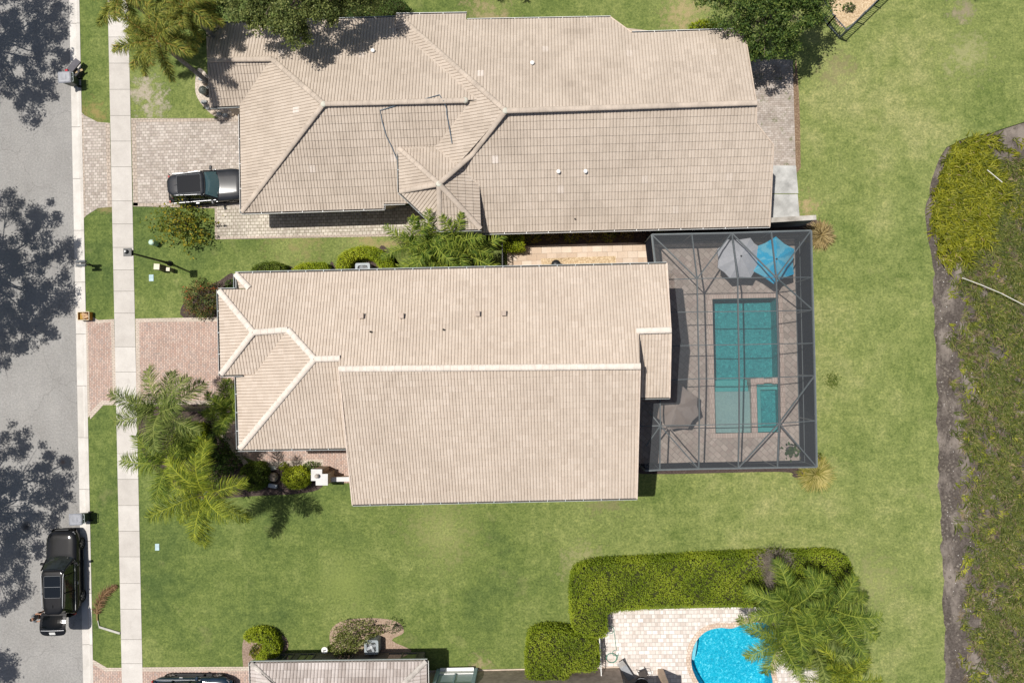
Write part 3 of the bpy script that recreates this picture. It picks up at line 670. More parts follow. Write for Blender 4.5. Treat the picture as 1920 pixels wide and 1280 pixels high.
# hip pieces where planes overlap get their trims
FASC2 = plain('cream_fascia', (0.66, 0.55, 0.46), 0.8, 0.2, world=True)
mb = MB()
for pl, a, b in ((S2, (635.5, 692), (661, 945)), (S2, (1200, 688), (1194, 933)), (N2, (1250, 495), (1257.5, 619)), (E2, (1258, 620), (1255.5, 744))):
    p, q = pl.hit(*a), pl.hit(*b); p.z += -0.06; q.z += -0.06; mb = MB(); mb.bar(p, q, 0.07, 0.24); mb.build('rake_board', FASC2, h2)
for pl, a, b in ((N2, (441, 512), (1250, 494)), (S2, (661, 946), (1195, 934)), (W2, (442.5, 704), (446, 842)), (SW2, (446, 843.5), (650, 840.5)), (TW2, (409, 543), (413, 704)), (TS2, (413, 704.2), (455, 703)), (E2, (1201, 746), (1256, 745)), (N2, (440.2, 513), (440.6, 541)), (N2, (409, 542.6), (441, 542))):
    p, q = pl.hit(*a), pl.hit(*b); p.z -= 0.03; q.z -= 0.03; mb = MB(); strip(mb, p, q, 0.13, 0.13)
    L = (q - p).length; nb = int(L / 0.95)
    for k in range(1, nb):
        c = p.lerp(q, k / nb); t = (q - p).normalized(); s_ = Vector((-t.y, t.x, 0)); mb.bar(c - s_ * 0.075 + Vector((0, 0, 0.05)), c + s_ * 0.075 + Vector((0, 0, 0.05)), 0.035, 0.02, 0)
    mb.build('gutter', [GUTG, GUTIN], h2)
def inset_line(p, q): pass
mb = MB()
w = [P(466, 530, 6.25), P(1235, 512, 6.25), P(1240, 728, 6.25), P(1186, 728, 6.0), P(1182, 918, 5.5), P(676, 930, 5.5), P(668, 826, 6.0), P(466, 828, 6.25), P(466, 690, 6.25), P(432, 690, 6.5), P(431, 560, 6.5), P(466, 558, 6.4)]
mb.prism([(p.x, p.y) for p in w[::-1]], -0.05, 5.3); mb.build('wall', STUCCO2, h2)
# gable triangles close the wall up to the roof
mb = MB()
def gable(mb, a, b, c, th=0.15):
    a, b, c = Vector(a), Vector(b), Vector(c); n = (b - a).cross(c - a).normalized() * th / 2
    mb.hexa([a - n, b - n, c - n], [a + n, b + n, c + n])
gN = S2.hit(1190, 515); gE0 = P(1186, 512, 5.3)
for x0 in (1190, 650):
    a_ = P(x0, 930, 5.3); b_ = P(x0, 520, 5.9); c_ = S2.hit(x0, 690); 
    a_.z = 5.2; b_.z = 5.2; c_.z -= 0.16; b_.x = a_.x = c_.x
    gable(mb, a_, b_, c_); mb.build('gable_wall', STUCCO2, h2); mb = MB()
a_ = P(1240, 738, 5.3); b_ = P(1240, 510, 5.3); c_ = E2.hit(1242, 622); c_.z -= 0.18; a_.x = b_.x = c_.x; a_.z = b_.z = 5.2; gable(mb, a_, b_, c_)
mb.build('gable_wall', STUCCO2, h2)
VENT = plain('tan_vent_metal', (0.46, 0.37, 0.30), 0.6, 0.3)
for x, y in ((679, 592), (754, 592), (896, 588), (945, 587)):
    p = N2.hit(x, y); mb = MB(); mb.box(p + Vector((0, 0, 0.10)), (0.20, 0.24, 0.26)); mb.box(p + Vector((-0.01, 0, 0.25)), (0.26, 0.28, 0.05)); mb.build('roof_vent', VENT, h2)
for x, y in ((696, 622), (832, 618)):
    p = N2.hit(x, y); mb = MB(); mb.lathe(p, [(0.05, -0.1), (0.05, 0.22), (0.035, 0.22), (0.035, 0.1)], 12); mb.build('vent_pipe', GUTIN, h2)

# ---- upper house (one storey, weathered beige tile)
bc = P(900, 250, 0)
h1 = thing('house', 'upper one-storey house under a weathered beige tile roof, car half under its eave', 'house', (bc.x, bc.y, 0), 'tile roofed houses')
SL = 0.46
N1 = Plane((876, 38, 3.05), (1145, 33, 3.05), (1000, 120), SL)
S1 = Plane((905, 437, 2.85), (1443, 424, 2.85), (1100, 300), SL)
W1 = Plane((743, 28, 2.95), (743.6, 85, 2.95), (860, 120), SL)
GN = Plane((395, 45, 2.65), (743, 33, 2.65), (600, 120), 0.43)
GS = Plane((453, 399, 2.7), (720, 391, 2.7), (600, 300), 0.43)
GW = Plane((450, 199, 2.7), (453, 399, 2.7), (520, 250), 0.43)
WS = Plane((395, 201, 2.7), (450, 198.5, 2.7), (440, 150), 0.43)
TN = Plane((747, 277, 4.0), (855, 271.5, 4.0), (820, 320), SL)
TW = Plane((747, 277, 4.0), (748.5, 360, 4.0), (800, 330), SL)
TSW = Plane((748.5, 360, 4.0), (824, 431, 4.0), (823, 345), SL)
TS = Plane((824, 432, 4.0), (902, 430, 4.0), (850, 380), SL)
TE = Plane((898, 318, 4.0), (902, 430, 4.0), (850, 370), SL)
mb = MB()
T = lambda pl, polys, sd: tiles(mb, pl, polys, 0.182, 0.445, 0.030, 0.020, seed=sd)
T(N1, [[(745, 28), (874, 26), (874, 142)], [(874, 37.5), (948, 36.5), (948, 208), (874, 142)], [(948, 36.5), (1145, 33), (1145, 202), (948, 208)],
       [(1145, 33), (1185, 62), (1185, 201), (1145, 202)], [(1185, 62), (1395, 56), (1418, 194), (1185, 201)]], 11)
T(S1, [[(948, 208), (1418, 194), (1418, 424.7), (948, 436)], [(1418, 232), (1450, 272), (1443, 424), (1418, 424.7)], [(948, 208), (948, 436), (850, 438), (850, 318)]], 12)
T(W1, [[(743, 28), (948, 208), (850, 318), (785, 285), (743, 100)]], 13)
T(GN, [[(388, 45.5), (510, 41), (510, 111), (390, 113)], [(510, 41), (607, 37.7), (607, 195), (510, 111)], [(607, 37.7), (743, 33), (743, 191.5), (607, 195)], [(743, 60), (765, 60), (900, 187.5), (743, 191.5)]], 14)
T(GS, [[(453, 399), (607, 195), (720, 192), (720, 391)], [(720, 192), (905, 187.5), (825, 275), (720, 275)], [(720, 275), (800, 275), (815, 381), (720, 382)]], 15)
T(GW, [[(450, 199), (510, 111), (607, 195), (453, 399)], [(450, 199), (450, 175), (490, 111), (510, 111)]], 16)
T(WS, [[(390, 113), (525, 110.7), (465, 198), (395, 201)]], 17)
T(TN, [[(747, 277), (855, 271.5), (884, 296), (823, 345)]], 18)
T(TW, [[(747, 277), (823, 345), (748.5, 360)]], 19)
T(TSW, [[(748.5, 360), (823, 345), (825, 432)]], 20)
T(TS, [[(825, 432), (823, 345), (902, 430)]], 21)
T(TE, [[(902, 430), (823, 345), (884, 296), (898, 318)]], 22)
roof1 = mb.build('roof', [TILE1, SOFFIT], h1)
capobj(roof1, [on(N1, (948, 208), (1419, 193)), on(N1, (746, 29), (948, 208)), on(GN, (607, 195), (872, 188.5)), on(GN, (510, 111), (607, 195)), on(GN, (390, 112.5), (510, 111)),
               [GS.hit(454, 397), GN.hit(607, 195)], [N1.hit(948, 208), N1.hit(884, 291) if False else S1.hit(884, 291), TN.hit(823, 345)],
               [TN.hit(748, 278), TN.hit(823, 345)], [TW.hit(750, 359), TW.hit(823, 345)], [TSW.hit(825, 430), TN.hit(823, 345)], [TS.hit(901, 429), TN.hit(823, 345)]], CAP1, 0.15, 0.01)
MORT = plain('pale_green_mortar', (0.56, 0.55, 0.47), 0.9, 0.1)
for pl, x, y in ((GN, 607, 195.5), (GN, 872, 188.5), (N1, 948, 208), (TN, 823, 345)):
    p = pl.hit(x, y); mb = MB(); mb.lathe(p, [(0.19, 0.0), (0.15, 0.07), (0.06, 0.10)], 10); mb.build('ridge_joint', MORT, roof1, smooth=True)
FASC1 = plain('beige_fascia', (0.56, 0.46, 0.37), 0.8, 0.2, world=True)
mb = MB()
for pl, a, b in ((N1, (1395, 56), (1418, 194)), (N1, (1145, 33), (1185, 62)), (S1, (1418, 195), (1418, 232)), (S1, (1418, 232), (1450, 272)), (S1, (1450, 272), (1443, 424)), (GN, (388, 45.5), (390, 113)), (WS, (390, 114), (395, 201)), (TE, (884, 296), (898, 318))):
    p, q = pl.hit(*a), pl.hit(*b); p.z -= 0.07; q.z -= 0.07; mb = MB(); mb.bar(p, q, 0.07, 0.22); mb.build('rake_board', FASC1, h1)
for pl, a, b, mt in ((N1, (743, 27.2), (875, 25.2), WHITE), (N1, (876, 37.5), (1145, 32.5), WHITE), (N1, (1185, 61.3), (1395, 55.3), WHITE), (GN, (388, 44.6), (743, 32.4), GUTG), (GW, (449.3, 215), (452.3, 400), WHITE), (GS, (452.5, 400.3), (721, 392), WHITE),
                     (GS, (720.3, 392), (720.3, 382.5), WHITE), (GS, (720, 383), (760, 381.5), WHITE), (TW, (746.3, 277), (747.7, 360), GUTG), (TSW, (748, 361), (824, 433), GUTG), (TS, (824, 433), (902.5, 431), GUTG), (S1, (905, 438), (1443.5, 425), WHITE), (WS, (395, 202), (449, 199.6), GUTG)):
    p, q = pl.hit(*a), pl.hit(*b); p.z -= 0.03; q.z -= 0.03; mb = MB(); strip(mb, p, q, 0.12, 0.13)
    L = (q - p).length; nb = int(L / 1.2)
    for k in range(1, nb):
        c = p.lerp(q, k / nb); t = (q - p).normalized(); s_ = Vector((-t.y, t.x, 0)); mb.bar(c - s_ * 0.07 + Vector((0, 0, 0.05)), c + s_ * 0.07 + Vector((0, 0, 0.05)), 0.03, 0.02, 0)
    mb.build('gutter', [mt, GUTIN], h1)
mb = MB()
w = [P(470, 212, 2.7), P(410, 190, 2.7), P(406, 60, 2.7), P(900, 50, 2.7), P(1130, 46, 2.7), P(1385, 75, 2.8), P(1405, 200, 2.7), P(1436, 280, 2.7), P(1432, 408, 2.7), P(905, 420, 2.7), P(884, 414, 2.7), P(830, 412, 2.7), P(768, 356, 2.7), P(718, 376, 2.7), P(470, 384, 2.7)]
mb.prism([(p.x, p.y) for p in w], -0.05, 2.6); mb.build('wall', STUCCO1, h1)
mb = MB()
cen = TN.hit(823, 345)
rg = [TN.hit(752, 282), TW.hit(754, 358), TSW.hit(826, 424), TS.hit(896, 424), TE.hit(893, 322), TN.hit(852, 280)]
mb.prism([(cen.x + (p.x - cen.x) * 0.9, cen.y + (p.y - cen.y) * 0.9) for p in rg], 2.4, 3.92); mb.build('tower_wall', STUCCO1, h1)
mb = MB(); a_ = P(1402, 66, 2.6); c_ = N1.hit(1410, 196); b_ = P(1402, 412, 2.6); c_.z -= 0.2; a_.x = b_.x = c_.x; gable(mb, a_, b_, c_); mb.build('gable_wall', STUCCO1, h1)
for pl, x, y, mt in ((GN, 700, 97, WHITE), (N1, 998, 120, WHITE), (S1, 1047, 323, WHITE), (S1, 1097.5, 322.5, WHITE)):
    p = pl.hit(x, y); mb = MB(); mb.lathe(p, [(0.09, -0.1), (0.09, 0.16), (0.115, 0.16), (0.115, 0.2), (0.06, 0.235)], 14); mb.build('roof_vent', mt, h1, smooth=False)
p = S1.hit(1078, 411); mb = MB(); mb.lathe(p, [(0.045, -0.1), (0.045, 0.15), (0.03, 0.15), (0.03, 0.05)], 10); mb.build('vent_pipe', GUTIN, h1)
WING = new_mat('window_glass', 0.05, 0.8, col=(0.03, 0.04, 0.05))[0]
WWIN = plain('painted_frame', (0.78, 0.77, 0.74), 0.5, 0.4)
def window(parent, a, b, z0, z1, fm=None):
    """window on the wall line a-b (plan), facing right of a->b"""
    a = Vector((a[0], a[1], 0)); b = Vector((b[0], b[1], 0)); t = (b - a).normalized(); n = Vector((t.y, -t.x, 0)); zc = (z0 + z1) / 2; c = (a + b) / 2; L = (b - a).length
    ang = math.atan2(t.y, t.x); mb = MB()
    for o, w_, hh, dz in ((0, L, 0.08, z0), (0, L, 0.08, z1)): mb.box((c.x + n.x * 0.03, c.y + n.y * 0.03, dz), (w_, 0.10, hh), ang)
    for f in (-0.5, 0.0, 0.5):
        q = c + t * (L - 0.08) * f; mb.box((q.x + n.x * 0.03, q.y + n.y * 0.03, zc), (0.07, 0.09, z1 - z0 - 0.082), ang)
    w_ = mb.build('window', fm or WWIN, parent)
    mb = MB(); mb.box((c.x + n.x * 0.02, c.y + n.y * 0.02, zc), (L - 0.1, 0.03, z1 - z0 - 0.1), ang); mb.build('pane', WING, w_)
for x0, x1 in ((540, 580), (630, 670)):
    a, b = P(x0, 384 - (x0 - 470) * 0.032, 2.7), P(x1, 384 - (x1 - 470) * 0.032, 2.7); window(h1, a, b, 0.95, 2.15)
for x0, x1 in ((930, 975), (1050, 1100), (1180, 1240)):
    f = lambda x: 420 - (x - 905) * 12 / 527
    window(h1, P(x0, f(x0), 2.7), P(x1, f(x1), 2.7), 0.95, 2.15)
def along(a, b, f0, f1): return a.lerp(b, f0), a.lerp(b, f1)
wa, wb = P(676, 930, 5.5), P(1182, 918, 5.5)
for f0 in (0.10, 0.34, 0.60, 0.82):
    for z0 in (0.9, 3.5): p, q = along(wa, wb, f0, f0 + 0.09); window(h2, p, q, z0, z0 + 1.3)
wa, wb = P(466, 828, 6.25), P(668, 826, 6.0)
for f0 in (0.2, 0.6): p, q = along(wa, wb, f0, f0 + 0.2); window(h2, p, q, 3.6, 4.8)
wa, wb = P(1182, 918, 5.5), P(1186, 728, 6.0)
for f0 in (0.15, 0.55): p, q = along(wa, wb, f0, f0 + 0.28); window(h2, p, q, 0.3, 2.4)
def garage(parent, a, b, h):
    a = Vector((a.x, a.y, 0)); b = Vector((b.x, b.y, 0)); t = (b - a).normalized(); n = Vector((t.y, -t.x, 0)); c = (a + b) / 2; L = (b - a).length; ang = math.atan2(t.y, t.x); mb = MB()
    mb.box(c + n * 0.03 + Vector((0, 0, h / 2)), (L, 0.05, h), ang)
    for k in range(4): mb.box(c + n * 0.06 + Vector((0, 0, h * (k + 0.5) / 4)), (L - 0.12, 0.03, h / 4 - 0.05), ang)
    mb.build('garage_door', WWIN, parent)
garage(h2, *along(P(431, 560, 6.5), P(432, 690, 6.5), 0.1, 0.9), 2.3)
garage(h1, *along(P(470, 212, 2.7), P(470, 384, 2.7), 0.08, 0.92), 2.2)
# blue cable lying on the upper roof
mb = MB()
def onroof(pl, x, y): v = max((q_.hit(x, y) for q_ in (pl, GS if y > 191 else GN, W1)), key=lambda q_: q_.z); return v + Vector((0, 0, 0.08))
mb.tube([onroof(GS, 745, 300), onroof(GS, 736, 278), onroof(GS, 725, 256), onroof(GS, 717, 228), onroof(GS, 713, 208), onroof(GS, 740, 200), onroof(GS, 768, 193), onroof(GN, 800, 186), onroof(GN, 824, 179), onroof(GN, 832, 190.5), onroof(GS, 838, 205), onroof(GS, 838, 215), onroof(W1, 842, 235), onroof(W1, 848, 270)], 0.028, 6)
solo(mb.build('cable', plain('blue_grey_cable', (0.10, 0.14, 0.18), 0.5, 0.3)), 'thin blue grey cable lying loose in a bent loop across the beige roof', 'cable')
# small grey roof over the side door
# ---- lower house (stained tile roof at the bottom edge)
bc = P(640, 1350, 0)
h3 = thing('house', 'house at the bottom edge with stained grey tile roof and tan wall', 'house', (bc.x, bc.y, 0), 'tile roofed houses')
SL = 0.40
L_N = Plane((470, 1242, 2.7), (800, 1238, 2.7), (640, 1300), SL)
L_W = Plane((470, 1242, 2.7), (476, 1560, 2.7), (600, 1400), SL)
L_E = Plane((800, 1238, 2.7), (806, 1560, 2.7), (700, 1400), SL)
L_S = Plane((476, 1560, 2.7), (806, 1560, 2.7), (640, 1450), SL)
pk = L_N.hit(638, 1398)
mb = MB()
T = lambda pl, polys, sd: tiles(mb, pl, polys, 0.20, 0.42, 0.034, 0.034, seed=sd)
T(L_N, [[(470, 1242), (800, 1238), (640, 1398), (636, 1398)]], 31)
T(L_W, [[(470, 1242), (638, 1398), (638, 1402), (476, 1560)]], 32)
T(L_E, [[(800, 1238), (806, 1560), (642, 1402), (640, 1398)]], 33)
T(L_S, [[(476, 1560), (638, 1402), (642, 1402), (806, 1560)]], 34)
roof3 = mb.build('roof', [TILE3, SOFFIT], h3)
CAP3 = plain('grey_ridge_mortar', (0.50, 0.46, 0.42), 0.85, 0.2, amt=0.3, sc=2, world=True, fine=0.3)
capobj(roof3, [on(L_N, (471, 1243), (636, 1398)), on(L_N, (799, 1239), (640, 1398)), on(L_S, (478, 1558), (638, 1402)), on(L_S, (804, 1558), (642, 1402))], CAP3, 0.15)
for pl, a, b in ((L_N, (469.3, 1241), (801, 1237)), (L_W, (469, 1241), (475, 1560)), (L_E, (801, 1238), (807, 1560))):
    p, q = pl.hit(*a), pl.hit(*b); mb = MB(); p.z -= 0.03; q.z -= 0.03; strip(mb, p, q, 0.14, 0.13); mb.build('gutter', [WHITE if pl is not L_N else GUTG, GUTIN], h3)
wy = 1222.5
wl_ = PP([(508, wy + 1.0), (797, wy - 1.5), (797, 1540), (508, 1540)])
mb = MB(); mb.prism(wl_, -0.05, 2.6); mb.build('wall', plain('dark_taupe_stucco', (0.20, 0.185, 0.165), 0.9, 0.1, world=True, fine=0.4), h3)
def on_wall(px): v = P(px, wy + 1.0 - (px - 508) / 289 * 2.5, 0); return v
DFRM = plain('dark_bronze_frame', (0.13, 0.125, 0.115), 0.5, 0.3)
for x0, x1 in ((528, 556), (566, 596), (640, 668), (730, 786)):
    window(h3, on_wall(x1), on_wall(x0), 0.35, 2.2, DFRM)
w2_ = PP([(800, 1258), (1161, 1250), (1161, 1540), (800, 1540)])
mb = MB(); mb.prism(w2_, -0.05, 5.0); tw = mb.build('rear_wall', plain('brown_stucco', (0.42, 0.345, 0.29), 0.9, 0.1, world=True, fine=0.4, amt=0.2), h3)
mb = MB(); a, b = P(800, 1257.2, 0), P(1161, 1249.2, 0); mb.bar((a.x, a.y, 0.05), (b.x, b.y, 0.05), 0.07, 0.09); mb.build('lit_edge_strip', STUCCO2, h3)  # paler strip added for the lit edge along the wall foot
mb = MB(); x0, x1 = P(812, 1320, 5.0), P(1175, 1320, 5.0)
mb.prism([(w2_[0][0] - .05, w2_[0][1] + 0.03), (w2_[1][0] + .1, w2_[1][1] + 0.03), (w2_[2][0] + .1, w2_[2][1]), (w2_[3][0] - .05, w2_[3][1])], 5.0, 5.15); mb.build('flat_roof', TILE3, h3)
BLUEF = plain('pale_blue_frame', (0.34, 0.47, 0.54), 0.5, 0.4)
a, b = P(823, 1257, 0), P(893, 1255.5, 0); t = (b - a).normalized(); n = Vector((-t.y, t.x, 0)); ang = math.atan2(t.y, t.x); c = (a + b) / 2; L = (b - a).length
mb = MB()
mb.box(c + n * 0.06 + Vector((0, 0, 0.18)), (L, 0.16, 0.16), ang)
for f in (-0.5, 0.5): mb.box(c + t * L * f + n * 0.07 + Vector((0, 0, 1.25)), (0.20, 0.20, 2.3), ang)
mb.box(c + n * 0.06 + Vector((0, 0, 2.4)), (L, 0.16, 0.12), ang)
wf = mb.build('window', BLUEF, h3)
mb = MB(); mb.box(c + n * 0.16 + Vector((0, 0, 0.30)), (L - 0.24, 0.26, 0.05), ang); mb.box(c + n * 0.09 + Vector((0, 0, 0.55)), (L - 0.24, 0.05, 0.36), ang); mb.build('sill', WHITE, wf)
mb = MB()
for f in (-0.02,): mb.box(c + t * L * f + n * 0.09 + Vector((0, 0, 1.5)), (0.09, 0.07, 1.5), ang)
mb.build('mullion', BLUEF, wf)
mb = MB(); mb.box(c + n * 0.05 + Vector((0, 0, 1.55)), (L - 0.26, 0.04, 1.55), ang); mb.build('pane', new_mat('blue_glass', 0.35, 0.5, col=(0.42, 0.52, 0.56))[0], wf)
# lanai roof slab on its column (mostly below the frame)
rp = PP([(1161, 1254), (1247, 1252), (1254, 1560), (1161, 1560)])
mb = MB(); mb.prism(rp, 2.9, 3.1); mb.build('porch_roof', TILE3, h3)
mb = MB(); cp = P(1238, 1254, 0); mb.box((cp.x, cp.y - 0.12, 1.45), (0.34, 0.34, 2.9)); mb.build('column', plain('tan_column', (0.58, 0.45, 0.34), 0.85, 0.2), h3, bevel=0.01)
# ------------------------------------------------------------------ screened pool cage
EH = 2.9
top = [(1222, 440), (1297, 438.5), (1372, 437), (1446, 434.5), (1520.5, 432.5)]
rows = [(3.95, [(1236, 524.5), (1307, 522.3), (1383, 521), (1455.5, 520)], (1522.5, 520)),
        (4.15, [(1236, 586), (1308, 584.5), (1384, 584), (1457, 583)], (1524.3, 581)),
        (4.25, [(1236, 649), (1309.5, 647), (1385, 646), (1459, 644.5)], (1526, 643)),
        (4.10, [(1236, 713), (1310.5, 709.8), (1386, 708.8), (1460, 707)], (1527.5, 704)),
        (3.40, [(1238, 797.5), (1311, 796.5), (1386, 795), (1461, 793)], (1529.5, 788.5))]
bot = [(1210, 882), (1237, 880.3), (1310, 878.5), (1384, 877.3), (1457.5, 876), (1531, 875)]
Tn = [P(x, y, EH) for x, y in top]; Bn = [P(x, y, EH) for x, y in bot]
Rn = [[P(x, y, h) for x, y in r] + [P(e[0], e[1], EH)] for h, r, e in rows]
WS_ = P(1198, 798.5, 3.2)
c0 = P(1365, 660, 0)
cage = thing('pool_cage', 'grey aluminium framed screen enclosure with diagonal braces over the rectangular pool', 'pool enclosure', (c0.x, c0.y, 0))
def beam(a, b, w=0.075, h=0.11, dz=0.0, nm='beam'):
    m = MB(); z = Vector((0, 0, dz)); m.bar(Vector(a) + z, Vector(b) + z, w, h); m.build(nm, CAGEM, cage)
for a, b in zip(Tn, Tn[1:]): beam(a, b, 0.09, 0.12)
for a, b in zip(Bn, Bn[1:]): beam(a, b, 0.09, 0.12)
ec = [Tn[4]] + [r[-1] for r in Rn] + [Bn[5]]
for a, b in zip(ec, ec[1:]): beam(a, b, 0.10, 0.12, 0.004)
for r in Rn:
    for a, b in zip(r, r[1:]): beam(a, b, 0.045, 0.08, -0.004)
beam(WS_, Rn[4][0], 0.06, 0.10)
for j in (1, 2, 3):
    seq = [Tn[j]] + [r[j] for r in Rn] + [Bn[j + 1]]
    for i, (a, b) in enumerate(zip(seq, seq[1:])): beam(a, b, 0.062, 0.13, -0.01)
beam(Rn[4][0], Bn[1], 0.07, 0.1); beam(P(1237.5, 750, 3.6), Rn[4][0], 0.06, 0.1)
nwc = P(1229, 500, EH); beam(Tn[0], nwc, 0.11, 0.13)
for a, b in ((Tn[0], Rn[0][1]), (Tn[2], Rn[0][1]), (Tn[2], Rn[0][3]), (Tn[4], Rn[0][3]), (Rn[0][3], Rn[1][4]), (Rn[4][3], Rn[3][4]), (Rn[4][0], Bn[2]), (Rn[4][3], Bn[3]), (Rn[4][3], Bn[5]), (P(1216, 771, 3.1), Rn[4][0]), (Rn[4][0], P(1211, 836, 3.0))):
    beam(a, b, 0.06, 0.12, -0.02, 'brace')
# posts
posts = list(Tn) + list(Bn) + [r[-1] for r in Rn] + [nwc]
for p in posts: beam((p.x, p.y, 0.04), (p.x, p.y, EH - 0.07), 0.07, 0.07, 0, 'post')
def rail(a, b, z): beam((a.x, a.y, z), (b.x, b.y, z), 0.05, 0.05, 0, 'rail')
for seq in (Tn, Bn, ec):
    rail(seq[0], seq[-1], 0.07); rail(seq[0], seq[-1], 0.95)
# mesh panels
mb = MB(); q = lambda *p: mb.face([v + Vector((0, 0, 0.075)) for v in p])
q(Tn[0], nwc, Rn[0][0], Rn[0][1]); q(Tn[0], Rn[0][1], Tn[1])
for j in (1, 2): q(Tn[j], Rn[0][j], Rn[0][j + 1], Tn[j + 1])
q(Tn[3], Rn[0][3], Tn[4]); q(Tn[4], Rn[0][3], Rn[0][4])
for i in range(4):
    for j in range(4): q(Rn[i][j], Rn[i + 1][j], Rn[i + 1][j + 1], Rn[i][j + 1])
q(WS_, Bn[0], Bn[1], Rn[4][0]); q(WS_, Rn[4][0], P(1237, 752, 3.6), P(1200, 754, 3.5))
for j in range(3): q(Rn[4][j], Bn[j + 1], Bn[j + 2], Rn[4][j + 1])
q(Rn[4][3], Bn[4], Bn[5]); q(Rn[4][3], Bn[5], Rn[4][4])
mb.build('roof_screen', SCRR, cage)
mb = MB()
for seq in (Tn, Bn, ec, [Tn[0], nwc]):
    for a, b in zip(seq, seq[1:]): mb.face([(a.x, a.y, 0.05), (b.x, b.y, 0.05), (b.x, b.y, EH - 0.05), (a.x, a.y, EH - 0.05)])
mb.build('wall_screen', SCRW, cage)
# deck
deck = [(v.x, v.y) for v in ([Tn[0], Tn[4], ec[3], Bn[5], Bn[0]])] + PP([(1186, 860), (1186, 730), (1225, 728), (1225, 500)], 0)
mb = MB(); mb.poly(deck, 0.05, holes=[POOL1], thick=0.15); struct(mb.build('pool_deck', PAVD))
# pool: coping ring, basin, ledge, spa, water
def pt(x, y, z=0.0): v = P(x, y, 0); return Vector((v.x, v.y, z))
c0 = pt(1398, 690)
pool = thing('pool', 'rectangular teal pool with a pale shallow ledge and square spa inside the screen enclosure', 'pool', (c0.x, c0.y, -1.4), 'swimming pools')
ax = (pt(1457, 558) - pt(1335, 560.5)).normalized(); ay = (pt(1341, 812) - pt(1335, 560.5)).normalized()
PO = pt(1335, 560.5); PW = (pt(1457, 558) - PO).length; PH = (pt(1341, 812) - PO).length
def pq(u, v, z): w_ = PO + ax * u + ay * v; return Vector((w_.x, w_.y, z))
def slab(mb, u0, u1, v0, v1, z0, z1): mb.hexa([pq(u0, v1, z0), pq(u1, v1, z0), pq(u1, v0, z0), pq(u0, v0, z0)], [pq(u0, v1, z1), pq(u1, v1, z1), pq(u1, v0, z1), pq(u0, v0, z1)])
PLD = m_plaster('deep_teal_plaster', (0.012, 0.17, 0.19), (0.032, 0.295, 0.305), (0.13, 0.52, 0.51), 6)
PLS = m_plaster('shallow_pale_plaster', (0.28, 0.32, 0.31), (0.34, 0.38, 0.365), (0.42, 0.46, 0.44), 9)
PLM = m_plaster('step_plaster', (0.08, 0.31, 0.31), (0.12, 0.38, 0.37), (0.19, 0.45, 0.43), 9)
vm = (709 - 560.5) / (812 - 560.5) * PH; vl = (735 - 560.5) / 251.5 * PH; ul = (1408 - 1339.5) / 122 * PW; us_ = (1420 - 1341) / 122 * PW
mb = MB(); t_ = 0.2
slab(mb, -t_, PW + t_, -t_, vl + 0.3, -1.5, -1.4)
for u0, u1, v0, v1 in ((-t_, 0, -t_, PH + t_), (PW, PW + t_, -t_, PH + t_), (0, PW, -t_, 0), (0, PW, PH, PH + t_)): slab(mb, u0, u1, v0, v1, -1.39, -0.02)
mb.build('basin', PLD, pool)
mb = MB(); slab(mb, 0.005, ul, vl, PH - .005, -1.38, -0.32); mb.build('ledge', PLS, pool)
for i in range(2):
    mb = MB(); slab(mb, 0.006, ul - 0.02, vl - 0.34 * (i + 1), vl - 0.34 * i - 0.004, -1.37, -0.52 - 0.26 * i); mb.build('step', PLM, pool)
DIV = m_paver('divider_pavers', (0.44, 0.34, 0.30), (0.54, 0.43, 0.38), (0.30, 0.24, 0.20), 0.15, 0.30, exf=0.3, msz=0.012)
mb = MB(); slab(mb, ul, us_, vm + 0.08, PH - 0.01, -1.36, 0.056); slab(mb, us_ + 0.003, us_ + 0.45, vm + 0.02, vm + 0.4, -1.36, 0.05); slab(mb, PW - 0.42, PW - 0.003, vm + 0.02, vm + 0.4, -1.36, 0.05)
slab(mb, us_ + 0.45, PW - 0.42, vm + 0.1, vm + 0.35, -1.36, -0.05); mb.build('divider', DIV, pool)
mb = MB(); slab(mb, us_, PW, vm + 0.41, PH - 0.004, -1.35, -0.9); mb.build('spa_floor', PLD, pool)
mb = MB()
s0, s1, s2_, s3 = us_ + 0.003, PW - 0.003, vm + 0.42, PH - 0.006
slab(mb, s0, s0 + 0.36, s2_, s3, -0.89, -0.45); slab(mb, s0 + 0.361, s1, s2_, s2_ + 0.36, -0.89, -0.45); slab(mb, s0 + 0.361, s1, s3 - 0.34, s3, -0.89, -0.45)
mb.build('spa_bench', PLM, pool)
mb = MB(); nseg = 14
mb.face([pq(0.002, PH - .002, -0.06), pq(PW - .002, PH - .002, -0.06), pq(PW - .002, 0.002, -0.06), pq(0.002, 0.002, -0.06)])
mb.build('water', m_water('pool_water', (0.80, 0.96, 0.97), 5.0, 0.5), pool)
mb = MB(); w_ = 0.30
for u0, u1, v0, v1 in ((-w_, 0, -w_, PH + w_), (PW, PW + w_, -w_, PH + w_), (0, PW, -w_, 0), (0, PW, PH, PH + w_)): slab(mb, u0, u1, v0, v1, 0.052, 0.075)
mb.build('coping', COPE, pool)
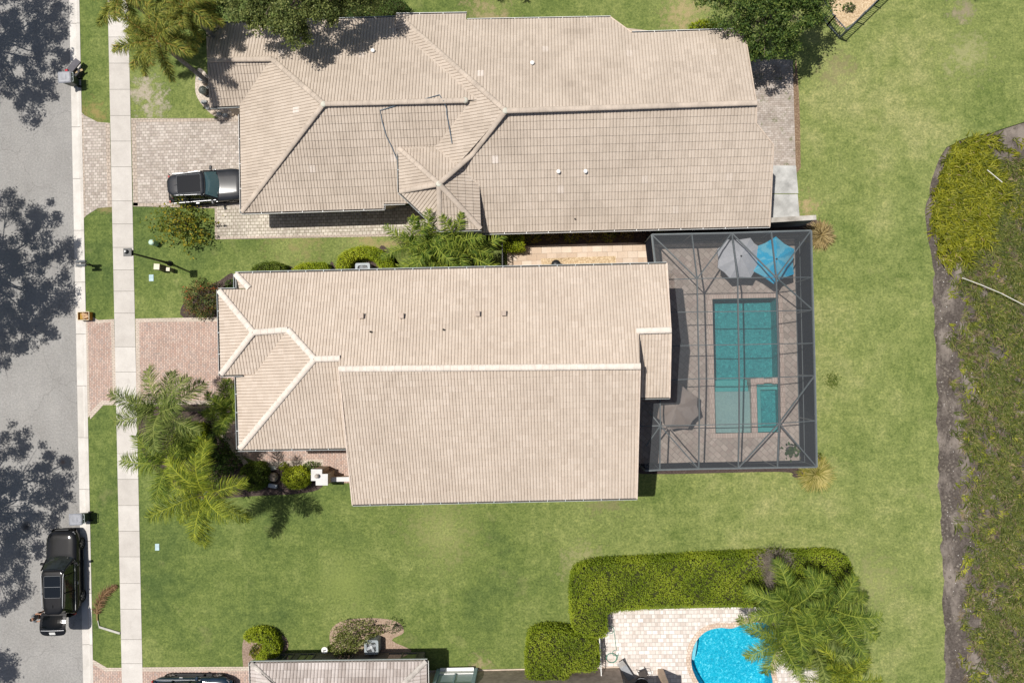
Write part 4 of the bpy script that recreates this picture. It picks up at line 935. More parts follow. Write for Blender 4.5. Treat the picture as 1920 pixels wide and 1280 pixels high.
# second pool
c0 = pt(1375, 1250)
pool = thing('pool', 'bright blue kidney shaped pool with tan brick coping on the white paver patio', 'pool', (c0.x, c0.y, -1.4), 'swimming pools')
cx = sum(p[0] for p in POOL2) / len(POOL2); cy = sum(p[1] for p in POOL2) / len(POOL2)
def sc2(f): return [(cx + (x - cx) * f, cy + (y - cy) * f) for x, y in POOL2]
BLUE = m_plaster('sparkle_blue_plaster', (0.004, 0.26, 0.40), (0.010, 0.46, 0.62), (0.50, 0.95, 1.0), 8)  # pale specks in the colour stand in for sparkle on the water
mb = MB(); o, i_ = POOL2, sc2(0.93); n = len(o)
a = sum(o[k][0] * o[(k + 1) % n][1] - o[(k + 1) % n][0] * o[k][1] for k in range(n)); 
if a < 0: o = o[::-1]; i_ = i_[::-1]
for k in range(n):
    k2 = (k + 1) % n; mb.face([(o[k2][0], o[k2][1], 0.0), (o[k][0], o[k][1], 0.0), (i_[k][0], i_[k][1], -1.3), (i_[k2][0], i_[k2][1], -1.3)])
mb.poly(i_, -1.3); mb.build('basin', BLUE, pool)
mb = MB(); mb.poly(sc2(0.998), -0.10); mb.build('water', m_water('pool_water_blue', (0.74, 0.93, 0.95), 3.5, 0.8), pool)
mb = MB(); sh = smooth_loop([(pt(x, y).x, pt(x, y).y) for x, y in ((1299, 1208), (1306, 1198), (1309, 1206), (1307, 1222), (1303, 1240), (1297, 1232))], 4); mb.poly(sh, -0.28, thick=1.0); mb.build('step', plain('pale_step_plaster', (0.30, 0.56, 0.64), 0.7, 0.2), pool)
COPB = m_paver('tan_coping_bricks', (0.56, 0.43, 0.33), (0.74, 0.62, 0.52), (0.38, 0.30, 0.24), 0.16, 0.16, exf=0.4, extra=(0.45, 0.28, 0.20), msz=0.012)
mb = MB(); oo = []
for k in range(n):
    a, b = Vector(o[k - 1]), Vector(o[(k + 1) % n]); t = (b - a).normalized(); oo.append((o[k][0] + t.y * 0.30, o[k][1] - t.x * 0.30))
for k in range(n):
    k2 = (k + 1) % n
    mb.face([(o[k][0], o[k][1], 0.04), (oo[k][0], oo[k][1], 0.04), (oo[k2][0], oo[k2][1], 0.04), (o[k2][0], o[k2][1], 0.04)]); mb.face([(o[k2][0], o[k2][1], -0.08), (o[k][0], o[k][1], -0.08), (o[k][0], o[k][1], 0.04), (o[k2][0], o[k2][1], 0.04)])
    mb.face([(oo[k][0], oo[k][1], 0.0), (oo[k2][0], oo[k2][1], 0.0), (oo[k2][0], oo[k2][1], 0.04), (oo[k][0], oo[k][1], 0.04)])
mb.build('coping', COPB, pool)

# ------------------------------------------------------------------ parasols
def parasol(label, verts, cen, he, ha, mat, finial=True, tilt=0):
    V = [P(x, y, he) for x, y in verts]; A = P(cen[0], cen[1], ha); base = Vector((A.x, A.y, 0.05))
    th = thing('parasol', label, 'parasol', base, 'parasols on the pool deck')
    mb = MB(); n = len(V)
    for k in range(n):
        a, b = V[k], V[(k + 1) % n]; m_ = a.lerp(b, 0.5).lerp(A, 0.05); m_.z -= 0.02
        prev = None
        for i in range(7):
            f = i / 6; z_ = 0.05 * math.sin(math.pi * f)
            ra, rb, rm = A.lerp(a, f), A.lerp(b, f), A.lerp(m_, f); rm.z -= 0.05 * f
            for r_ in (ra, rb, rm): r_.z += z_
            cur = (ra, rm, rb)
            if prev:
                for q0, q1 in ((0, 1), (1, 2)): mb.face([prev[q0], cur[q0], cur[q1], prev[q1]] if i > 1 else [prev[q0], cur[q0], cur[q1]])
            prev = cur
        for p_, q_ in ((a, m_), (m_, b)):
            p2 = p_.copy(); q2_ = q_.copy()
            if q_ is m_: q2_.z -= 0.05
            if p_ is m_: p2.z -= 0.05
            mb.face([p2, q2_, q2_ - Vector((0, 0, 0.12)), p2 - Vector((0, 0, 0.12))])
    mb.build('canopy', mat, th)
    mb = MB(); mb.tube([base, Vector((A.x, A.y, ha - 0.02))], 0.025, 8); mb.build('pole', BLACKM, th)
    for k in range(n): mb = MB(); mb.bar(A - Vector((0, 0, 0.03)), V[k] - Vector((0, 0, 0.02)), 0.015, 0.02); mb.build('rib', BLACKM, th)
    mb = MB(); mb.lathe(base, [(0.28, 0), (0.28, 0.06), (0.06, 0.10), (0.05, 0.3)], 18); mb.build('base', BLACKM, th)
    if finial: mb = MB(); mb.lathe(A, [(0.05, 0.0), (0.055, 0.04), (0.02, 0.09)], 10); mb.build('finial', BLACKM, th)
    return th
CW = plain('grey_white_canvas', (0.46, 0.47, 0.50), 0.9, 0.1, amt=0.06)
def radial(name, cen, a, b, n=26):
    m, nd, ln, bs = new_mat(name, 0.85, 0.1); v = pos(nd)
    mp = mapping(nd, ln, v, 0, (1, 1, 1), (-cen.x, -cen.y, 0)); g = nd.new('ShaderNodeTexGradient'); g.gradient_type = 'RADIAL'; ln.new(mp, g.inputs[0])
    w = noise(nd, ln, v, 2.0, 3); s_ = math_(nd, ln, 'SINE', math_(nd, ln, 'ADD', math_(nd, ln, 'MULTIPLY', g.outputs['Fac'], n * 2 * math.pi / 2), math_(nd, ln, 'MULTIPLY', w, 7.0)))
    c = ramp(nd, ln, math_(nd, ln, 'MULTIPLY_ADD', s_, 0.5, 0.5), [(0.25, a), (0.75, b)]); ln.new(c, bs.inputs['Base Color']); return m
parasol('pale grey octagonal parasol beside the blue one under the screen enclosure', [(1363, 449), (1407, 446), (1426, 464), (1425, 500), (1408, 520), (1369, 522), (1346, 502), (1345, 467)], (1389.5, 480), 2.15, 2.75, CW)
parasol('bright blue hexagonal parasol faded in stripes, near the corner of the enclosure', [(1455, 443.5), (1489.5, 467), (1488.5, 514), (1450.5, 532), (1412, 508), (1413.5, 464)], (1456, 485.5), 2.15, 2.75, radial('sun_faded_blue_canvas', P(1456, 485, 2.7), (0.008, 0.36, 0.60), (0.13, 0.47, 0.63), 11))
parasol('faded taupe parasol beside the shallow ledge, next to the house wall', [(1274, 718), (1308, 744), (1311, 777), (1290, 803), (1254, 806), (1232, 783), (1238, 742)], (1268, 763), 2.1, 2.6, radial('faded_taupe_canvas', P(1268, 763, 2.6), (0.27, 0.22, 0.19), (0.31, 0.26, 0.23), 8), False)

# ------------------------------------------------------------------ vehicles
def ring(L0, L1, w, z, n=4, r=0.35, rr=None):
    """rounded rectangle, counter-clockwise: rear L0, front L1, half width w"""
    pts = []
    rf = r if rr is None else rr
    for cx_, cy_, a0, rad in ((L1, w, 0, rf), (L0, w, 90, r), (L0, -w, 180, r), (L1, -w, 270, rf)):
        sx = 1 if cx_ == L1 else -1; sy = 1 if cy_ > 0 else -1
        for k in range(n + 1):
            t = R_(a0 + 90 * k / n); pts.append((cx_ - sx * rad + rad * math.cos(t), cy_ - sy * min(rad, w) + min(rad, w) * math.sin(t), z))
    return pts
def taper(rg_, xa, xc, k=0.16): return [(x, y * (1 - k * min(1, max(0, (xc - x) / (xc - xa))) ** 1.5), z) for x, y, z in rg_]
def loft(mb, rings, mi=0, top=True, bottom=True):
    n = len(rings[0]); i0 = len(mb.v)
    for r in rings: mb.v += [tuple(p) for p in r]
    for k in range(len(rings) - 1):
        for j in range(n):
            j2 = (j + 1) % n; o = i0 + k * n; mb.f.append((o + j, o + j2, o + n + j2, o + n + j)); mb.m.append(mi); mb.uv.append(None)
    if top: mb.f.append(tuple(i0 + (len(rings) - 1) * n + j for j in range(n))); mb.m.append(mi); mb.uv.append(None)
    if bottom: mb.f.append(tuple(i0 + j for j in range(n - 1, -1, -1))); mb.m.append(mi); mb.uv.append(None)
TYRE = plain('tyre_rubber', (0.02, 0.02, 0.02), 0.85, 0.2); RIM = plain('alloy_rim', (0.30, 0.30, 0.31), 0.35, 0.5, 0.8)
CHROME = plain('bright_trim', (0.48, 0.49, 0.50), 0.42, 0.5, 0.5, amt=0.03); LAMP = new_mat('lamp_glass', 0.15, 0.6, col=(0.22, 0.22, 0.23))[0]; REDL = new_mat('red_lamp', 0.15, 0.6, col=(0.32, 0.012, 0.01))[0]
PLATE = plain('plate_white', (0.62, 0.62, 0.60), 0.5, 0.3); INTER = plain('cabin_dark', (0.05, 0.05, 0.05), 0.8, 0.2)
def paint(name, col, rough=0.22):
    m, nd, ln, b = new_mat(name, 0.5, 0.15, 0.0, col); b.inputs['Coat Weight'].default_value = 0.6; b.inputs['Coat Roughness'].default_value = 0.12
    n = noise(nd, ln, objc(nd), 2.5, 4); c = ramp(nd, ln, n, [(0.3, tuple(x * 0.8 for x in col)), (0.7, tuple(x * 1.25 for x in col))]); ln.new(c, b.inputs['Base Color']); return m
WSH = new_mat('windscreen_glass', 0.04, 0.5, col=(0.018, 0.022, 0.022))[0]
def suv(label, loc, rz, L, W, H, pm, open_hatch=False, roofglass=True, seat_tone=False, windscreen=None):
    t = thing('parked_car', label, 'car', loc, 'parked cars', rz)
    ORG[t.name] = Vector(); hl, hw = L / 2, W / 2
    zb = H * 0.56                                         # belt line
    xw, xr0, xr1, xb = hl - 1.58, -hl + 0.46, hl - 2.30, -hl + 0.14   # windscreen foot, roof rear, roof front, rear glass foot
    # lower body: lofted cross sections along the length
    mb = MB(); st = []
    N = 26
    for k in range(N + 1):
        u = k / N; x = -hl + L * u
        e = min((x + hl), (hl - x)); ef = 1 - max(0, 1 - e / 0.80) ** 2.4; w = hw * (0.66 + 0.34 * ef)
        if x > xw - 0.1:
            g = (x - xw + 0.1) / (hl - xw + 0.1); zt = zb - 0.02 - 0.10 * g - 0.28 * max(0, (g - 0.80) / 0.2) ** 2; dome = 0.055
        elif x < xb + 0.1: zt = zb - 0.03 - 0.22 * max(0, 1 - (x + hl) / 0.22) ** 2; dome = 0.02
        else: zt = zb; dome = 0.01
        zl = 0.30 + 0.14 * (1 - ef)
        sec = [(-0.0, zl), (0.70, zl), (0.90, zl + 0.02), (0.965, zl + 0.16), (1.0, zl + 0.34), (0.995, zt - 0.20), (0.975, zt - 0.09), (0.92, zt - 0.025), (0.80, zt + dome * 0.35), (0.74, zt + dome * 0.75), (0.45, zt + dome), (0.0, zt + dome * 1.1)]
        half = [(x, w * a, z) for a, z in sec]; st.append(half + [(x, -p[1], p[2]) for p in half[-2:0:-1]])
    n = len(st[0]); i0 = 0
    for r in st: mb.v += r
    for k in range(N):
        for j in range(n):
            j2 = (j + 1) % n; mb.f.append((k * n + j, k * n + j2, (k + 1) * n + j2, (k + 1) * n + j)); mb.m.append(0); mb.uv.append(None)
    mb.f.append(tuple(range(n - 1, -1, -1))); mb.f.append(tuple(N * n + j for j in range(n))); mb.m += [0, 0]; mb.uv += [None, None]
    mb.build('body', pm, t, smooth=True)
    mb = MB()                                              # glasshouse
    r0 = ring(xb + 0.03, xw, hw * 0.90, zb - 0.02, 5, 0.42, 0.30); r1 = ring(xr0 - 0.04, xr1 + 0.10, hw * 0.715, H - 0.10, 5, 0.40, 0.22); r0 = taper(r0, xr0, xr1, 0.12); r1 = taper(r1, xr0, xr1)
    def mix(f): return [tuple(a[i] + (b[i] - a[i]) * f for i in range(3)) for a, b in zip(r0, r1)]
    loft(mb, [mix(0), mix(0.35), mix(0.7), mix(1.0)], bottom=False); g = mb.build('side_glass', GLASSD, t, smooth=False)
    mb = MB(); a_ = [(xw - 0.02, s_ * hw * 0.80, zb + 0.02) for s_ in (-1, 1)]; b_ = [(xr1 + 0.13, s_ * hw * 0.66, H - 0.12) for s_ in (1, -1)]
    nrm = Vector((0.5, 0, 0.87)) * 0.02; c_ = a_ + b_; segs = 6
    for k in range(segs):
        for j in range(6):
            def wp(uu, vv):
                x0 = xw + 0.01 - 0.16 * (2 * uu - 1) ** 2; y0 = hw * 0.82 * (2 * uu - 1); x1 = xr1 + 0.14 - 0.07 * (2 * uu - 1) ** 2; y1 = hw * 0.68 * (2 * uu - 1)
                return (x0 + (x1 - x0) * vv + 0.02, y0 + (y1 - y0) * vv, zb + 0.045 + (H - 0.105 - zb - 0.045) * vv + 0.03 * math.sin(math.pi * vv))
            mb.face([wp(k / segs, j / 6), wp((k + 1) / segs, j / 6), wp((k + 1) / segs, (j + 1) / 6), wp(k / segs, (j + 1) / 6)])
    ws = mb.build('windscreen', windscreen or WSH, t, smooth=True)
    mb = MB(); mb.bar((xw - 0.06, -0.1, zb + 0.10), (xw - 0.30, 0.45, zb + 0.17), 0.03, 0.02); mb.bar((xw - 0.06, -0.55, zb + 0.10), (xw - 0.28, -0.1, zb + 0.17), 0.03, 0.02); mb.build('wiper', BLACKM, t)
    mb = MB()                                              # roof skin
    rr0 = ring(xr0 - 0.10, xr1 + 0.08, hw * 0.725, H - 0.11, 5, 0.42, 0.24); rr1 = ring(xr0 - 0.10, xr1 + 0.06, hw * 0.715, H - 0.05, 5, 0.42, 0.24); rr2 = ring(xr0 + 0.08, xr1 - 0.08, hw * 0.64, H - 0.012, 5, 0.36, 0.2); rr3 = ring(xr0 + 0.35, xr1 - 0.3, hw * 0.4, H, 5, 0.12, 0.18)
    loft(mb, [taper(q_, xr0, xr1) for q_ in (rr0, rr1, rr2, rr3)]); mb.build('roof', pm, t, smooth=True)
    if roofglass:
        x0, x1 = xr0 + (0.95 if open_hatch else 0.55), xr1 - (0.28 if open_hatch else 0.12); w_ = hw * (0.50 if open_hatch else 0.54)
        mb = MB(); loft(mb, [ring(x0, x1, w_, H - 0.03, 3, 0.07), ring(x0, x1, w_, H + 0.012, 3, 0.07)]); sr = mb.build('sunroof', new_mat('tinted_sunroof', 0.04, 0.4, col=(0.006, 0.009, 0.013))[0], t)
        mb = MB(); lp = ring(x0 - 0.02, x1 + 0.02, w_ + 0.02, H + 0.012, 3, 0.08); mb.tube(lp + [lp[0]], 0.010, 5)
        if open_hatch: mb.bar(((x0 + x1) / 2, -w_, H + 0.014), ((x0 + x1) / 2, w_, H + 0.014), 0.02, 0.016)
        mb.build('frame', plain('sunroof_frame', (0.20, 0.21, 0.22), 0.5, 0.3), sr)
    for s_ in (-1, 1):
        mb = MB(); mb.tube([(xr0 + 0.30, s_ * hw * 0.62, H - 0.03), (xr0 + 0.45, s_ * hw * 0.645, H + 0.035), (xr1 - 0.35, s_ * hw * 0.70, H + 0.035), (xr1 - 0.15, s_ * hw * 0.70, H - 0.03)], 0.022, 6); mb.build('roof_rail', CHROME, t)
        for nm, pts in (('pillar', [(xw - 0.16, hw * 0.89, zb), (xr1 + 0.06, hw * 0.745, H - 0.09)]), ('pillar', [(0.05, hw * 0.905, zb), (0.02, hw * 0.75, H - 0.09)]), ('pillar', [(-1.05, hw * 0.905, zb), (-1.02, hw * 0.75, H - 0.09)]), ('pillar', [(xb + 0.10, hw * 0.86, zb), (xr0 + 0.02, hw * 0.72, H - 0.09)])):
            mb = MB(); a, b = Vector(pts[0]), Vector(pts[1]); a.y *= s_; b.y *= s_; mb.bar(a, b, 0.06 if nm else 0, 0.06); mb.build(nm, pm, t)
        mb = MB(); mb.bar((xb + 0.25, s_ * hw * 0.93, zb + 0.012), (xw - 0.25, s_ * hw * 0.93, zb + 0.012), 0.022, 0.03); mb.build('window_trim', CHROME, t)
        mb = MB(); mb.box((xw - 0.42, s_ * (hw + 0.07), zb + 0.10), (0.14, 0.26, 0.16), s_ * R_(-12)); mb.build('wing_mirror', pm, t, bevel=0.03)
        mb = MB(); mb.bar((-hl + 1.3, s_ * (hw + 0.0), 0.36), (hl - 1.35, s_ * (hw + 0.0), 0.36), 0.10, 0.07); mb.build('running_board', BLACKM, t)
        for xd in (0.52, -0.62): mb = MB(); mb.box((xd, s_ * (hw + 0.006), zb - 0.16), (0.20, 0.035, 0.035)); mb.build('door_handle', CHROME, t)
        mb = MB(); mb.box((hl - 0.30, s_ * hw * 0.68, zb - 0.24), (0.24, 0.30, 0.12), s_ * R_(-34)); mb.build('headlight', LAMP, t, bevel=0.03)
        mb = MB(); mb.box((-hl + 0.17, s_ * hw * 0.74, zb - 0.12), (0.12, 0.24, 0.18), s_ * R_(34)); mb.build('tail_light', REDL, t, bevel=0.03)
        for xc in (hl - 0.98, -hl + 1.05):
            R0 = 0.39
            mb = MB(); prof = [(0.24, -0.12), (0.36, -0.125), (R0, -0.10), (R0, 0.10), (0.36, 0.125), (0.24, 0.12)]
            n_ = 24; i0 = len(mb.v)
            for r_, yy in prof:
                for j in range(n_): a = 2 * math.pi * j / n_; mb.v.append((xc + r_ * math.cos(a), s_ * (hw - 0.12) + yy, R0 + r_ * math.sin(a)))
            for k in range(5):
                for j in range(n_): j2 = (j + 1) % n_; mb.f.append((k * n_ + j, k * n_ + j2, (k + 1) * n_ + j2, (k + 1) * n_ + j)); mb.m.append(0); mb.uv.append(None)
            wh = mb.build('tyre', TYRE, t, smooth=True)
            mb = MB()
            for j in range(5):
                a = 2 * math.pi * j / 5; mb.bar((xc, s_ * (hw - 0.02), R0), (xc + 0.25 * math.cos(a), s_ * (hw - 0.02), R0 + 0.25 * math.sin(a)), 0.03, 0.07)
            mb.tube([(xc + 0.255 * math.cos(2 * math.pi * j / 20), s_ * (hw - 0.03), R0 + 0.255 * math.sin(2 * math.pi * j / 20)) for j in range(21)], 0.025, 6)
            mb.build('rim', RIM, wh)
    mb = MB(); mb.box((hl - 0.03, 0, zb - 0.28), (0.07, 0.85, 0.22)); mb.build('grille', BLACKM, t, bevel=0.02)
    mb = MB(); mb.box((xr0 + 0.42, 0, H + 0.015), (0.16, 0.05, 0.05)); mb.build('aerial', pm, t, bevel=0.01)
    if open_hatch:
        # raised tailgate reaching out behind the car
        gx0, gx1 = -hl - 0.86, xr0 - 0.03
        def gz(x, dz): f = (gx1 - x) / (gx1 - gx0); return H - 0.05 + 0.17 * math.sin(min(1, f / 0.62) * math.pi / 2) - 0.42 * max(0, f - 0.62) ** 1.3 + dz
        def gsheet(mb, x0, x1, w, dz, th, r, n=10):
            """curved panel with rounded free corners"""
            def hw_(x): e = x - x0; return w - (r - math.sqrt(max(0, r * r - (r - e) ** 2)) if e < r else 0)
            xs = [x0 + (x1 - x0) * (k / n) ** 1.5 for k in range(n + 1)]
            for a_, b_ in zip(xs, xs[1:]):
                for k in range(8):
                    u0, u1 = -1 + k / 4, -1 + (k + 1) / 4; cz = lambda u: -0.05 * u * u
                    pa, pb, pc, pd = (a_, hw_(a_) * u0, gz(a_, dz) + cz(u0)), (b_, hw_(b_) * u0, gz(b_, dz) + cz(u0)), (b_, hw_(b_) * u1, gz(b_, dz) + cz(u1)), (a_, hw_(a_) * u1, gz(a_, dz) + cz(u1))
                    mb.face([pa, pb, pc, pd]); mb.face([(q[0], q[1], q[2] - th) for q in (pd, pc, pb, pa)])
                for sg in (-1, 1):
                    q = [(a_, sg * hw_(a_), gz(a_, dz) - 0.05), (b_, sg * hw_(b_), gz(b_, dz) - 0.05)]; mb.face([q[0], q[1], (q[1][0], q[1][1], q[1][2] - th), (q[0][0], q[0][1], q[0][2] - th)])
            a_ = xs[0]; w_ = hw_(a_); mb.face([(a_, -w_, gz(a_, dz) - 0.05), (a_, w_, gz(a_, dz) - 0.05), (a_, w_, gz(a_, dz) - th - 0.05), (a_, -w_, gz(a_, dz) - th - 0.05)])
        mb = MB(); gsheet(mb, gx0, gx1, hw * 0.80, 0, 0.07, 0.30); hg = mb.build('tailgate', pm, t, smooth=False)
        mb = MB(); gsheet(mb, gx0 + 0.42, gx1 - 0.10, hw * 0.66, 0.014, 0.01, 0.18); mb.build('rear_window', new_mat('rear_glass', 0.06, 0.25, col=(0.004, 0.005, 0.006))[0], hg)
        mb = MB(); mb.box(None, (0.17, 0.36, 0.02), M=Matrix.Translation((gx0 + 0.16, 0, gz(gx0 + 0.16, 0.02))) @ Matrix.Rotation(R_(-20), 4, 'Y')); mb.build('number_plate', PLATE, hg)
        mb = MB()
        for k in range(8): u0, u1 = -0.72 + k * 0.18, -0.54 + k * 0.18; mb.bar((gx0 + 0.34, hw * u0, gz(gx0 + 0.34, 0.012) - 0.05 * u0 * u0 * 1.5), (gx0 + 0.34, hw * u1, gz(gx0 + 0.34, 0.012) - 0.05 * u1 * u1 * 1.5), 0.03, 0.02)
        mb.build('trim_strip', CHROME, hg)
        mb = MB(); mb.box((-hl + 0.08, 0, 0.95), (0.06, hw * 1.5, 0.7)); mb.build('boot_opening', INTER, t)
    else:
        mb = MB(); mb.box((-hl - 0.012, 0, 0.78), (0.02, 0.34, 0.17)); mb.build('number_plate', PLATE, t)
    return t
def at0(x, y): v = P(x, y, 0); return (v.x, v.y, 0)
v = at0(131, 1067)
suv('black full size SUV parked at the kerb with its tailgate raised', (v[0], v[1], ROADZ + 0.0), R_(90.6), 5.25, 1.95, 1.88, paint('black_car_paint', (0.006, 0.006, 0.007)), open_hatch=True)
v = at0(398, 355)
suv('charcoal grey SUV with a glass roof, nose under the eave of the upper house', v, R_(3), 4.85, 1.98, 1.74, paint('charcoal_car_paint', (0.020, 0.022, 0.027)), windscreen=new_mat('teal_windscreen', 0.05, 0.8, col=(0.07, 0.13, 0.145))[0])
v = at0(369, 1290)
suv('dark navy SUV with red tail lights, cut by the bottom edge on the brick driveway', v, R_(-0.6), 4.95, 1.95, 1.70, paint('navy_car_paint', (0.010, 0.024, 0.045)))

# ------------------------------------------------------------------ bins and street furniture
BING = plain('grey_bin_plastic', (0.27, 0.28, 0.31), 0.42, 0.45, amt=0.2, sc=4); BINB = plain('dark_green_bin_plastic', (0.045, 0.060, 0.055), 0.5, 0.4)
def bin_(label, p, rz, group='wheeled bins at the kerb'):
    t = thing('wheeled_bin', label, 'bin', p, group, rz); ORG[t.name] = Vector()
    mb = MB(); loft(mb, [ring(-0.27, 0.25, 0.22, 0.06, 3, 0.05), ring(-0.36, 0.34, 0.30, 1.0, 3, 0.06), ring(-0.385, 0.365, 0.32, 1.01, 3, 0.06), ring(-0.385, 0.365, 0.32, 1.05, 3, 0.06)]); mb.build('body', BINB, t)
    mb = MB(); loft(mb, [ring(-0.36, 0.46, 0.35, 1.055, 3, 0.07), ring(-0.36, 0.47, 0.355, 1.09, 3, 0.07), ring(-0.30, 0.40, 0.29, 1.135, 3, 0.08)]); ld = mb.build('lid', BING, t, smooth=False)
    mb = MB(); mb.box((0.10, 0, 1.142), (0.34, 0.30, 0.02)); mb.box((0.40, 0, 1.12), (0.05, 0.30, 0.05)); mb.build('lid_panel', BING, ld, bevel=0.008)
    mb = MB(); mb.tube([(-0.46, -0.27, 1.03), (-0.46, 0.27, 1.03)], 0.02, 8)
    for s_ in (-0.27, 0, 0.27): mb.bar((-0.36, s_, 1.02), (-0.46, s_, 1.03), 0.04, 0.03)
    mb.build('handle', plain('pale_handle', (0.30, 0.34, 0.34), 0.5, 0.4), t)
    for s_ in (-1, 1):
        mb = MB(); mb.tube([(-0.32, s_ * 0.24, 0.13), (-0.32, s_ * 0.30, 0.13)], 0.13, 16); mb.build('wheel', TYRE, t)
    return t
g = at0(142, 156.5); bin_('grey lidded wheeled bin by the kerb beside the red box, near the top left', (g[0], g[1], 0.0), R_(182))
g = at0(162, 967); bin_('grey lidded wheeled bin standing just ahead of the black SUV', (g[0], g[1], -0.04), R_(181))
# recycling crate
g = at0(164, 593); t = thing('recycling_crate', 'small yellow orange open crate filled with flattened cardboard at the kerb', 'crate', (g[0], g[1], 0.02), None, R_(0.5)); ORG[t.name] = Vector()
YEL = plain('orange_crate_plastic', (0.48, 0.22, 0.03), 0.5, 0.4); hx, hy, hz = 0.35, 0.24, 0.42
mb = MB()
for c, d in (((0, hy, hz / 2), (2 * hx, 0.02, hz)), ((0, -hy, hz / 2), (2 * hx, 0.02, hz)), ((hx - 0.01, 0, hz / 2), (0.02, 2 * hy - 0.025, hz)), ((-hx + 0.01, 0, hz / 2), (0.02, 2 * hy - 0.025, hz)), ((0, 0, 0.03), (2 * hx - 0.045, 2 * hy - 0.025, 0.02))): mb.box(c, d)
mb.build('body', YEL, t)
mb = MB(); RMC = plain('cream_rim', (0.72, 0.62, 0.42), 0.5, 0.4); lp = ring(-hx - 0.01, hx + 0.01, hy + 0.015, hz + 0.005, 3, 0.05); mb.tube(lp + [lp[0]], 0.022, 6); mb.build('rim', RMC, t)
CARD = plain('cardboard', (0.50, 0.33, 0.19), 0.9, 0.1, amt=0.25)
mb = MB()
for c, d, a in (((0.10, -0.05, 0.36), (0.36, 0.20, 0.02), 0.4), ((0.12, 0.08, 0.38), (0.26, 0.07, 0.05), 0.5), ((-0.02, 0.10, 0.30), (0.3, 0.18, 0.03), -0.3)): mb.box(c, d, a)
ct = mb.build('flattened_cardboard', CARD); ct.location = t.location; ct.location.z += 0.02; tag(ct, 'folded pieces of cardboard lying inside the yellow orange crate', 'cardboard')
mb = MB(); mb.box((-0.20, 0, 0.28), (0.24, 0.38, 0.02)); mb.build('base_liner', plain('mustard_liner', (0.38, 0.22, 0.02), 0.6, 0.3), t)
# carton and box by the upper bin
g = at0(148, 134); mb = MB(); a, b = pt(133, 150, 0.62), pt(156, 119, 0.50)
d = (b - a).normalized(); mb.bar(a, b, 0.42, 0.10); o = mb.build('flat_box', plain('dark_grey_carton', (0.12, 0.115, 0.13), 0.8, 0.2), bevel=0.01)
for z_ in (): pass
solo(o, 'long flat dark grey box leaning behind the upper bin at the kerb', 'box')
mb = MB(); mb.prism(PP([(139, 146), (150, 131), (158, 137), (147, 152)]), 0.02, 0.42); o = mb.build('crate', plain('dark_crate', (0.05, 0.05, 0.055), 0.7, 0.3), bevel=0.01); solo(o, 'dark low crate under the long grey box at the kerb', 'crate')
mb = MB(); c_ = pt(137, 140, 0.55); mb.box(c_, (0.17, 0.14, 0.35), R_(20)); o = mb.build('red_box', plain('red_card', (0.42, 0.02, 0.035), 0.6, 0.3), bevel=0.01); c_.z = 0; solo(o, 'small red box at the end of the long dark grey box', 'box')
mb = MB(); mb.bar(pt(148, 141, 0.42), pt(161, 135, 0.36), 0.12, 0.04); o = mb.build('wood_offcut', plain('pale_wood', (0.55, 0.42, 0.24), 0.8, 0.2)); solo(o, 'short pale wooden offcut sticking out beside the upper bin', 'board')
# twin mailbox
g = at0(172, 498); t = thing('mailbox', 'twin dark mailbox with a thin arm on the lawn strip by the kerb', 'mailbox', (g[0], g[1], 0), None, R_(0)); ORG[t.name] = Vector()
MBX = plain('dark_grey_mailbox', (0.13, 0.14, 0.15), 0.5, 0.4)
mb = MB(); mb.box((0.05, 0, 0.5), (0.09, 0.09, 1.0)); mb.build('post', BLACKM, t)
mb = MB(); mb.box((0.05, 0, 0.98), (0.30, 0.34, 0.05)); mb.build('crossbar', BLACKM, t)
for s_ in (-1, 1):
    mb = MB(); n_ = 8; prof = [(-0.075, 0.0), (-0.075, 0.12)] + [(0.075 * -math.cos(math.pi * j / n_), 0.12 + 0.075 * math.sin(math.pi * j / n_)) for j in range(1, n_)] + [(0.075, 0.12), (0.075, 0.0)]
    A = [(-0.29, y_ + s_ * 0.125, z_ + 1.0) for y_, z_ in prof]; Bq = [(0.27, y_ + s_ * 0.125, z_ + 1.0) for y_, z_ in prof]
    for j in range(len(prof)): j2 = (j + 1) % len(prof); mb.face([A[j], A[j2], Bq[j2], Bq[j]])
    mb.face(A[::-1]); mb.face(Bq); mb.build('letter_box', MBX, t)
mb = MB(); mb.tube([(-0.28, 0.16, 1.1), (-0.52, 0.30, 1.05), (-0.75, 0.42, 0.9)], 0.02, 6); mb.build('arm', BLACKM, t)
# street lamp
g = at0(319, 494); t = thing('street_lamp', 'tall black street lamp leaning across the sidewalk with a square lantern', 'street lamp', g, None, 0); ORG[t.name] = Vector()
hp = P(239.5, 473, 4.95) - Vector(g)
lean = hp.copy(); lean.z = 0
mb = MB(); mb.tube([(0, 0, 0), (lean.x * 0.5, lean.y * 0.5, 2.4), (lean.x, lean.y, 4.7)], [0.075, 0.06, 0.05], 10); mb.build('pole', BLACKM, t)
mb = MB(); mb.lathe((0, 0, 0), [(0.17, 0), (0.17, 0.12), (0.10, 0.2), (0.09, 0.6), (0.075, 0.65)], 16); mb.build('base', BLACKM, t)
mb = MB(); c = Vector((lean.x, lean.y, 4.85)); mb.box(c + Vector((0, 0, 0.12)), (0.46, 0.46, 0.05)); mb.box(c + Vector((0, 0, -0.22)), (0.30, 0.30, 0.05))
for sx in (-1, 1):
    for sy in (-1, 1): mb.bar(c + Vector((sx * 0.14, sy * 0.14, -0.2)), c + Vector((sx * 0.19, sy * 0.19, 0.1)), 0.03, 0.03)
ln_ = mb.build('lantern', BLACKM, t)
mb = MB(); mb.lathe(c + Vector((-0.03, 0.02, 0.14)), [(0.13, 0.0), (0.11, 0.06), (0.04, 0.12)], 12); mb.build('photocell_cap', BLACKM, ln_)
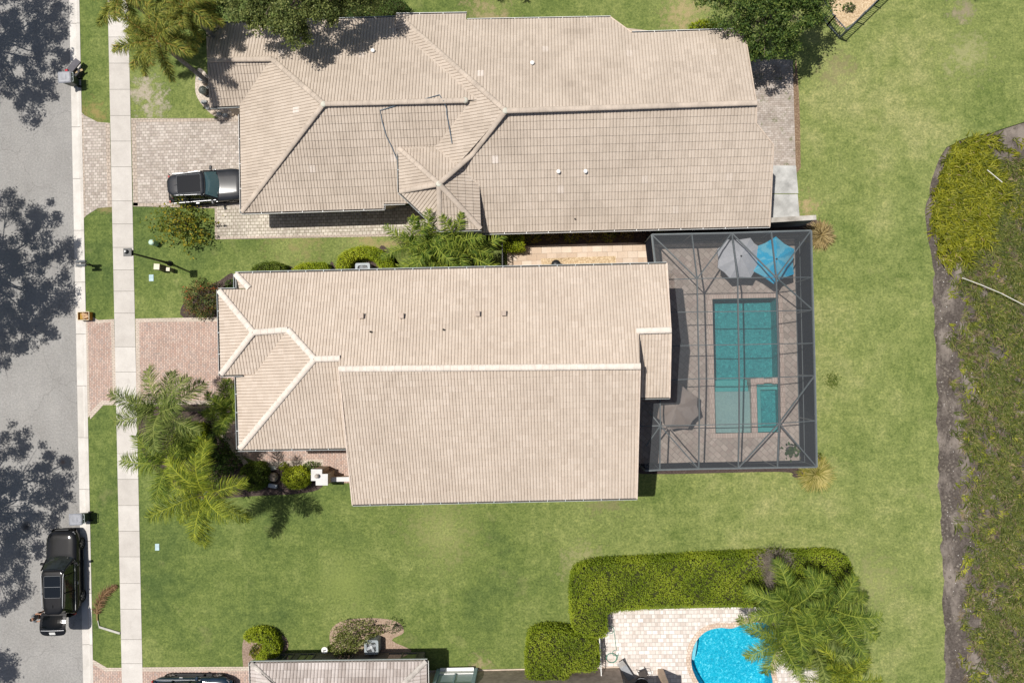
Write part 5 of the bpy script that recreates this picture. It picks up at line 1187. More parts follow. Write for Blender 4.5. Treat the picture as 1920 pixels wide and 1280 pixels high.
mb = MB(); mb.lathe(c + Vector((-0.06, 0.03, 0.262)), [(0.055, 0.0), (0.05, 0.03), (0.02, 0.05)], 12); mb.build('sensor', WHITE, ln_)
mb = MB(); mb.lathe(c + Vector((0, 0, -0.19)), [(0.08, 0), (0.10, 0.15), (0.10, 0.28)], 12); mb.build('lamp_glass', LAMP, ln_)
# small utility boxes and covers on the lawn
g = pt(293, 457); t = thing('utility_pedestal', 'small pale green telecom pedestal on the lawn near the croton bush', 'utility box', g); ORG[t.name] = Vector()
PG = plain('pale_green_plastic', (0.34, 0.52, 0.42), 0.5, 0.3)
mb = MB(); mb.lathe((0, 0, 0), [(0.17, 0), (0.17, 0.55), (0.15, 0.64)], 16); mb.build('body', PG, t); mb = MB(); mb.lathe((0, 0, 0.641), [(0.175, -0.08), (0.175, 0.0), (0.13, 0.06), (0.03, 0.08)], 16); mb.build('cap', plain('lighter_green_cap', (0.48, 0.64, 0.54), 0.5, 0.3), t, smooth=False)
TANP = plain('tan_plastic', (0.66, 0.60, 0.46), 0.5, 0.3); BRN = plain('brown_plastic', (0.20, 0.17, 0.13), 0.5, 0.3)
for x, y, s_, h_, lb_ in ((306, 503, 0.36, 0.80, 'larger tan topped brown utility pedestal on the lawn beside the lamp shadow'), (324, 507, 0.23, 0.60, 'smaller tan topped utility pedestal on the lawn beside the larger one')):
    t = thing('utility_pedestal', lb_, 'utility box', pt(x, y), 'tan utility pedestals'); ORG[t.name] = Vector()
    mb = MB(); mb.box((0, 0, h_ / 2), (s_ * 0.95, s_ * 0.95, h_)); mb.build('body', BRN, t, bevel=0.015); mb = MB(); mb.box((0, 0, h_ + 0.03), (s_, s_, 0.055), R_(-5)); mb.build('cap', TANP, t, bevel=0.01)
CVR = plain('pale_blue_cover', (0.42, 0.55, 0.58), 0.7, 0.2)
for x, y, a, b, lb_ in ((284, 521, 0.30, 0.42, 'pale blue meter cover flush in the lawn near the tan pedestals'), (295, 1025, 0.27, 0.42, 'pale blue meter cover flush in the open lower front lawn')):
    v = pt(x, y); mb = MB(); mb.box((v.x, v.y, 0.01), (a, b, 0.05)); o = mb.build('meter_cover', CVR, bevel=0.02)
    solo(o, lb_, 'utility cover', 'meter covers in the lawn')
# picket fence, top right
def picket(label, pts, hgt, mat, cat='fence', name='fence', sp=0.13):
    a0 = pts[0]; t = thing(name, label, cat, (a0.x, a0.y, 0))
    for a, b in zip(pts, pts[1:]):
        a = Vector((a.x, a.y, 0)); b = Vector((b.x, b.y, 0)); L = (b - a).length; mb = MB()
        for z_ in (0.15, hgt - 0.08): mb = MB(); mb.bar(a + Vector((0, 0, z_)), b + Vector((0, 0, z_)), 0.05, 0.05); mb.build('rail', mat, t)
        n_ = int(L / sp); mb = MB()
        for k in range(1, n_): c = a.lerp(b, k / n_); mb.bar(c + Vector((0, 0, 0.06)), c + Vector((0, 0, hgt)), 0.022, 0.022)
        mb.build('pickets', mat, t)
        npost = max(1, round(L / 1.9))
        for k in range(npost + 1): mb = MB(); c = a.lerp(b, k / npost); mb.bar(c, c + Vector((0, 0, hgt + 0.08)), 0.07, 0.07); mb.build('post', mat, t)
    return t
FN = plain('grey_blue_fence_paint', (0.13, 0.15, 0.17), 0.45, 0.4)
picket('dark aluminium picket fence running diagonally from the big green tree at the upper right', [P(1590, 54, 1.35), P(1655, -9, 1.35), P(1800, -150, 1.35)], 1.35, FN)
picket('short dark picket fence branching back from the diagonal fence into the tree', [P(1589, 55, 1.33), P(1566, 30, 1.33), P(1520, -40, 1.33)], 1.3, FN)
t_ = picket('tall dark metal side gate between the two houses with its shadow on the slabs', [P(941.5, 446, 1.9), P(942, 520, 1.9)], 1.9, BLACKM, 'gate', 'side_gate', 0.14)
picket('white pool fence beside the garden hose at the lower patio', [P(1124, 1190, 1.3), P(1128, 1272, 1.3)], 1.3, WHITE)
# privacy wall by the cage corner
mb = MB(); a, b = P(1445, 413, 2.3), P(1529, 408, 2.3); 
pwall = thing('privacy_wall', 'short weathered grey masonry wall between the upper house and the screen enclosure', 'wall', (a.x, a.y, 0))
t = (b - a).normalized(); ang = math.atan2(t.y, t.x); c = (a + b) / 2; L = (b - a).length
mb.box((c.x, c.y, 1.12), (L, 0.20, 2.3), ang); mb.build('body', plain('grey_stucco', (0.24, 0.25, 0.26), 0.9, 0.1, fine=0.4), pwall)
mb = MB(); mb.box((c.x, c.y, 2.31), (L + 0.06, 0.28, 0.08), ang); mb.build('coping', m_concrete('stained_coping', (0.26, 0.24, 0.21), (0.55, 0.52, 0.47), 0.8), pwall)
# white entrance piers
piers = thing('entrance_pier', 'white capped L shaped entrance pier with a ball lamp beside the front walk', 'pier', P(602, 884, 0))
TANB = plain('brown_tan_pier', (0.42, 0.335, 0.24), 0.9, 0.1, world=True, fine=0.3)
WCAP = plain('white_pier_cap', (0.60, 0.595, 0.585), 0.7, 0.3, amt=0.06)
outl = [(583.2, 879.3), (603.8, 879.3), (603.8, 888), (614.5, 888), (614.5, 909.5), (592, 909.5), (592, 901), (583.2, 901)]
o8 = [P(x, y, 1.75) for x, y in outl]; cxx = sum(p.x for p in o8) / 8; cyy = sum(p.y for p in o8) / 8
def two(mb, f, z0, z1, ):
    A = [o8[i] for i in (7, 6, 2, 1, 0)]
    r1 = [o8[7], (Vector((o8[2].x, o8[7].y, 0))), o8[1], o8[0]]; r2 = [o8[5], o8[4], o8[3], Vector((o8[5].x, o8[3].y, 0))]
    for i_, r in enumerate((r1, r2)):
        cx_ = sum(p.x for p in r) / 4; cy_ = sum(p.y for p in r) / 4
        mb.prism([(cx_ + (p.x - cx_) * f, cy_ + (p.y - cy_) * f) for p in r], z0, z1 - 0.004 * i_)
mb = MB(); two(mb, 0.90, 0.0, 1.68); mb.build('body', TANB, piers)
mb = MB(); two(mb, 1.0, 1.68, 1.75); mb.build('cap', WCAP, piers)
lp = P(594.5, 892, 1.85); mb = MB(); mb.lathe((lp.x, lp.y, 1.75), [(0.05, 0.0), (0.05, 0.04)] + [(0.13 * math.sin(math.pi * j / 10), 0.17 - 0.13 * math.cos(math.pi * j / 10)) for j in range(2, 10)], 18); mb.build('ball_lamp', plain('taupe_ball', (0.42, 0.38, 0.34), 0.6, 0.3), piers, smooth=True)
mb = MB(); a, b = P(617, 898.5, 0.8), P(660, 897.5, 0.8); mb.bar((a.x, a.y, 0.38), (b.x, b.y, 0.38), 0.20, 0.76); 
lw = thing('low_wall', 'low white capped garden wall joining the entrance pier to the house', 'wall', (a.x, a.y, 0)); mb.build('body', TANB, lw)
mb = MB(); mb.bar((a.x, a.y, 0.80), (b.x, b.y, 0.80), 0.27, 0.07); mb.build('cap', WCAP, lw)
# air conditioners
def ac(label, x, y, s=0.85, h=0.9, rz=0.0, col=(0.30, 0.34, 0.36)):
    t = thing('air_conditioner', label, 'air conditioner', pt(x, y), 'air conditioning units', rz); ORG[t.name] = Vector()
    m = plain('unit_grey_paint', col, 0.5, 0.4)
    mb = MB(); loft(mb, [ring(-s / 2, s / 2, s / 2, 0.05, 3, 0.1), ring(-s / 2, s / 2, s / 2, h, 3, 0.1)], top=False); mb.build('casing', m, t)
    mb = MB(); r0 = ring(-s / 2, s / 2, s / 2, h, 3, 0.1); r1 = [(0.36 * s / 0.85 * math.cos(math.atan2(p[1], p[0])), 0.36 * s / 0.85 * math.sin(math.atan2(p[1], p[0])), h) for p in r0]
    r2 = [(p[0], p[1], h - 0.1) for p in r1]; loft(mb, [r0, r1, r2], bottom=False, top=False); mb.build('top_panel', m, t)
    mb = MB(); mb.lathe((0, 0, h - 0.12), [(0.34, 0), (0.33, 0.01)], 20); mb.build('well', BLACKM, t)
    for k in range(4):
        a = k * math.pi / 2 + 0.4; mb = MB(); M_ = Matrix.Translation((0.18 * math.cos(a), 0.18 * math.sin(a), h - 0.07)) @ Matrix.Rotation(a, 4, 'Z') @ Matrix.Rotation(0.4, 4, 'X'); mb.box(None, (0.26, 0.17, 0.012), M=M_); mb.build('fan_blade', plain('fan_grey', (0.36, 0.38, 0.40), 0.4, 0.5), t)
    mb = MB(); mb.lathe((0, 0, h - 0.06), [(0.09, 0), (0.09, 0.06), (0.05, 0.07)], 14); mb.build('motor_cap', plain('motor_grey', (0.50, 0.52, 0.53), 0.4, 0.5), t)
    mb = MB()
    for k in range(5): mb.tube([((0.07 + 0.07 * k) * math.cos(2 * math.pi * j / 20), (0.07 + 0.07 * k) * math.sin(2 * math.pi * j / 20), h + 0.01) for j in range(21)], 0.004, 4)
    mb.build('guard', m, t)
ac('grey air conditioner behind the curved hedge against the middle house', 686, 510, 0.9, 0.9)
ac('grey air conditioner with visible fan beside the variegated shrub of the lower house', 702, 1203, 0.85, 0.9)
# round white cap
g = pt(614, 1211); t = thing('floodlight', 'round white lamp head standing on a short stake beside the lower house', 'lamp', g); ORG[t.name] = Vector()
mb = MB(); mb.tube([(0, 0, 0), (0, 0, 0.55)], 0.03, 8); mb.build('stake', WHITE, t)
mb = MB(); mb.lathe((0, 0, 0.55), [(0.04, 0), (0.18, 0.04), (0.20, 0.10), (0.18, 0.12), (0.12, 0.08), (0.04, 0.06)], 20); mb.build('dish', WHITE, t, smooth=True)
mb = MB(); mb.box((0.03, 0.0, 0.68), (0.12, 0.03, 0.05), 0.7); mb.box((-0.05, -0.02, 0.68), (0.08, 0.05, 0.04), 0.2); mb.build('bracket', BLACKM, t)
# garden hose
mb = MB(); pts = []
for cxp, cyp, r_, turns in ((1146, 1232, 10, 3.2), (1154, 1223, 6, 0.9), (1143, 1180, 8, 1.2)):
    for k in range(int(turns * 14)):
        a = k / 14 * 2 * math.pi; v = pt(cxp + r_ * math.cos(a) + k * 0.02, cyp + r_ * 0.9 * math.sin(a), 0.03 + k * 0.0015); pts.append(v)
mb.tube(pts, 0.018, 5); solo(mb.build('garden_hose', plain('green_hose', (0.06, 0.22, 0.16), 0.5, 0.4)), 'green garden hose coiled on the white pavers beside the clipped hedge', 'hose')
# patio furniture of the lower house
IRON = plain('wrought_iron', (0.06, 0.05, 0.045), 0.5, 0.4)
t = thing('patio_chair', 'dark wrought iron chair standing by the round black table on the lower patio', 'chair', pt(1203, 1258), None, R_(200)); ORG[t.name] = Vector()
mb = MB(); loft(mb, [ring(-0.22, 0.22, 0.22, 0.42, 3, 0.06), ring(-0.22, 0.22, 0.22, 0.45, 3, 0.06)]); mb.build('seat', IRON, t)
for sx in (-1, 1):
    for sy in (-1, 1): mb = MB(); mb.tube([(sx * 0.2, sy * 0.2, 0.42), (sx * 0.25, sy * 0.24, 0)], 0.015, 6); mb.build('leg', IRON, t)
    mb = MB(); mb.tube([(-0.2, sx * 0.21, 0.44), (-0.15, sx * 0.27, 0.66), (0.2, sx * 0.27, 0.66), (0.24, sx * 0.24, 0.44)], 0.014, 6); mb.build('armrest', IRON, t)
mb = MB(); mb.tube([(-0.22, -0.2, 0.44), (-0.30, -0.2, 0.9), (-0.31, 0, 0.96), (-0.30, 0.2, 0.9), (-0.22, 0.2, 0.44)], 0.016, 6); mb.tube([(-0.23, 0, 0.44), (-0.31, 0, 0.95)], 0.012, 6); mb.build('backrest', IRON, t)
t = thing('patio_table', 'round black patio table in the shade below the chair, at the bottom edge', 'table', pt(1200, 1276)); ORG[t.name] = Vector()
mb = MB(); mb.lathe((0, 0, 0.70), [(0.44, 0), (0.45, 0.015), (0.44, 0.03)], 26); mb.build('tabletop', plain('dark_glass_top', (0.02, 0.02, 0.025), 0.3, 0.5), t)
mb = MB(); mb.tube([(0.452 * math.cos(2 * math.pi * k / 26), 0.452 * math.sin(2 * math.pi * k / 26), 0.715) for k in range(27)], 0.016, 6); mb.build('rim', plain('grey_rim', (0.32, 0.33, 0.35), 0.5, 0.4), t)
mb = MB(); mb.lathe((0, 0, 0), [(0.25, 0), (0.25, 0.03), (0.03, 0.06), (0.03, 0.70)], 16); mb.build('leg', IRON, t)
t = thing('lounge_chair', 'grey sling lounge chair beside the brown wall on the lower patio', 'chair', pt(1172, 1252), None, R_(-58)); ORG[t.name] = Vector()
SL_ = plain('grey_sling', (0.30, 0.31, 0.33), 0.8, 0.2)
mb = MB(); mb.box((0.15, 0, 0.34), (0.95, 0.44, 0.05)); mb.build('seat', SL_, t, bevel=0.015)
mb = MB(); mb.box(None, (0.55, 0.44, 0.05), M=Matrix.Translation((-0.50, 0, 0.50)) @ Matrix.Rotation(R_(38), 4, 'Y')); mb.build('backrest', plain('pale_pad', (0.50, 0.48, 0.46), 0.8, 0.2), t, bevel=0.015)
for sx in (-0.35, 0.55):
    for sy in (-0.2, 0.2): mb = MB(); mb.bar((sx, sy, 0), (sx, sy, 0.33), 0.03, 0.03); mb.build('leg', IRON, t)
# items along the side patio
mb = MB(); v = pt(1042, 499, 0.0); t = thing('kettle_grill', 'black round kettle grill at the edge of the pebble strip, half under the gutter', 'grill', (v.x, v.y, 0.02)); ORG[t.name] = Vector()
mb.lathe((0, 0, 0.55), [(0.05, 0), (0.22, 0.08), (0.29, 0.22)] , 20, cap=False); mb.build('bowl', BLACKM, t, smooth=True)
mb = MB(); mb.lathe((0, 0, 0.78), [(0.295, 0), (0.25, 0.12), (0.12, 0.19), (0.02, 0.2)], 20); mb.build('lid', BLACKM, t, smooth=True)
for k in range(3): a = k * 2.1; mb = MB(); mb.tube([(0.1 * math.cos(a), 0.1 * math.sin(a), 0.6), (0.26 * math.cos(a), 0.26 * math.sin(a), 0)], 0.012, 6); mb.build('leg', IRON, t)
# dog-leg white pipe pieces in the marsh
PIPE = plain('white_pvc', (0.66, 0.64, 0.58), 0.6, 0.3)
mb = MB(); mb.tube([pt(1798, 522, 0.35), pt(1830, 534, 0.38), pt(1870, 551, 0.40), pt(1930, 582, 0.42)], 0.024, 8); solo(mb.build('fallen_pole', PIPE), 'long thin white pole lying across the marsh at the right edge', 'pole', 'fallen white poles')
mb = MB(); mb.tube([pt(1843, 322, 0.45), pt(1871, 345, 0.45)], 0.025, 8); solo(mb.build('fallen_pole', PIPE), 'short thin white pole lying in the upper marsh grass', 'pole', 'fallen white poles')
# fallen drain pipe piece + stones
mb = MB(); mb.bar(pt(187, 1174, 0.06), pt(226, 1186, 0.06), 0.13, 0.07); mb.bar(pt(187, 1174, 0.06), pt(184, 1160, 0.06), 0.05, 0.05); o = mb.build('frond_sheath', plain('pale_sheath', (0.46, 0.45, 0.40), 0.8, 0.2), bevel=0.01); solo(o, 'pale leaf base of the fallen palm frond lying on the lawn strip', 'palm sheath')
# person at the tailgate is built with the plants script
# ------------------------------------------------------------------ plants
def nrm(a): return a / np.maximum(1e-9, np.linalg.norm(a, axis=1, keepdims=True))
def leafquads(C, size, up=0.8, asp=0.45, r=None):
    r = r or rng; n = len(C)
    N = nrm(r.normal(size=(n, 3)) * np.array([1, 1, 0.8]) + np.array([0, 0, up])); T = nrm(np.cross(N, r.normal(size=(n, 3)))); Bt = np.cross(N, T)
    s = (size * r.uniform(0.65, 1.3, n))[:, None]
    V = np.stack([C - T * s * 0.5, C + Bt * s * asp * 0.5 + T * s * 0.05, C + T * s * 0.5 - N * s * 0.12, C - Bt * s * asp * 0.5 + T * s * 0.05], 1).reshape(-1, 3)
    Fq = np.arange(4 * n).reshape(-1, 4); var = np.repeat(r.uniform(0, 1, n), 4)
    return V, Fq, var
def ORGv(parent): return np.array(ORG.get(parent.name, Vector()))
def leafobj(name, C, size, mat, parent, up=0.8, asp=0.45, varf=None):
    C = np.asarray(C) - ORGv(parent); V, Fq, var = leafquads(C, size, up, asp)
    if varf is not None: var = np.clip(var * 0.6 + np.repeat(varf, 4) * 0.5, 0, 1)
    return fast(name, V, Fq, mat, parent, var)
G_HEDGE = m_leaf('hedge_leaf', (0.105, 0.16, 0.012), (0.22, 0.30, 0.018), (0.36, 0.42, 0.04))
G_BRIGHT = m_leaf('bright_shrub_leaf', (0.14, 0.20, 0.012), (0.30, 0.38, 0.018), (0.48, 0.52, 0.04))
G_DARK = m_leaf('dark_shrub_leaf', (0.030, 0.062, 0.014), (0.065, 0.125, 0.025), (0.14, 0.21, 0.045))
G_TREE = m_leaf('green_tree_leaf', (0.042, 0.085, 0.022), (0.095, 0.160, 0.036), (0.20, 0.26, 0.06))
G_OAK = m_leaf('olive_tree_leaf', (0.080, 0.115, 0.035), (0.165, 0.205, 0.060), (0.30, 0.33, 0.11))
G_PALM = m_leaf('palm_leaflet', (0.060, 0.115, 0.018), (0.155, 0.230, 0.032), (0.36, 0.42, 0.07))
G_PALMY = m_leaf('yellow_palm_leaflet', (0.085, 0.135, 0.018), (0.225, 0.290, 0.028), (0.46, 0.49, 0.06))
G_PALMF = m_leaf('foxtail_leaflet', (0.085, 0.130, 0.030), (0.23, 0.265, 0.050), (0.50, 0.49, 0.10), dead=(0.46, 0.30, 0.09))
G_PALMB = m_leaf('grey_palm_leaflet', (0.080, 0.125, 0.028), (0.175, 0.235, 0.055), (0.35, 0.40, 0.12))
G_CROT = m_leaf('croton_leaf', (0.045, 0.085, 0.015), (0.16, 0.20, 0.02), (0.46, 0.36, 0.04))
G_IXORA = m_leaf('ixora_leaf', (0.06, 0.10, 0.03), (0.15, 0.20, 0.06), (0.34, 0.16, 0.07), dead=(0.60, 0.07, 0.04))
G_VARI = m_leaf('variegated_leaf', (0.07, 0.11, 0.02), (0.20, 0.23, 0.05), (0.42, 0.42, 0.20))
G_TAN = m_leaf('dry_grass_leaf', (0.16, 0.12, 0.05), (0.36, 0.27, 0.12), (0.58, 0.46, 0.24))
G_YGR = m_leaf('yellow_grass_leaf', (0.16, 0.17, 0.03), (0.38, 0.34, 0.10), (0.60, 0.52, 0.22))
G_RED = m_leaf('red_green_leaf', (0.03, 0.035, 0.012), (0.11, 0.08, 0.02), (0.24, 0.20, 0.04))
G_DEAD = m_leaf('dead_frond_leaf', (0.10, 0.045, 0.02), (0.22, 0.12, 0.06), (0.34, 0.22, 0.12))
G_GREY = m_leaf('dead_twig', (0.15, 0.12, 0.10), (0.24, 0.20, 0.17), (0.34, 0.29, 0.25))
CORE = plain('leaf_shade_core', (0.040, 0.045, 0.016), 0.95, 0.05, amt=0.3, sc=8)  # shade between the hedge leaves put into one dark core colour

def frond_mesh(name, L, ll, npair, mat, elev=50, droop=95, style='pinnate', w=0.045, seed=0, vdroop=0.85):
    """one frond: arching rachis along +X with two ranks (or a brush) of leaflets"""
    r = np.random.default_rng(seed); K = 40; p = np.zeros((K + 1, 3)); D = np.zeros((K + 1, 3)); side = r.normal() * 0.25
    for k in range(K + 1):
        e = R_(elev - droop * (k / K) ** 1.25); D[k] = (math.cos(e), side * (k / K), math.sin(e)); D[k] /= np.linalg.norm(D[k])
        if k: p[k] = p[k - 1] + D[k - 1] * L / K
    V = []; Fq = []; var = []
    def quad(a, b, c, d, v0): i = len(V); V.extend([a, b, c, d]); Fq.append((i, i + 1, i + 2, i + 3)); var.extend([v0] * 4)
    for k in range(K):
        wd = 0.035 * (1 - k / K) + 0.008; s = np.array((0, 1, 0)) * wd; u_ = np.array((0, 0, 1)) * wd
        quad(p[k] - s, p[k] + u_ * 0.5, p[k + 1] + u_ * 0.5, p[k + 1] - s, 1.0); quad(p[k] + u_ * 0.5, p[k] + s, p[k + 1] + s, p[k + 1] + u_ * 0.5, 1.0)
    for k in range(npair):
        f = 0.14 + 0.86 * (k + r.uniform(0, 0.8)) / npair; ki = min(K - 1, int(f * K)); fr = f * K - ki; c = p[ki] * (1 - fr) + p[ki + 1] * fr; d = D[ki]
        S_ = np.cross(d, (0, 0, 1.0)); S_ /= np.linalg.norm(S_); U = np.cross(S_, d)
        ln_ = ll * (0.35 + 0.95 * math.sin(math.pi * min(1, f * 0.93 + 0.06)) ** 0.7) * r.uniform(0.6, 1.2)
        fw = 0.30 + 0.65 * f
        for s in (-1, 1):
            if style == 'brush':
                a = r.uniform(-0.9, 1.2); dr = s * S_ * math.cos(a) + U * math.sin(a)
            else:
                a = r.uniform(-0.15, 0.45); dr = s * S_ * math.cos(a) + U * math.sin(a)
            dr = dr + d * fw + r.normal(size=3) * 0.20; dr /= np.linalg.norm(dr)
            ww = np.cross(dr, U + r.normal(size=3) * 0.4); ww /= max(1e-6, np.linalg.norm(ww)); v0 = float(np.clip(r.uniform(0.0, 1.0), 0, 1))
            m = c + dr * ln_ * 0.5; dr2 = dr + np.array((0, 0, -vdroop)); dr2 /= np.linalg.norm(dr2); e_ = m + dr2 * ln_ * 0.5
            quad(c - ww * w * 0.3, c + ww * w * 0.3, m + ww * w * 0.5, m - ww * w * 0.5, v0); quad(m - ww * w * 0.5, m + ww * w * 0.5, e_ + ww * w * 0.1, e_ - ww * w * 0.1, v0)
    o = fast(name, np.array(V), np.array(Fq), mat, None, np.array(var)); me = o.data; bpy.data.objects.remove(o); return me
def palm(label, crown, h, n, L, ll, mat, style='pinnate', npair=125, seed=1, base=None, group=None, w=0.028, elevs=((72, 60), (48, 90), (22, 85), (-2, 60)), angles=None, trunk_r=0.13, name='palm_tree', crownshaft=True, scale=1.0, z0=0.0):
    C = P(crown[0], crown[1], h); r = random.Random(seed)
    B_ = Vector((C.x + (base[0] if base else 0.15), C.y + (base[1] if base else -0.1), z0))
    t = thing(name, label, 'palm', B_, group)
    mb = MB(); K = 8; bend = Vector((r.uniform(-.15, .15), r.uniform(-.15, .15), 0))
    pts = [B_.lerp(C, k / K) + bend * math.sin(math.pi * k / K) for k in range(K + 1)]; mb.tube(pts, [trunk_r * (1.25 - 0.45 * k / K) for k in range(K + 1)], 12); mb.build('trunk', PTRUNK, t, smooth=True)
    if crownshaft: mb = MB(); mb.tube([C - Vector((0, 0, 0.5)), C - Vector((0, 0, 0.1)), C + Vector((0, 0, 0.25))], [trunk_r * 0.95, trunk_r * 0.85, 0.03], 10); mb.build('crownshaft', plain('crownshaft_green', (0.15, 0.20, 0.06), 0.6, 0.3), t, smooth=True)
    ms = [frond_mesh('frond', L, ll, npair, mat, e, d, style, w, seed * 10 + i) for i, (e, d) in enumerate(elevs)]
    for k in range(n):
        i = min(len(ms) - 1, int(k / n * len(ms))); o = bpy.data.objects.new('frond', ms[i]); COL.objects.link(o); o.parent = t
        a = R_(angles[k]) if angles else k * 2.39996 + r.uniform(-0.2, 0.2); o.location = C - B_ + Vector((0.05 * math.cos(a), 0.05 * math.sin(a), -0.04 * i)); o.rotation_euler = (r.uniform(-0.12, 0.12), 0, a); s = r.uniform(0.86, 1.08) * scale; o.scale = (s, s, s)
    return t
# ---- front garden palms of the middle house
PG_ = 'feathery palms in front of the middle house'
palm('leftmost feathery palm reaching over the sidewalk, nearest the brick driveway', (303, 770), 6.0, 12, 2.8, 0.66, G_PALMB, seed=3, group=PG_, base=(0.4, -0.2))
palm('feathery palm between the other two, over the sidewalk and clipped hedge', (318, 868), 5.2, 12, 2.7, 0.66, G_PALM, seed=4, group=PG_, base=(0.3, 0.2))
palm('yellow green feathery palm whose frond hangs farthest over the front lawn', (386, 925), 6.4, 11, 3.05, 0.66, G_PALMY, seed=5, group=PG_, base=(0.1, 0.1), angles=[80, 200, 320, 140, 20, 262, 100, 172, 268, 318, 218], elevs=((72, 70), (46, 90), (20, 75), (2, 50)))
palm('slim feathery palm tucked against the left wall of the middle house', (434, 768), 3.6, 12, 1.9, 0.50, G_PALM, seed=6, base=(0.1, 0.0), trunk_r=0.08, group=PG_)
# ---- foxtail palms, top left
FG = 'bushy foxtail palms at the top left'
palm('bushy foxtail palm with its trunk leaning from the stone bed, over the sidewalk', (293, 76), 6.6, 15, 2.35, 0.46, G_PALMF, 'brush', 190, 11, base=(2.35, -1.85), group=FG, elevs=((60, 70), (38, 80), (15, 70), (-5, 55)))
palm('bushy foxtail palm cut by the top edge above the lawn strip and sidewalk', (232, -8), 6.4, 13, 2.2, 0.46, G_PALMF, 'brush', 190, 12, base=(0.8, -0.5), group=FG, elevs=((60, 70), (38, 80), (15, 70), (-5, 55)))
palm('orange tinged foxtail palm at the top edge beside the dark tree trunk', (345, 12), 6.0, 14, 2.1, 0.44, G_PALMF, 'brush', 190, 13, base=(1.0, -1.0), group=FG, elevs=((60, 70), (38, 80), (15, 70), (-5, 55)))
# ---- areca clumps between the houses (several stems each)
def areca(label, crowns, mat, seed, L=2.0, h=3.2, n=9):
    c0 = P(sum(c[0] for c in crowns) / len(crowns), sum(c[1] for c in crowns) / len(crowns), h); B_ = Vector((c0.x, c0.y, 0)); t = thing('areca_palm', label, 'palm', B_, 'clumping palms'); r = random.Random(seed)
    ms = [frond_mesh('frond', L, 0.50, 44, mat, e, d, 'pinnate', 0.05, seed * 7 + i) for i, (e, d) in enumerate(((76, 60), (55, 85), (30, 80)))]
    for j, c in enumerate(crowns):
        hh = c[2] if len(c) > 2 else h; C = P(c[0], c[1], hh) + Vector((0, 0, -0.6)); mb = MB(); mb.tube([B_ + Vector((r.uniform(-.3, .3), r.uniform(-.3, .3), 0)), B_.lerp(C, 0.5) + Vector((r.uniform(-.1, .1), r.uniform(-.1, .1), 0)), C], [0.07, 0.06, 0.045], 8); mb.build('stem', PTRUNK, t, smooth=True)
        for k in range(n):
            o = bpy.data.objects.new('frond', ms[k % 3]); COL.objects.link(o); o.parent = t; a = k * 2.4 + j + r.uniform(-.3, .3); o.location = C - B_; o.rotation_euler = (r.uniform(-.15, .15), r.uniform(-.1, .1), a); s = r.uniform(0.75, 1.05); o.scale = (s, s, s)
    return t
areca('clumping palm at the left of the two between the houses, beside the curved hedge', [(768, 460, 3.4), (800, 478, 3.0), (806, 448, 3.8)], G_PALM, 21, 2.5, n=7)
areca('clumping palm at the right of the two between the houses, beside the shaded side gate', [(858, 455, 3.6), (880, 478, 3.0), (845, 488, 2.6)], G_PALM, 22, 2.5, n=7)
# ---- palms by the lower pool
LG = 'feathery palms around the lower pool'
palm('large feathery palm whose fronds spread over the clipped hedge and the pool', (1484, 1138), 5.0, 11, 2.9, 0.66, G_PALM, seed=31, base=(-0.3, -0.2), group=LG)
palm('feathery palm with bare pale crown centre beside the lawn, over the hedge end', (1560, 1140), 5.4, 11, 2.75, 0.66, G_PALM, seed=32, base=(-0.5, 0.1), group=LG)
palm('feathery palm hanging its fronds over the kidney shaped pool', (1462, 1195), 4.4, 11, 2.6, 0.6, G_PALM, seed=33, base=(0.1, 0.0), group=LG)
palm('bushy yellow green palm cut by the bottom edge right of the kidney shaped pool', (1572, 1262), 4.6, 15, 2.3, 0.50, G_PALMY, 'brush', 90, 34, base=(-0.4, 0.2), group=LG)
palm('small feathery palm above the shaded corner right of the kidney shaped pool', (1528, 1212), 4.2, 11, 2.2, 0.6, G_PALMB, seed=35, base=(-0.2, 0.1), group=LG)
# ---- palms outside the frame that only throw shadows into it
def off(sx, sy, h): g = P(sx, sy, 0); return PX((g.x - SUN_DX * h, g.y - SUN_DY * h, h))
c = off(962, -62, 6.0); palm('feathery palm beyond the top edge throwing frond shadows on the back lawn', c, 6.0, 15, 2.8, 0.6, G_PALM, seed=41, base=(0, 0), group='palms beyond the top edge')
c = off(1855, -68, 6.0); palm('feathery palm beyond the top edge throwing frond shadows at the upper right lawn', c, 6.0, 15, 2.9, 0.6, G_PALM, seed=42, base=(0, 0), group='palms beyond the top edge')

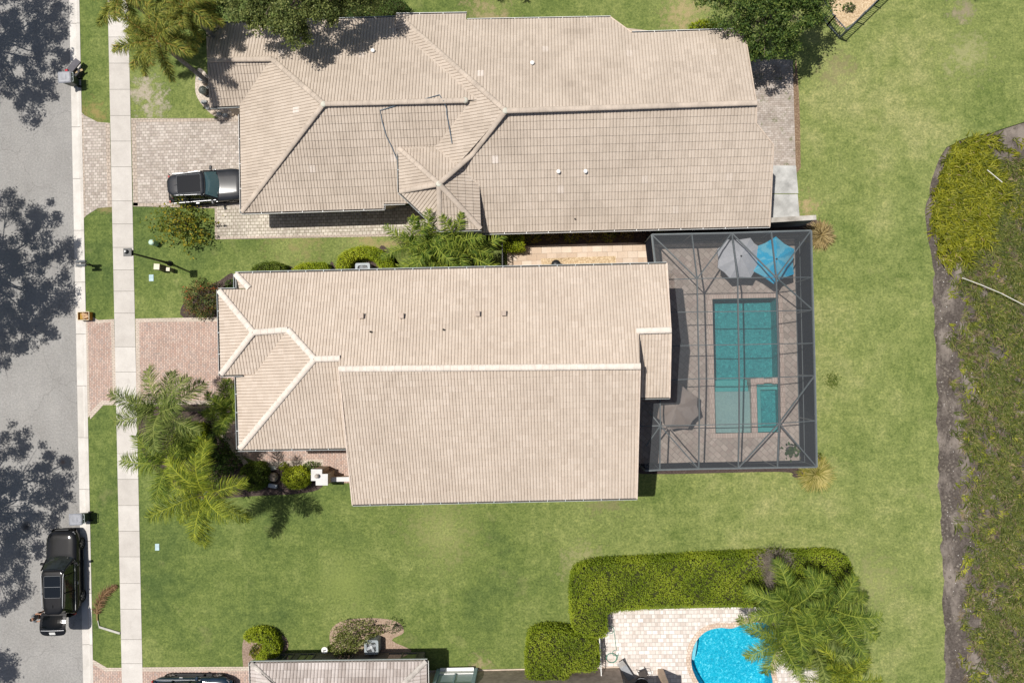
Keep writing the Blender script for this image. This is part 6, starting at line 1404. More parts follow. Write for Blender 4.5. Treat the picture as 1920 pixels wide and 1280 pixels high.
# ---- broad trees made of leaf clumps on limbs
def tree(label, lobes, trunk, mat, leaf=0.17, dens=85, name='broadleaf_tree', group=None, seed=0, cl=0.42, trunk_r=0.22, barkm=None):
    """lobes: world (x, y, z, r)"""
    r = np.random.default_rng(seed); T_ = Vector(trunk); t = thing(name, label, 'tree', T_, group)
    pts = []
    for x, y, z, rad in lobes:
        nc = max(7, int(rad * rad * 13)); d = nrm(r.normal(size=(nc, 3))) * (rad * 1.03 * r.uniform(0.35, 1.0, nc) ** 0.6)[:, None] * np.array([1, 1, 0.62]) + np.array([x, y, z])
        for c in d:
            k = int(dens * cl * cl * r.uniform(0.5, 1.5) * 4.4); s_ = cl * r.uniform(0.6, 1.2)
            pts.append(c + np.clip(r.normal(size=(k, 3)), -2, 2) * np.array([s_ * 0.5, s_ * 0.5, s_ * 0.28]))
    leafobj('crown', np.concatenate(pts), leaf, mat, t, up=0.9, asp=0.5)
    mb = MB(); cen = Vector((sum(l[0] for l in lobes) / len(lobes), sum(l[1] for l in lobes) / len(lobes), min(l[2] for l in lobes) - 1.2)); fork = T_.lerp(cen, 0.55); fork.z = max(1.6, cen.z * 0.6)
    mb.tube([T_, T_.lerp(fork, 0.5) + Vector((0.06, 0.05, 0)), fork], [trunk_r * 1.25, trunk_r, trunk_r * 0.8], 12)
    for x, y, z, rad in lobes:
        e = Vector((x, y, z)); m_ = fork.lerp(e, 0.55) + Vector((r.normal() * 0.25, r.normal() * 0.25, -0.2)); m2_ = fork.lerp(e, 0.28) + Vector((r.normal() * 0.2, r.normal() * 0.2, -0.1)); mb.tube([fork, m2_, m_, e], [trunk_r * 0.4, trunk_r * 0.3, trunk_r * 0.2, 0.02], 7)
        for k in range(4): q_ = e + Vector((r.normal() * rad * 0.5, r.normal() * rad * 0.5, r.normal() * rad * 0.2)); mb.tube([m_.lerp(e, 0.4), q_], [0.03, 0.008], 5)
    mb.build('trunk', barkm or BARK, t, smooth=True); return t
def lob(px, py, h, rpx): v = P(px, py, h); return (v.x, v.y, v.z, rpx / F * (CAMH - h))
def shl(sx, sy, rpx, h): g = P(sx, sy, 0); return (g.x - SUN_DX * h, g.y - SUN_DY * h, h, rpx / 30.5)
SGp = 'street trees beyond the left edge'
for lb, cen, ls, sd in (('broad street tree beyond the left edge, its shadow covering the road at the top', (20, 90), [(52, 25, 58), (20, 100, 62), (82, 112, 38), (98, 52, 36), (38, 175, 40), (88, 168, 26), (60, 222, 20), (-30, 60, 70), (125, 100, 14), (-20, 160, 45), (112, 20, 20)], 51),
                    ('broad street tree beyond the left edge, its shadow in the middle of the road', (20, 540), [(48, 460, 58), (20, 545, 66), (88, 545, 50), (8, 385, 34), (82, 400, 34), (118, 480, 28), (30, 630, 48), (84, 610, 32), (120, 560, 28), (-30, 480, 60), (0, 690, 22), (133, 462, 15), (-30, 600, 60)], 52),
                    ('broad street tree beyond the left edge, its shadow beside the black SUV', (10, 960), [(22, 830, 36), (62, 868, 38), (28, 940, 52), (92, 925, 40), (50, 1000, 50), (12, 1060, 42), (38, 1105, 24), (112, 905, 20), (-30, 900, 60), (-25, 1010, 60), (98, 985, 22), (118, 870, 10), (10, 1130, 20)], 53),
                    ('street tree beyond the left edge, its small shadow at the lower left corner', (-60, 1290), [(10, 1235, 22), (-20, 1270, 40), (-60, 1300, 60), (22, 1262, 14)], 54)):
    g = P(cen[0] - 60, cen[1], 0)
    tree(lb, [shl(x, y, rp, 7.6 + 0.9 * math.sin(x * 0.7 + y)) for x, y, rp in ls], (g.x - SUN_DX * 7, g.y - SUN_DY * 7, 0), G_TREE, 0.15, 175, 'street_tree', SGp, sd)
tree('olive green tree leaning over the roof of the upper house at the top edge', [lob(455, 10, 6.4, 36), lob(500, 28, 6.6, 34), lob(545, 22, 7.0, 40), lob(552, 62, 6.2, 30), lob(530, 45, 6.4, 30), lob(478, 22, 6.2, 30), lob(600, 8, 6.8, 40), lob(655, 2, 6.4, 30), lob(690, -4, 6.2, 22), lob(500, -25, 7, 50), lob(590, -40, 7.4, 60), lob(660, -40, 7, 50), lob(440, -30, 6.5, 40)], (P(560, -60, 0).x, P(560, -60, 0).y, 0), G_OAK, 0.15, 185, seed=61)
tree('dark tree with bare grey trunk in the shade behind the foxtail palms', [lob(400, -10, 4.6, 34), lob(388, 40, 3.2, 24), lob(372, 78, 2.6, 20), lob(425, 8, 3.6, 26), lob(380, 0, 4.2, 26)], (P(392, 60, 0).x, P(392, 60, 0).y, 0), G_DARK, 0.13, 110, seed=62, trunk_r=0.10)
tree('big dark green tree beside the diagonal picket fence at the upper right', [lob(1345, 5, 4.6, 34), lob(1385, 28, 4.8, 40), lob(1440, 18, 5.4, 50), lob(1432, 72, 4.4, 34), lob(1490, 30, 5.2, 44), lob(1475, 78, 3.8, 32), lob(1530, 12, 4.6, 36), lob(1420, -30, 6, 60), lob(1500, -40, 5.5, 55), lob(1335, -25, 4.6, 40), lob(1418, 98, 3.4, 14), lob(1545, -20, 4.6, 36)], (P(1450, 20, 0).x, P(1450, 20, 0).y, 0), G_TREE, 0.15, 120, seed=63)

# ---- shrubs and hedges
def fld(X, Y, s, p): return np.sin(X * s + p) * np.cos(Y * s * 0.8 + p * 2) + 0.6 * np.sin(X * s * 2.3 - Y * s * 1.7 + p) + 0.4 * np.cos(X * s * 4.1 + Y * s * 5.3)
def inpoly(P2, poly):
    x, y = P2[:, 0], P2[:, 1]; c = np.zeros(len(x), bool); n = len(poly)
    for i in range(n):
        x0, y0 = poly[i]; x1, y1 = poly[(i + 1) % n]
        k = ((y0 > y) != (y1 > y)) & (x < (x1 - x0) * (y - y0) / (y1 - y0 + 1e-12) + x0); c ^= k
    return c
def edist(P2, poly):
    d = np.full(len(P2), 1e9); n = len(poly)
    for i in range(n):
        a = np.array(poly[i]); b = np.array(poly[(i + 1) % n]); ab = b - a; L2 = max(1e-9, ab @ ab); t = np.clip(((P2 - a) @ ab) / L2, 0, 1); d = np.minimum(d, np.linalg.norm(P2 - a - t[:, None] * ab, axis=1))
    return d
def hedge(label, pts, h, mat, leaf=0.085, dens=520, cat='hedge', name='hedge', group=None, rnd=0.25, smooth=True, wob=0.075, up=1.5):
    poly = PP(pts, h * 0.9); poly = smooth_loop(poly, 4) if smooth else poly
    A = np.array(poly); lo, hi = A.min(0), A.max(0); cx_, cy_ = A.mean(0)
    t = thing(name, label, cat, (cx_, cy_, 0), group)
    n = int((hi[0] - lo[0]) * (hi[1] - lo[1]) * dens); Q = rng.uniform(lo, hi, (n, 2)); Q = Q[inpoly(Q, poly)]
    d = edist(Q, poly); e = np.clip(d / rnd, 0, 1); zt = h * (1 - 0.0) - rnd * (1 - np.sqrt(np.clip(1 - (1 - e) ** 2, 0, 1)))
    zt = zt + wob * (np.sin(Q[:, 0] * 5.1) * np.cos(Q[:, 1] * 4.3) + 0.7 * np.sin(Q[:, 0] * 11 + Q[:, 1] * 9)) - np.abs(rng.normal(0, 0.06, len(Q)))
    gap = fld(Q[:, 0], Q[:, 1], 3.1, cx_) + 0.5 * fld(Q[:, 0], Q[:, 1], 7.3, cy_); zt = zt - 0.16 * (gap > 1.25); drop = rng.uniform(0, 1, len(Q)) < 0.55 * (gap > 1.45); Q = Q[~drop]; zt = zt[~drop]
    C = [np.column_stack([Q, zt])]
    per = 0; m = len(poly)
    for i in range(m):
        a = np.array(poly[i]); b = np.array(poly[(i + 1) % m]); L = np.linalg.norm(b - a); k = int(L * h * dens * 0.55)
        if k < 1: continue
        s = rng.uniform(0, 1, (k, 1)); q_ = a + (b - a) * s + rng.normal(0, 0.05, (k, 2)); C.append(np.column_stack([q_, rng.uniform(0.02, h - rnd * 0.6, k)]))
    C = np.concatenate(C); vf = 0.5 + 0.5 * np.sin(C[:, 0] * 1.7 + 2) * np.cos(C[:, 1] * 1.9)
    leafobj('foliage', C, leaf, mat, t, up=up, asp=0.55, varf=vf)
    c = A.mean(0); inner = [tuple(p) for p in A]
    # dark core carries the inner leaf shade, kept just inside the leaves
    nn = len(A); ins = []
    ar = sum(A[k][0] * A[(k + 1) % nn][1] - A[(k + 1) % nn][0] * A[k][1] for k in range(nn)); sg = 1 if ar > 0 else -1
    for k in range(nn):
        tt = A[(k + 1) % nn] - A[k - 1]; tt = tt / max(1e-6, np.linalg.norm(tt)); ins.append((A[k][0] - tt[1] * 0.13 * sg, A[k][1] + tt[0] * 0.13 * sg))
    mb = MB(); mb.poly(ins, h - 0.22, thick=h - 0.24); mb.build('shade_core', CORE, t)
    return t
def bush(label, px, py, rx, ry, h, mat, leaf=0.10, dens=420, name='shrub', cat='shrub', group=None, clumpy=0.25, up=0.6, asp=0.55, rz=0.0, base=0.1, flat=1.0):
    c = P(px, py, h * 0.6); g = Vector((c.x, c.y, 0)); t = thing(name, label, cat, g, group)
    a, b = rx / 30.5 * 0.98, ry / 30.5 * 0.98; n = int(math.pi * a * b * dens * 1.6); D = nrm(rng.normal(size=(n, 3))); D[:, 2] = np.abs(D[:, 2]); lump = 1 + clumpy * (np.sin(D[:, 0] * 7 + px) * np.cos(D[:, 1] * 6 + py) + 0.6 * np.sin(D[:, 0] * 13 - D[:, 1] * 11 + D[:, 2] * 9)) * 0.6
    rr_ = rng.uniform(0.72, 1.02, n) * lump; ca, sa = math.cos(rz), math.sin(rz); X = D[:, 0] * a * rr_; Y = D[:, 1] * b * rr_
    Z = np.maximum(0.03, base * h + D[:, 2] * (h * (1 - base)) * rr_ * flat)
    C = np.column_stack([c.x + X * ca - Y * sa, c.y + X * sa + Y * ca, Z]); vf = 0.5 + 0.5 * np.sin(C[:, 0] * 4 + C[:, 2] * 3) * np.cos(C[:, 1] * 4.4)
    leafobj('foliage', C, leaf, mat, t, up=up, asp=asp, varf=vf)
    mb = MB(); r = random.Random(int(px * 7 + py))
    for k in range(9): an = r.uniform(0, 6.28); f = r.uniform(0.3, 0.75); mb.tube([g, g + Vector((math.cos(an) * a * f * 0.5, math.sin(an) * b * f * 0.5, h * 0.4)), g + Vector((math.cos(an) * a * f, math.sin(an) * b * f, h * 0.75))], [0.03, 0.02, 0.008], 5)
    mb.build('stems', BARK, t); return t
def tuft(label, px, py, rpx, h, mat, nb=420, name='ornamental_grass', cat='plant', group=None, w=0.022, z0=0.0):
    c = P(px, py, h * 0.4); t = thing(name, label, cat, (c.x, c.y, z0), group); R0 = rpx / 30.5; V = []; Fq = []; var = []
    for k in range(nb):
        a = rng.uniform(0, 6.283); e = rng.uniform(0.25, 1.45); L = R0 * 1.25 * rng.uniform(0.7, 1.1); rt = rng.uniform(0, R0 * 0.25); a2 = a + rng.normal() * 0.5
        p0 = np.array((rt * math.cos(a2), rt * math.sin(a2), 0.0)); d = np.array((math.cos(a) * math.cos(e), math.sin(a) * math.cos(e), math.sin(e))); s = np.array((-math.sin(a), math.cos(a), 0)) * w
        p1 = p0 + d * L * 0.5; p1[2] = min(p1[2], h); d2 = d.copy(); d2[2] -= 1.1; d2 /= np.linalg.norm(d2); p2 = p1 + (d * 0.45 + d2 * 0.6) * L * 0.5; p2[2] = max(0.02, p2[2])
        i = len(V); V += [p0 - s, p0 + s, p1 + s, p1 - s, p2 + s * .2, p2 - s * .2]; Fq += [(i, i + 1, i + 2, i + 3), (i + 3, i + 2, i + 4, i + 5)]; v0 = rng.uniform(); var += [v0] * 6
    fast('blades', np.array(V), np.array(Fq), mat, t, np.array(var)); return t
# hedges of the lower garden
hedge('long clipped L shaped hedge bordering the white paver patio of the lower pool', [(1086, 1066), (1130, 1056), (1250, 1050), (1340, 1044), (1450, 1040), (1500, 1040), (1560, 1038), (1588, 1046), (1600, 1070), (1600, 1105), (1560, 1120), (1500, 1125), (1450, 1138), (1380, 1138), (1250, 1139), (1150, 1148), (1138, 1158), (1137, 1190), (1120, 1196), (1080, 1186), (1071, 1150), (1072, 1090)], 1.7, G_HEDGE, dens=600)
hedge('clipped square topped hedge block below the long L shaped hedge', [(998, 1188), (1040, 1182), (1090, 1192), (1118, 1205), (1124, 1235), (1115, 1258), (1070, 1262), (1058, 1300), (1010, 1302), (988, 1270), (988, 1215)], 1.8, G_HEDGE, dens=600)
hedge('yellow green clipped hook shaped shrub at the corner of the lower house', [(458, 1190), (480, 1182), (505, 1188), (518, 1205), (520, 1225), (505, 1238), (478, 1238), (490, 1222), (492, 1208), (475, 1204), (460, 1202)], 1.1, G_BRIGHT, dens=800, rnd=0.3, cat='shrub', name='shrub')
bush('small orange tipped shrub inside the hook shaped shrub', 480, 1222, 15, 15, 0.7, G_CROT, dens=600)
bush('loose variegated shrub beside the air conditioner of the lower house', 668, 1192, 44, 26, 1.5, G_VARI, 0.11, 420, clumpy=0.4)
bush('loose variegated shrub overhanging the dark windows of the lower house', 640, 1212, 26, 22, 1.3, G_VARI, 0.11, 420, clumpy=0.4, group='variegated shrubs')
bush('thin dark twiggy shrub at the right end of the variegated shrub', 738, 1175, 20, 15, 0.9, G_DARK, 0.08, 160)
# hedges north of the middle house
hedge('dark green clipped mound against the north eave at the left of the middle house', [(462, 520), (475, 500), (495, 492), (515, 492), (530, 500), (533, 530), (465, 535)], 1.3, m_leaf('mid_hedge_leaf', (0.06, 0.10, 0.012), (0.115, 0.165, 0.018), (0.18, 0.23, 0.03)), dens=700, group='clipped shrubs north of the middle house')
hedge('small bright clipped shrub between the dark mound and the curved hedge', [(547, 508), (560, 496), (585, 493), (610, 496), (614, 530), (550, 532)], 1.1, G_BRIGHT, dens=800, group='clipped shrubs north of the middle house')
hedge('bright curved hedge arching round the air conditioner', [(630, 507), (633, 485), (648, 470), (680, 462), (708, 467), (726, 482), (737, 503), (730, 511), (714, 506), (706, 492), (694, 483), (678, 480), (662, 485), (651, 498), (648, 515), (632, 516)], 1.3, G_BRIGHT, dens=800, group='clipped shrubs north of the middle house')
hedge('small box clipped bright shrub beside the side gate', [(944, 441), (980, 441), (981, 467), (944, 468)], 1.4, G_BRIGHT, dens=900, smooth=False, rnd=0.15, up=0.5)
for i, (x, lb) in enumerate(((1000, 'first from the side gate'), (1036, 'second from the side gate'), (1072, 'third from the side gate'), (1106, 'fourth from the side gate'), (1142, 'fifth from the side gate'), (1174, 'nearest the screen enclosure'))):
    bush('red green croton in the shaded bed along the upper house, ' + lb, x, 443 - (x - 1000) * 0.018, 17, 13, 1.0, G_RED if i % 2 else G_CROT, 0.14, 240, group='crotons in the shaded side bed', asp=0.25)
# front bushes
bush('large croton bush with dark and yellow leaves on the front lawn below the charcoal SUV', 338, 420, 50, 38, 1.9, G_CROT, 0.19, 150, clumpy=0.95, rz=-0.35, asp=0.45)
bush('red flowering bush at the left corner of the middle house', 374, 560, 37, 38, 1.7, G_IXORA, 0.12, 380, clumpy=0.3)
bush('low dark shrub in the notch beside the red flowering bush', 432, 532, 14, 10, 0.6, G_DARK, 0.10, 300)
hedge('low green clipped hedge below the leftmost feathery palm', [(330, 805), (345, 798), (375, 797), (380, 815), (384, 850), (370, 870), (345, 862), (325, 830)], 1.2, G_BRIGHT, dens=650)
bush('dark leafy shrub between the clipped hedge and the brick walk', 402, 838, 26, 34, 1.3, G_DARK, 0.12, 330, clumpy=0.4, group='dark shrubs in the front bed')
bush('dark leafy shrub against the lower left corner of the middle house', 425, 868, 26, 22, 1.2, G_DARK, 0.12, 330, clumpy=0.4, group='dark shrubs in the front bed')
bush('green leafy shrub between the yellow green palm and the round bushes', 395, 895, 28, 22, 1.2, G_TREE, 0.12, 330, clumpy=0.4, group='dark shrubs in the front bed')
bush('small sprawling green shrub in the mulch above the palms', 380, 767, 14, 11, 0.6, G_TREE, 0.12, 260)
bush('small low green shrub right of the driveway corner in the dark mulch', 395, 790, 12, 10, 0.5, G_TREE, 0.12, 260)
hedge('round clipped dark bush left of the boulder', [(450, 880), (465, 871), (485, 871), (496, 885), (496, 905), (482, 918), (462, 918), (449, 903)], 1.3, m_leaf('round_bush_leaf', (0.05, 0.085, 0.012), (0.10, 0.15, 0.018), (0.19, 0.24, 0.03)), dens=800, rnd=0.4, cat='shrub', name='shrub')
hedge('round clipped bright bush right of the boulder', [(530, 886), (545, 879), (565, 880), (575, 892), (573, 908), (558, 916), (538, 913), (528, 902)], 1.2, G_BRIGHT, dens=850, rnd=0.4, cat='shrub', name='shrub')
bush('small bushy plant just left of the white pier', 582, 875, 17, 10, 0.7, G_TREE, 0.09, 500)
bush('tiny light shrub above the bright round bush', 530, 875, 10, 9, 0.5, G_BRIGHT, 0.09, 500)
bush('yellow green leafy shrub beneath the big dark tree at the upper right', 1322, 47, 32, 12, 1.0, G_BRIGHT, 0.13, 420)
bush('small dark shrub in the tan gravel behind the picket fence', 1594, 12, 13, 9, 0.5, G_DARK, 0.12, 260)
tuft('reddish tan ornamental grass clump at the corner of the privacy wall', 1540, 440, 24, 1.0, G_TAN, 700)
tuft('yellow ornamental grass clump at the lower right corner of the screen enclosure', 1531, 888, 30, 1.0, G_YGR, 800)
bush('small red green shrub left of the yellow ornamental grass', 1508, 885, 12, 9, 0.7, G_CROT, 0.10, 380)
bush('small dark leafy sprig above the yellow ornamental grass', 1537, 857, 6, 8, 0.8, G_CROT, 0.10, 300)
for i, (x, y, lb) in enumerate(((590, 12, 'left of the two under the olive green tree'), (700, 20, 'right of the two under the olive green tree'))):
    hedge('dark hedge added to stand in for shade behind the upper house, ' + lb, [(x - 52, y - 22), (x + 50, y - 24), (x + 52, y + 12), (x - 50, y + 18)], 1.2, G_DARK, dens=420, group='dark hedges added for shade behind the upper house')  # dark hedges added where the strip is only in shade
# potted plant in the enclosure
g = pt(1478, 842); t = thing('potted_plant', 'large leaved potted plant in the lower corner of the screen enclosure', 'plant', Vector((g.x, g.y, 0.05))); ORG[t.name] = Vector((g.x, g.y, 0.05))
mb = MB(); mb.lathe((g.x, g.y, 0.05), [(0.16, 0), (0.23, 0.38), (0.25, 0.40), (0.21, 0.40), (0.20, 0.34)], 18); mb.build('pot', plain('dark_pot', (0.07, 0.06, 0.055), 0.6, 0.3), t)
n = 70; C = np.column_stack([g.x + rng.normal(0, 0.24, n), g.y + rng.normal(0, 0.20, n), rng.uniform(0.5, 1.2, n)]); leafobj('foliage', C, 0.26, G_DARK, t, up=1.0, asp=0.6)
# white stump-like sticks: dead patch on the long hedge
c = P(1452, 1052, 1.85); t = thing('dead_shrub', 'patch of bare grey dead twigs standing in the long clipped hedge', 'shrub', (c.x, c.y, 0)); V = []; Fq = []; var = []
for k in range(1500):
    a = rng.uniform(0, 6.283); bx, by = rng.normal(0, 0.45), rng.normal(0, 0.28)
    if rng.uniform() < 0.35: bx, by = rng.normal(-0.25, 0.14), rng.normal(-0.9, 0.4)
    e = rng.uniform(-0.1, 0.7); L = rng.uniform(0.15, 0.45); d = np.array((math.cos(a) * math.cos(e), math.sin(a) * math.cos(e), math.sin(e))) * L; p0 = np.array((bx, by, 1.72 + rng.uniform(-0.08, 0.08))); s = np.array((-math.sin(a), math.cos(a), 0)) * 0.009
    i = len(V); V += [p0 - s, p0 + s, p0 + d + s * .4, p0 + d - s * .4]; Fq.append((i, i + 1, i + 2, i + 3)); var += [rng.uniform()] * 4
fast('twigs', np.array(V), np.array(Fq), G_GREY, t, np.array(var))
# stones in the front bed
def stone(label, x, y, a, b, h, mat, rz=0.0, name='boulder', cat='stone', seed=0, group=None, z=0.0):
    r = random.Random(seed); mb = MB(); n = 9; g = pt(x, y, z); rings_ = []
    rad = [r.uniform(0.82, 1.1) for _ in range(n)]
    for f, zz in ((0.9, 0), (1.0, 0.35), (0.86, 0.8), (0.45, 1.0)):
        rings_.append([(g.x + a * f * rad[k] * math.cos(2 * math.pi * k / n + rz), g.y + b * f * rad[k] * math.sin(2 * math.pi * k / n + rz), z + h * zz * r.uniform(0.88, 1.08)) for k in range(n)])
    loft(mb, rings_); o = mb.build(name, mat); return solo(o, label, cat, group)
ROCK = m_concrete('tan_rock', (0.34, 0.26, 0.19), (0.62, 0.53, 0.43), 0.6); GREYR = m_concrete('grey_rock', (0.20, 0.22, 0.24), (0.42, 0.43, 0.42), 0.5)
stone('large tan boulder standing between the two round bushes', 514, 893, 0.36, 0.30, 0.55, ROCK, 0.2, seed=3)
stone('flat pale stone above the tan boulder', 510, 877, 0.30, 0.17, 0.12, m_concrete('pale_green_rock', (0.36, 0.40, 0.36), (0.60, 0.62, 0.56), 0.3), 0.3, seed=5)
mb = MB(); v = pt(514, 909); mb.box((v.x, v.y, 0.20), (0.52, 0.24, 0.30), R_(-12)); solo(mb.build('stone_block', plain('pale_grey_block', (0.45, 0.47, 0.50), 0.7, 0.2), bevel=0.02), 'pale grey stone block below the tan boulder', 'stone')
k = 0
for x, y, s_ in ((373, 140, 12), (379, 149, 11), (385, 157, 10), (383, 192, 12), (391, 203, 11), (400, 211, 11), (412, 214, 10), (424, 217, 11), (436, 216, 9), (395, 152, 8), (392, 165, 9)):
    k += 1; stone('grey stone edging the bed under the eave of the upper house, number %d counted from its top end' % k if False else 'edging stone of the upper eave bed, %s' % ('topmost one', 'second from the top', 'third from the top', 'at the left bulge, upper', 'at the left bulge, lower', 'at the left end of the bottom row', 'second in the bottom row', 'third in the bottom row', 'right end of the bottom row, by the driveway', 'inner upper one', 'inner lower one by the lantern')[k - 1], x, y, s_ / 30.5 * 0.62, s_ / 30.5 * 0.42, 0.16, GREYR if k % 3 else ROCK, -0.9 if y < 200 else -0.2, 'edging_stone', 'stone', 40 + k, 'stones edging the front bed')
t = thing('garden_lantern', 'dark metal garden lantern standing in the stone bed', 'lantern', pt(386, 174)); ORG[t.name] = Vector()
mb = MB(); mb.lathe((0, 0, 0), [(0.20, 0), (0.24, 0.1), (0.24, 0.45), (0.18, 0.5)], 8); mb.build('body', plain('dark_bronze', (0.05, 0.05, 0.04), 0.4, 0.5), t); mb = MB(); mb.lathe((0, 0, 0.5), [(0.27, 0), (0.14, 0.12), (0.03, 0.16)], 8); mb.build('roof', plain('dark_bronze_top', (0.09, 0.10, 0.09), 0.35, 0.5), t)
# dead frond on the verge
me = frond_mesh('dead_frond', 2.7, 0.42, 110, G_DEAD, 8, 10, 'brush', 0.03, 77); o = bpy.data.objects.new('dead_frond', me); COL.objects.link(o); v = pt(184, 1162, 0.10)
xs = np.empty(len(me.vertices) * 3); me.vertices.foreach_get('co', xs); xs = xs.reshape(-1, 3)
L_ = 2.7; u = np.clip(xs[:, 0] / L_, 0, 1.1); ang = -0.0 + u * 1.25; cx_ = L_ * np.sin(ang * 1.0) / 1.25; cy_ = L_ * (1 - np.cos(ang)) / 1.25
nx_ = xs[:, 1]; X = cx_ - nx_ * np.sin(ang); Y = cy_ + nx_ * np.cos(ang); xs2 = np.column_stack([X, -Y, np.clip(np.abs(xs[:, 2]) * 0.35, 0, 0.35)]); me.vertices.foreach_set('co', xs2.ravel()); me.update()
o.location = v; o.rotation_euler = (0, 0, R_(98)); tag(o, 'curled brown dead palm frond lying on the lawn strip by the sidewalk', 'palm frond')
# ---- marsh plants
bk = [(x, y) for x, y in bank if -100 < y < 1600]; by_ = np.array([b[1] for b in bk]); bx_ = np.array([b[0] for b in bk])
def bankx(y): return np.interp(y, by_, bx_)
def blades(name, n, region, mat, L, w, swept, elev, seed, tuftn=7, ts=0.09):
    r = np.random.default_rng(seed); nt = n // tuftn; X = r.uniform(1735, 2080, nt * 3); Y = r.uniform(225, 1400, nt * 3); keep = region(X, Y, r); X = X[keep][:nt]; Y = Y[keep][:nt]; nt = len(X)
    d = np.stack([(X - 960) / F, -(Y - 640) / F, -np.ones(nt)], 1) @ np.array(RM.transposed()); tt = (CAMH - BASEZ) / -d[:, 2]; G = np.column_stack([d[:, 0] * tt, d[:, 1] * tt, np.full(nt, BASEZ)])
    G = np.repeat(G, tuftn, 0) + np.column_stack([r.normal(0, ts, (nt * tuftn, 2)), np.zeros(nt * tuftn)]); m = len(G)
    a = np.repeat(swept + r.normal(0, 0.8, nt), tuftn) + r.normal(0, 0.7, m); e = r.uniform(*elev, m); l = L * r.uniform(0.6, 1.25, m)
    D = np.column_stack([np.cos(a) * np.cos(e), np.sin(a) * np.cos(e), np.sin(e)]); S_ = np.column_stack([-np.sin(a), np.cos(a), r.normal(0, 0.5, m)]) * w
    M_ = G + D * l[:, None] * 0.55; D2 = D.copy(); D2[:, 2] -= 0.9; D2 = nrm(D2); E_ = M_ + D2 * l[:, None] * 0.45; E_[:, 2] = np.maximum(E_[:, 2], BASEZ + 0.03)
    V = np.stack([G - S_ * .6, G + S_ * .6, M_ + S_, M_ - S_, E_ + S_ * .25, E_ - S_ * .25], 1).reshape(-1, 3); b = np.arange(m)[:, None] * 6
    Fq = np.concatenate([b + np.array([[0, 1, 2, 3]]), b + np.array([[3, 2, 4, 5]])]); var = np.repeat(np.clip(np.repeat(r.uniform(0, 1, nt), tuftn) * 0.6 + r.uniform(0, 0.45, m), 0, 1), 6)
    return fast(name, V, Fq, mat, None, var)
def fld(X, Y, s, p): return np.sin(X * s + p) * np.cos(Y * s * 0.8 + p * 2) + 0.6 * np.sin(X * s * 2.3 - Y * s * 1.7 + p) + 0.4 * np.cos(X * s * 4.1 + Y * s * 5.3)
def rg_reed(X, Y, r):
    d = X - bankx(Y); c = ((X - 1795) / 74) ** 2 + ((Y - 355) / 125) ** 2
    return (d > 12) & (c + 0.25 * fld(X, Y, 0.05, 1) + 0.2 * fld(X, Y, 0.17, 4) + r.normal(0, 0.2, len(X)) < 0.92) & (fld(X, Y, 0.21, 9) < 1.1 + 0.3 * r.normal(size=len(X))) & (Y > 262 - (X - 1800) * 0.12)
def rg_reed2(X, Y, r): d = X - bankx(Y); return (d > 25) & (X > 1860) & (Y < 420) & (Y > 262 - (X - 1800) * 0.05) & (fld(X, Y, 0.05, 3) + r.normal(0, 0.5, len(X)) > 0.3)
def rg_grass(X, Y, r):
    d = X - bankx(Y); k = np.clip((d + 12 * fld(X, Y, 0.09, 7) - 30) / 95, 0, 1); return (d > 24) & (Y > 300) & (r.uniform(0, 1, len(X)) < k * np.clip(0.62 + 0.75 * fld(X, Y, 0.052, 2), 0.10, 1))
def rg_tuft(X, Y, r):
    d = X - bankx(Y); return (d > 28) & (d < 190) & (Y > 400) & (fld(X, Y, 0.13, 5) + r.normal(0, 0.2, len(X)) > 0.80 + 0.002 * d)
M_REED = m_leaf('reed_blade', (0.075, 0.095, 0.010), (0.20, 0.22, 0.012), (0.40, 0.39, 0.035), dead=(0.36, 0.28, 0.13))
M_OLIV = m_leaf('marsh_blade', (0.045, 0.068, 0.014), (0.118, 0.150, 0.030), (0.25, 0.255, 0.065), dead=(0.42, 0.33, 0.18))
M_REED2 = m_leaf('weed_blade', (0.10, 0.13, 0.012), (0.23, 0.26, 0.018), (0.42, 0.42, 0.05))
M_TAN = m_leaf('marsh_dry_blade', (0.09, 0.07, 0.045), (0.20, 0.155, 0.095), (0.36, 0.29, 0.19))
for nm, args, lb in (('reed_bed', (60000, rg_reed, M_REED, 0.60, 0.026, -0.4, (0.2, 1.2), 71), 'bright yellow green reeds massed at the upper end of the marsh'),
                 ('marsh_reeds', (12000, rg_reed2, M_REED, 0.45, 0.018, -0.4, (0.2, 1.1), 72), 'thinner yellow green reeds at the upper right edge'),
                 ('marsh_grass', (82000, rg_grass, M_OLIV, 0.44, 0.020, -0.9, (0.1, 0.9), 73), 'olive marsh grass covering the wet ground along the right edge'),
                 ('dry_marsh_grass', (40000, rg_grass, M_TAN, 0.42, 0.016, -0.9, (0.05, 0.6), 74), 'dry brown stalks among the marsh grass'),
                 ('marsh_weeds', (15000, rg_tuft, M_REED2, 0.36, 0.028, -0.6, (0.1, 0.8), 75), 'small yellow green weeds on the bare mud of the bank')):
    o = blades(nm, *args); tag(o, lb, 'marsh plants', None, 'stuff')
n = 500; g = pt(1560, 713); C = np.column_stack([g.x + rng.normal(0, 0.22, n), g.y + rng.normal(0, 0.24, n), rng.uniform(0.01, 0.06, n)]); wd = thing('weed_patch', 'small round darker green weed patch in the back lawn right of the enclosure', 'weeds', g); leafobj('foliage', C, 0.09, m_leaf('clover_leaf', (0.07, 0.11, 0.02), (0.11, 0.16, 0.025), (0.16, 0.21, 0.04)), wd, up=1.5)
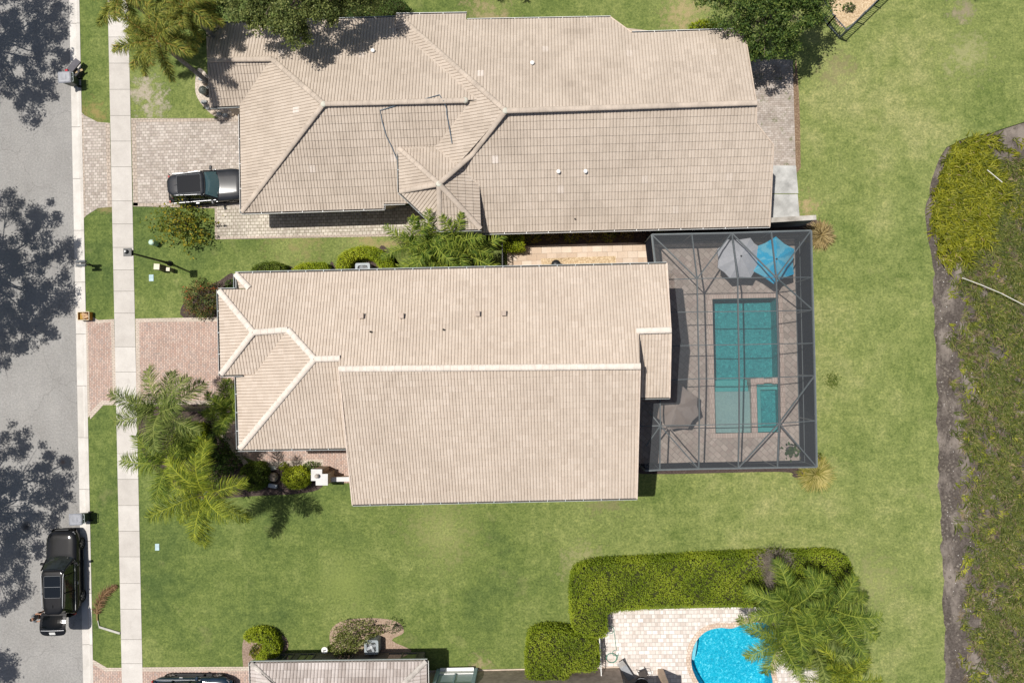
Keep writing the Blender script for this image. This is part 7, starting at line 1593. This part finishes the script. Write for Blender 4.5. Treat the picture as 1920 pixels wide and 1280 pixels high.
# shells and litter on the mud
mb = MB(); r = random.Random(5)
for k in range(170):
    y = r.uniform(430, 1280); x = float(bankx(y)) + abs(r.gauss(0, 55)) + 8
    if x > 1915: continue
    v = P(x, y, BASEZ); s_ = r.uniform(0.012, 0.035); mb.box((v.x, v.y, BASEZ + 0.03 + s_ / 2), (s_, s_ * r.uniform(.6, 1.6), s_), r.uniform(0, 3))
tag(mb.build('shell_litter', plain('white_shell', (0.72, 0.70, 0.66), 0.7, 0.2)), 'scattered white shell bits on the marsh mud', 'shells', None, 'stuff')
# rough edge of mud bank: low clods
mb = MB()
for k in range(420):
    y = r.uniform(230, 1290); x = float(bankx(y)) + r.uniform(-2, 30); v = P(x, y, BASEZ); s_ = r.uniform(0.03, 0.11)
    mb.lathe((v.x, v.y, BASEZ - 0.01), [(s_, 0), (s_ * 0.9, s_ * 0.4), (s_ * 0.3, s_ * 0.6)], 6)
tag(mb.build('mud_clods', m_mulch('pale_mud', (0.10, 0.082, 0.068), (0.18, 0.155, 0.13), (0.32, 0.285, 0.25), 9), smooth=True), 'low clods of dried mud along the marsh bank', 'mud', None, 'stuff')

# ------------------------------------------------------------------ person at the tailgate
def skinned(name, nodes, edges, mat, parent, root=0, sub=2):
    me = bpy.data.meshes.new(name); me.from_pydata([n[:3] for n in nodes], edges, []); me.materials.append(mat); o = bpy.data.objects.new(name, me); COL.objects.link(o); o.parent = parent
    sm = o.modifiers.new('skin', 'SKIN'); sm.use_smooth_shade = True
    for i, n in enumerate(nodes): sv = me.skin_vertices[0].data[i]; sv.radius = (n[3], n[4] if len(n) > 4 else n[3]); sv.use_root = (i == root)
    ss = o.modifiers.new('subdivision', 'SUBSURF'); ss.levels = sub; ss.render_levels = sub; return o
v = P(58, 1161, 1.45); t = thing('person', 'person in grey shirt and dark shorts reaching towards the raised tailgate of the black SUV', 'person', (v.x, v.y, ROADZ), None, R_(12)); ORG[t.name] = Vector()
SKIN = plain('skin', (0.46, 0.26, 0.17), 0.6, 0.3, amt=0.06); SHIRT = plain('grey_shirt', (0.17, 0.18, 0.19), 0.9, 0.1); SHORT = plain('black_shorts', (0.03, 0.03, 0.035), 0.9, 0.1); HAIR = plain('dark_hair', (0.02, 0.015, 0.012), 0.7, 0.2); SHOE = plain('dark_shoe', (0.04, 0.04, 0.04), 0.7, 0.2)
nd_ = [(0, 0, 0.95, .13, .11), (0.02, 0, 1.12, .12, .10), (0.06, 0, 1.30, .15, .11), (0.09, 0, 1.44, .12, .09), (0.11, 0, 1.53, .055), (0.13, 0, 1.60, .075), (0.145, 0, 1.68, .10, .085), (0.15, 0, 1.76, .085)]
ed = [(i, i + 1) for i in range(7)]
def chain(a, pts):
    for p in pts: nd_.append(p); ed.append((a, len(nd_) - 1)); a = len(nd_) - 1
    return a
for s_ in (-1, 1):
    chain(0, [(0.0, s_ * 0.10, 0.90, .10), (0.03, s_ * 0.12, 0.50, .065), (0.01, s_ * 0.12, 0.30, .055), (-0.01, s_ * 0.12, 0.09, .04), (0.10, s_ * 0.13, 0.045, .035), (0.17, s_ * 0.13, 0.04, .03)])
    w_ = chain(3, [(0.09, s_ * 0.19, 1.43, .055), (0.28, s_ * 0.24, 1.33, .042), (0.50, s_ * 0.20, 1.46, .032), (0.53, s_ * 0.195, 1.475, .026), (0.60, s_ * 0.19, 1.50, .034, .018)])
    for j, (dy, l) in enumerate(((-0.030, .075), (-0.010, .085), (0.010, .08), (0.028, .062))):
        chain(w_, [(0.625, s_ * (0.19 + dy), 1.51, .010), (0.625 + l * 0.6, s_ * (0.19 + dy * 1.2), 1.50, .009), (0.625 + l * 0.9, s_ * (0.19 + dy * 1.2), 1.475, .007)])
    chain(w_, [(0.585, s_ * 0.155, 1.49, .011), (0.62, s_ * 0.135, 1.485, .009)])
nose = chain(6, [(0.235, 0, 1.665, .018)])
for s_ in (-1, 1): chain(6, [(0.14, s_ * 0.095, 1.67, .016)])
skinned('body', nd_, ed, SKIN, t)
nd_ = [(0.0, 0, 0.93, .15, .125), (0.02, 0, 1.12, .14, .12), (0.06, 0, 1.30, .17, .125), (0.09, 0, 1.44, .135, .10)]; ed = [(0, 1), (1, 2), (2, 3)]
for s_ in (-1, 1): chain(3, [(0.09, s_ * 0.19, 1.43, .072), (0.21, s_ * 0.225, 1.37, .062)])
skinned('shirt', nd_, ed, SHIRT, t)
nd_ = [(0.0, 0, 0.96, .142, .12)]; ed = []
for s_ in (-1, 1): chain(0, [(0.0, s_ * 0.11, 0.86, .112), (0.025, s_ * 0.12, 0.58, .09)])
skinned('shorts', nd_, ed, SHORT, t)
nd_ = [(0.10, 0, 1.62, .085, .07), (0.115, 0, 1.70, .105, .09), (0.135, 0, 1.775, .09, .08)]; ed = [(0, 1), (1, 2)]; skinned('hair', nd_, ed, HAIR, t)
for s_ in (-1, 1):
    nd_ = [(-0.04, s_ * 0.125, 0.05, .045), (0.08, s_ * 0.13, 0.045, .046), (0.18, s_ * 0.13, 0.04, .036)]; ed = [(0, 1), (1, 2)]; skinned('shoe', nd_, ed, SHOE, t)
    mb = MB(); mb.lathe((0.222, s_ * 0.033, 1.695), [(0.004, -0.010), (0.011, 0), (0.004, 0.010)], 8); mb.build('eye', HAIR, t)
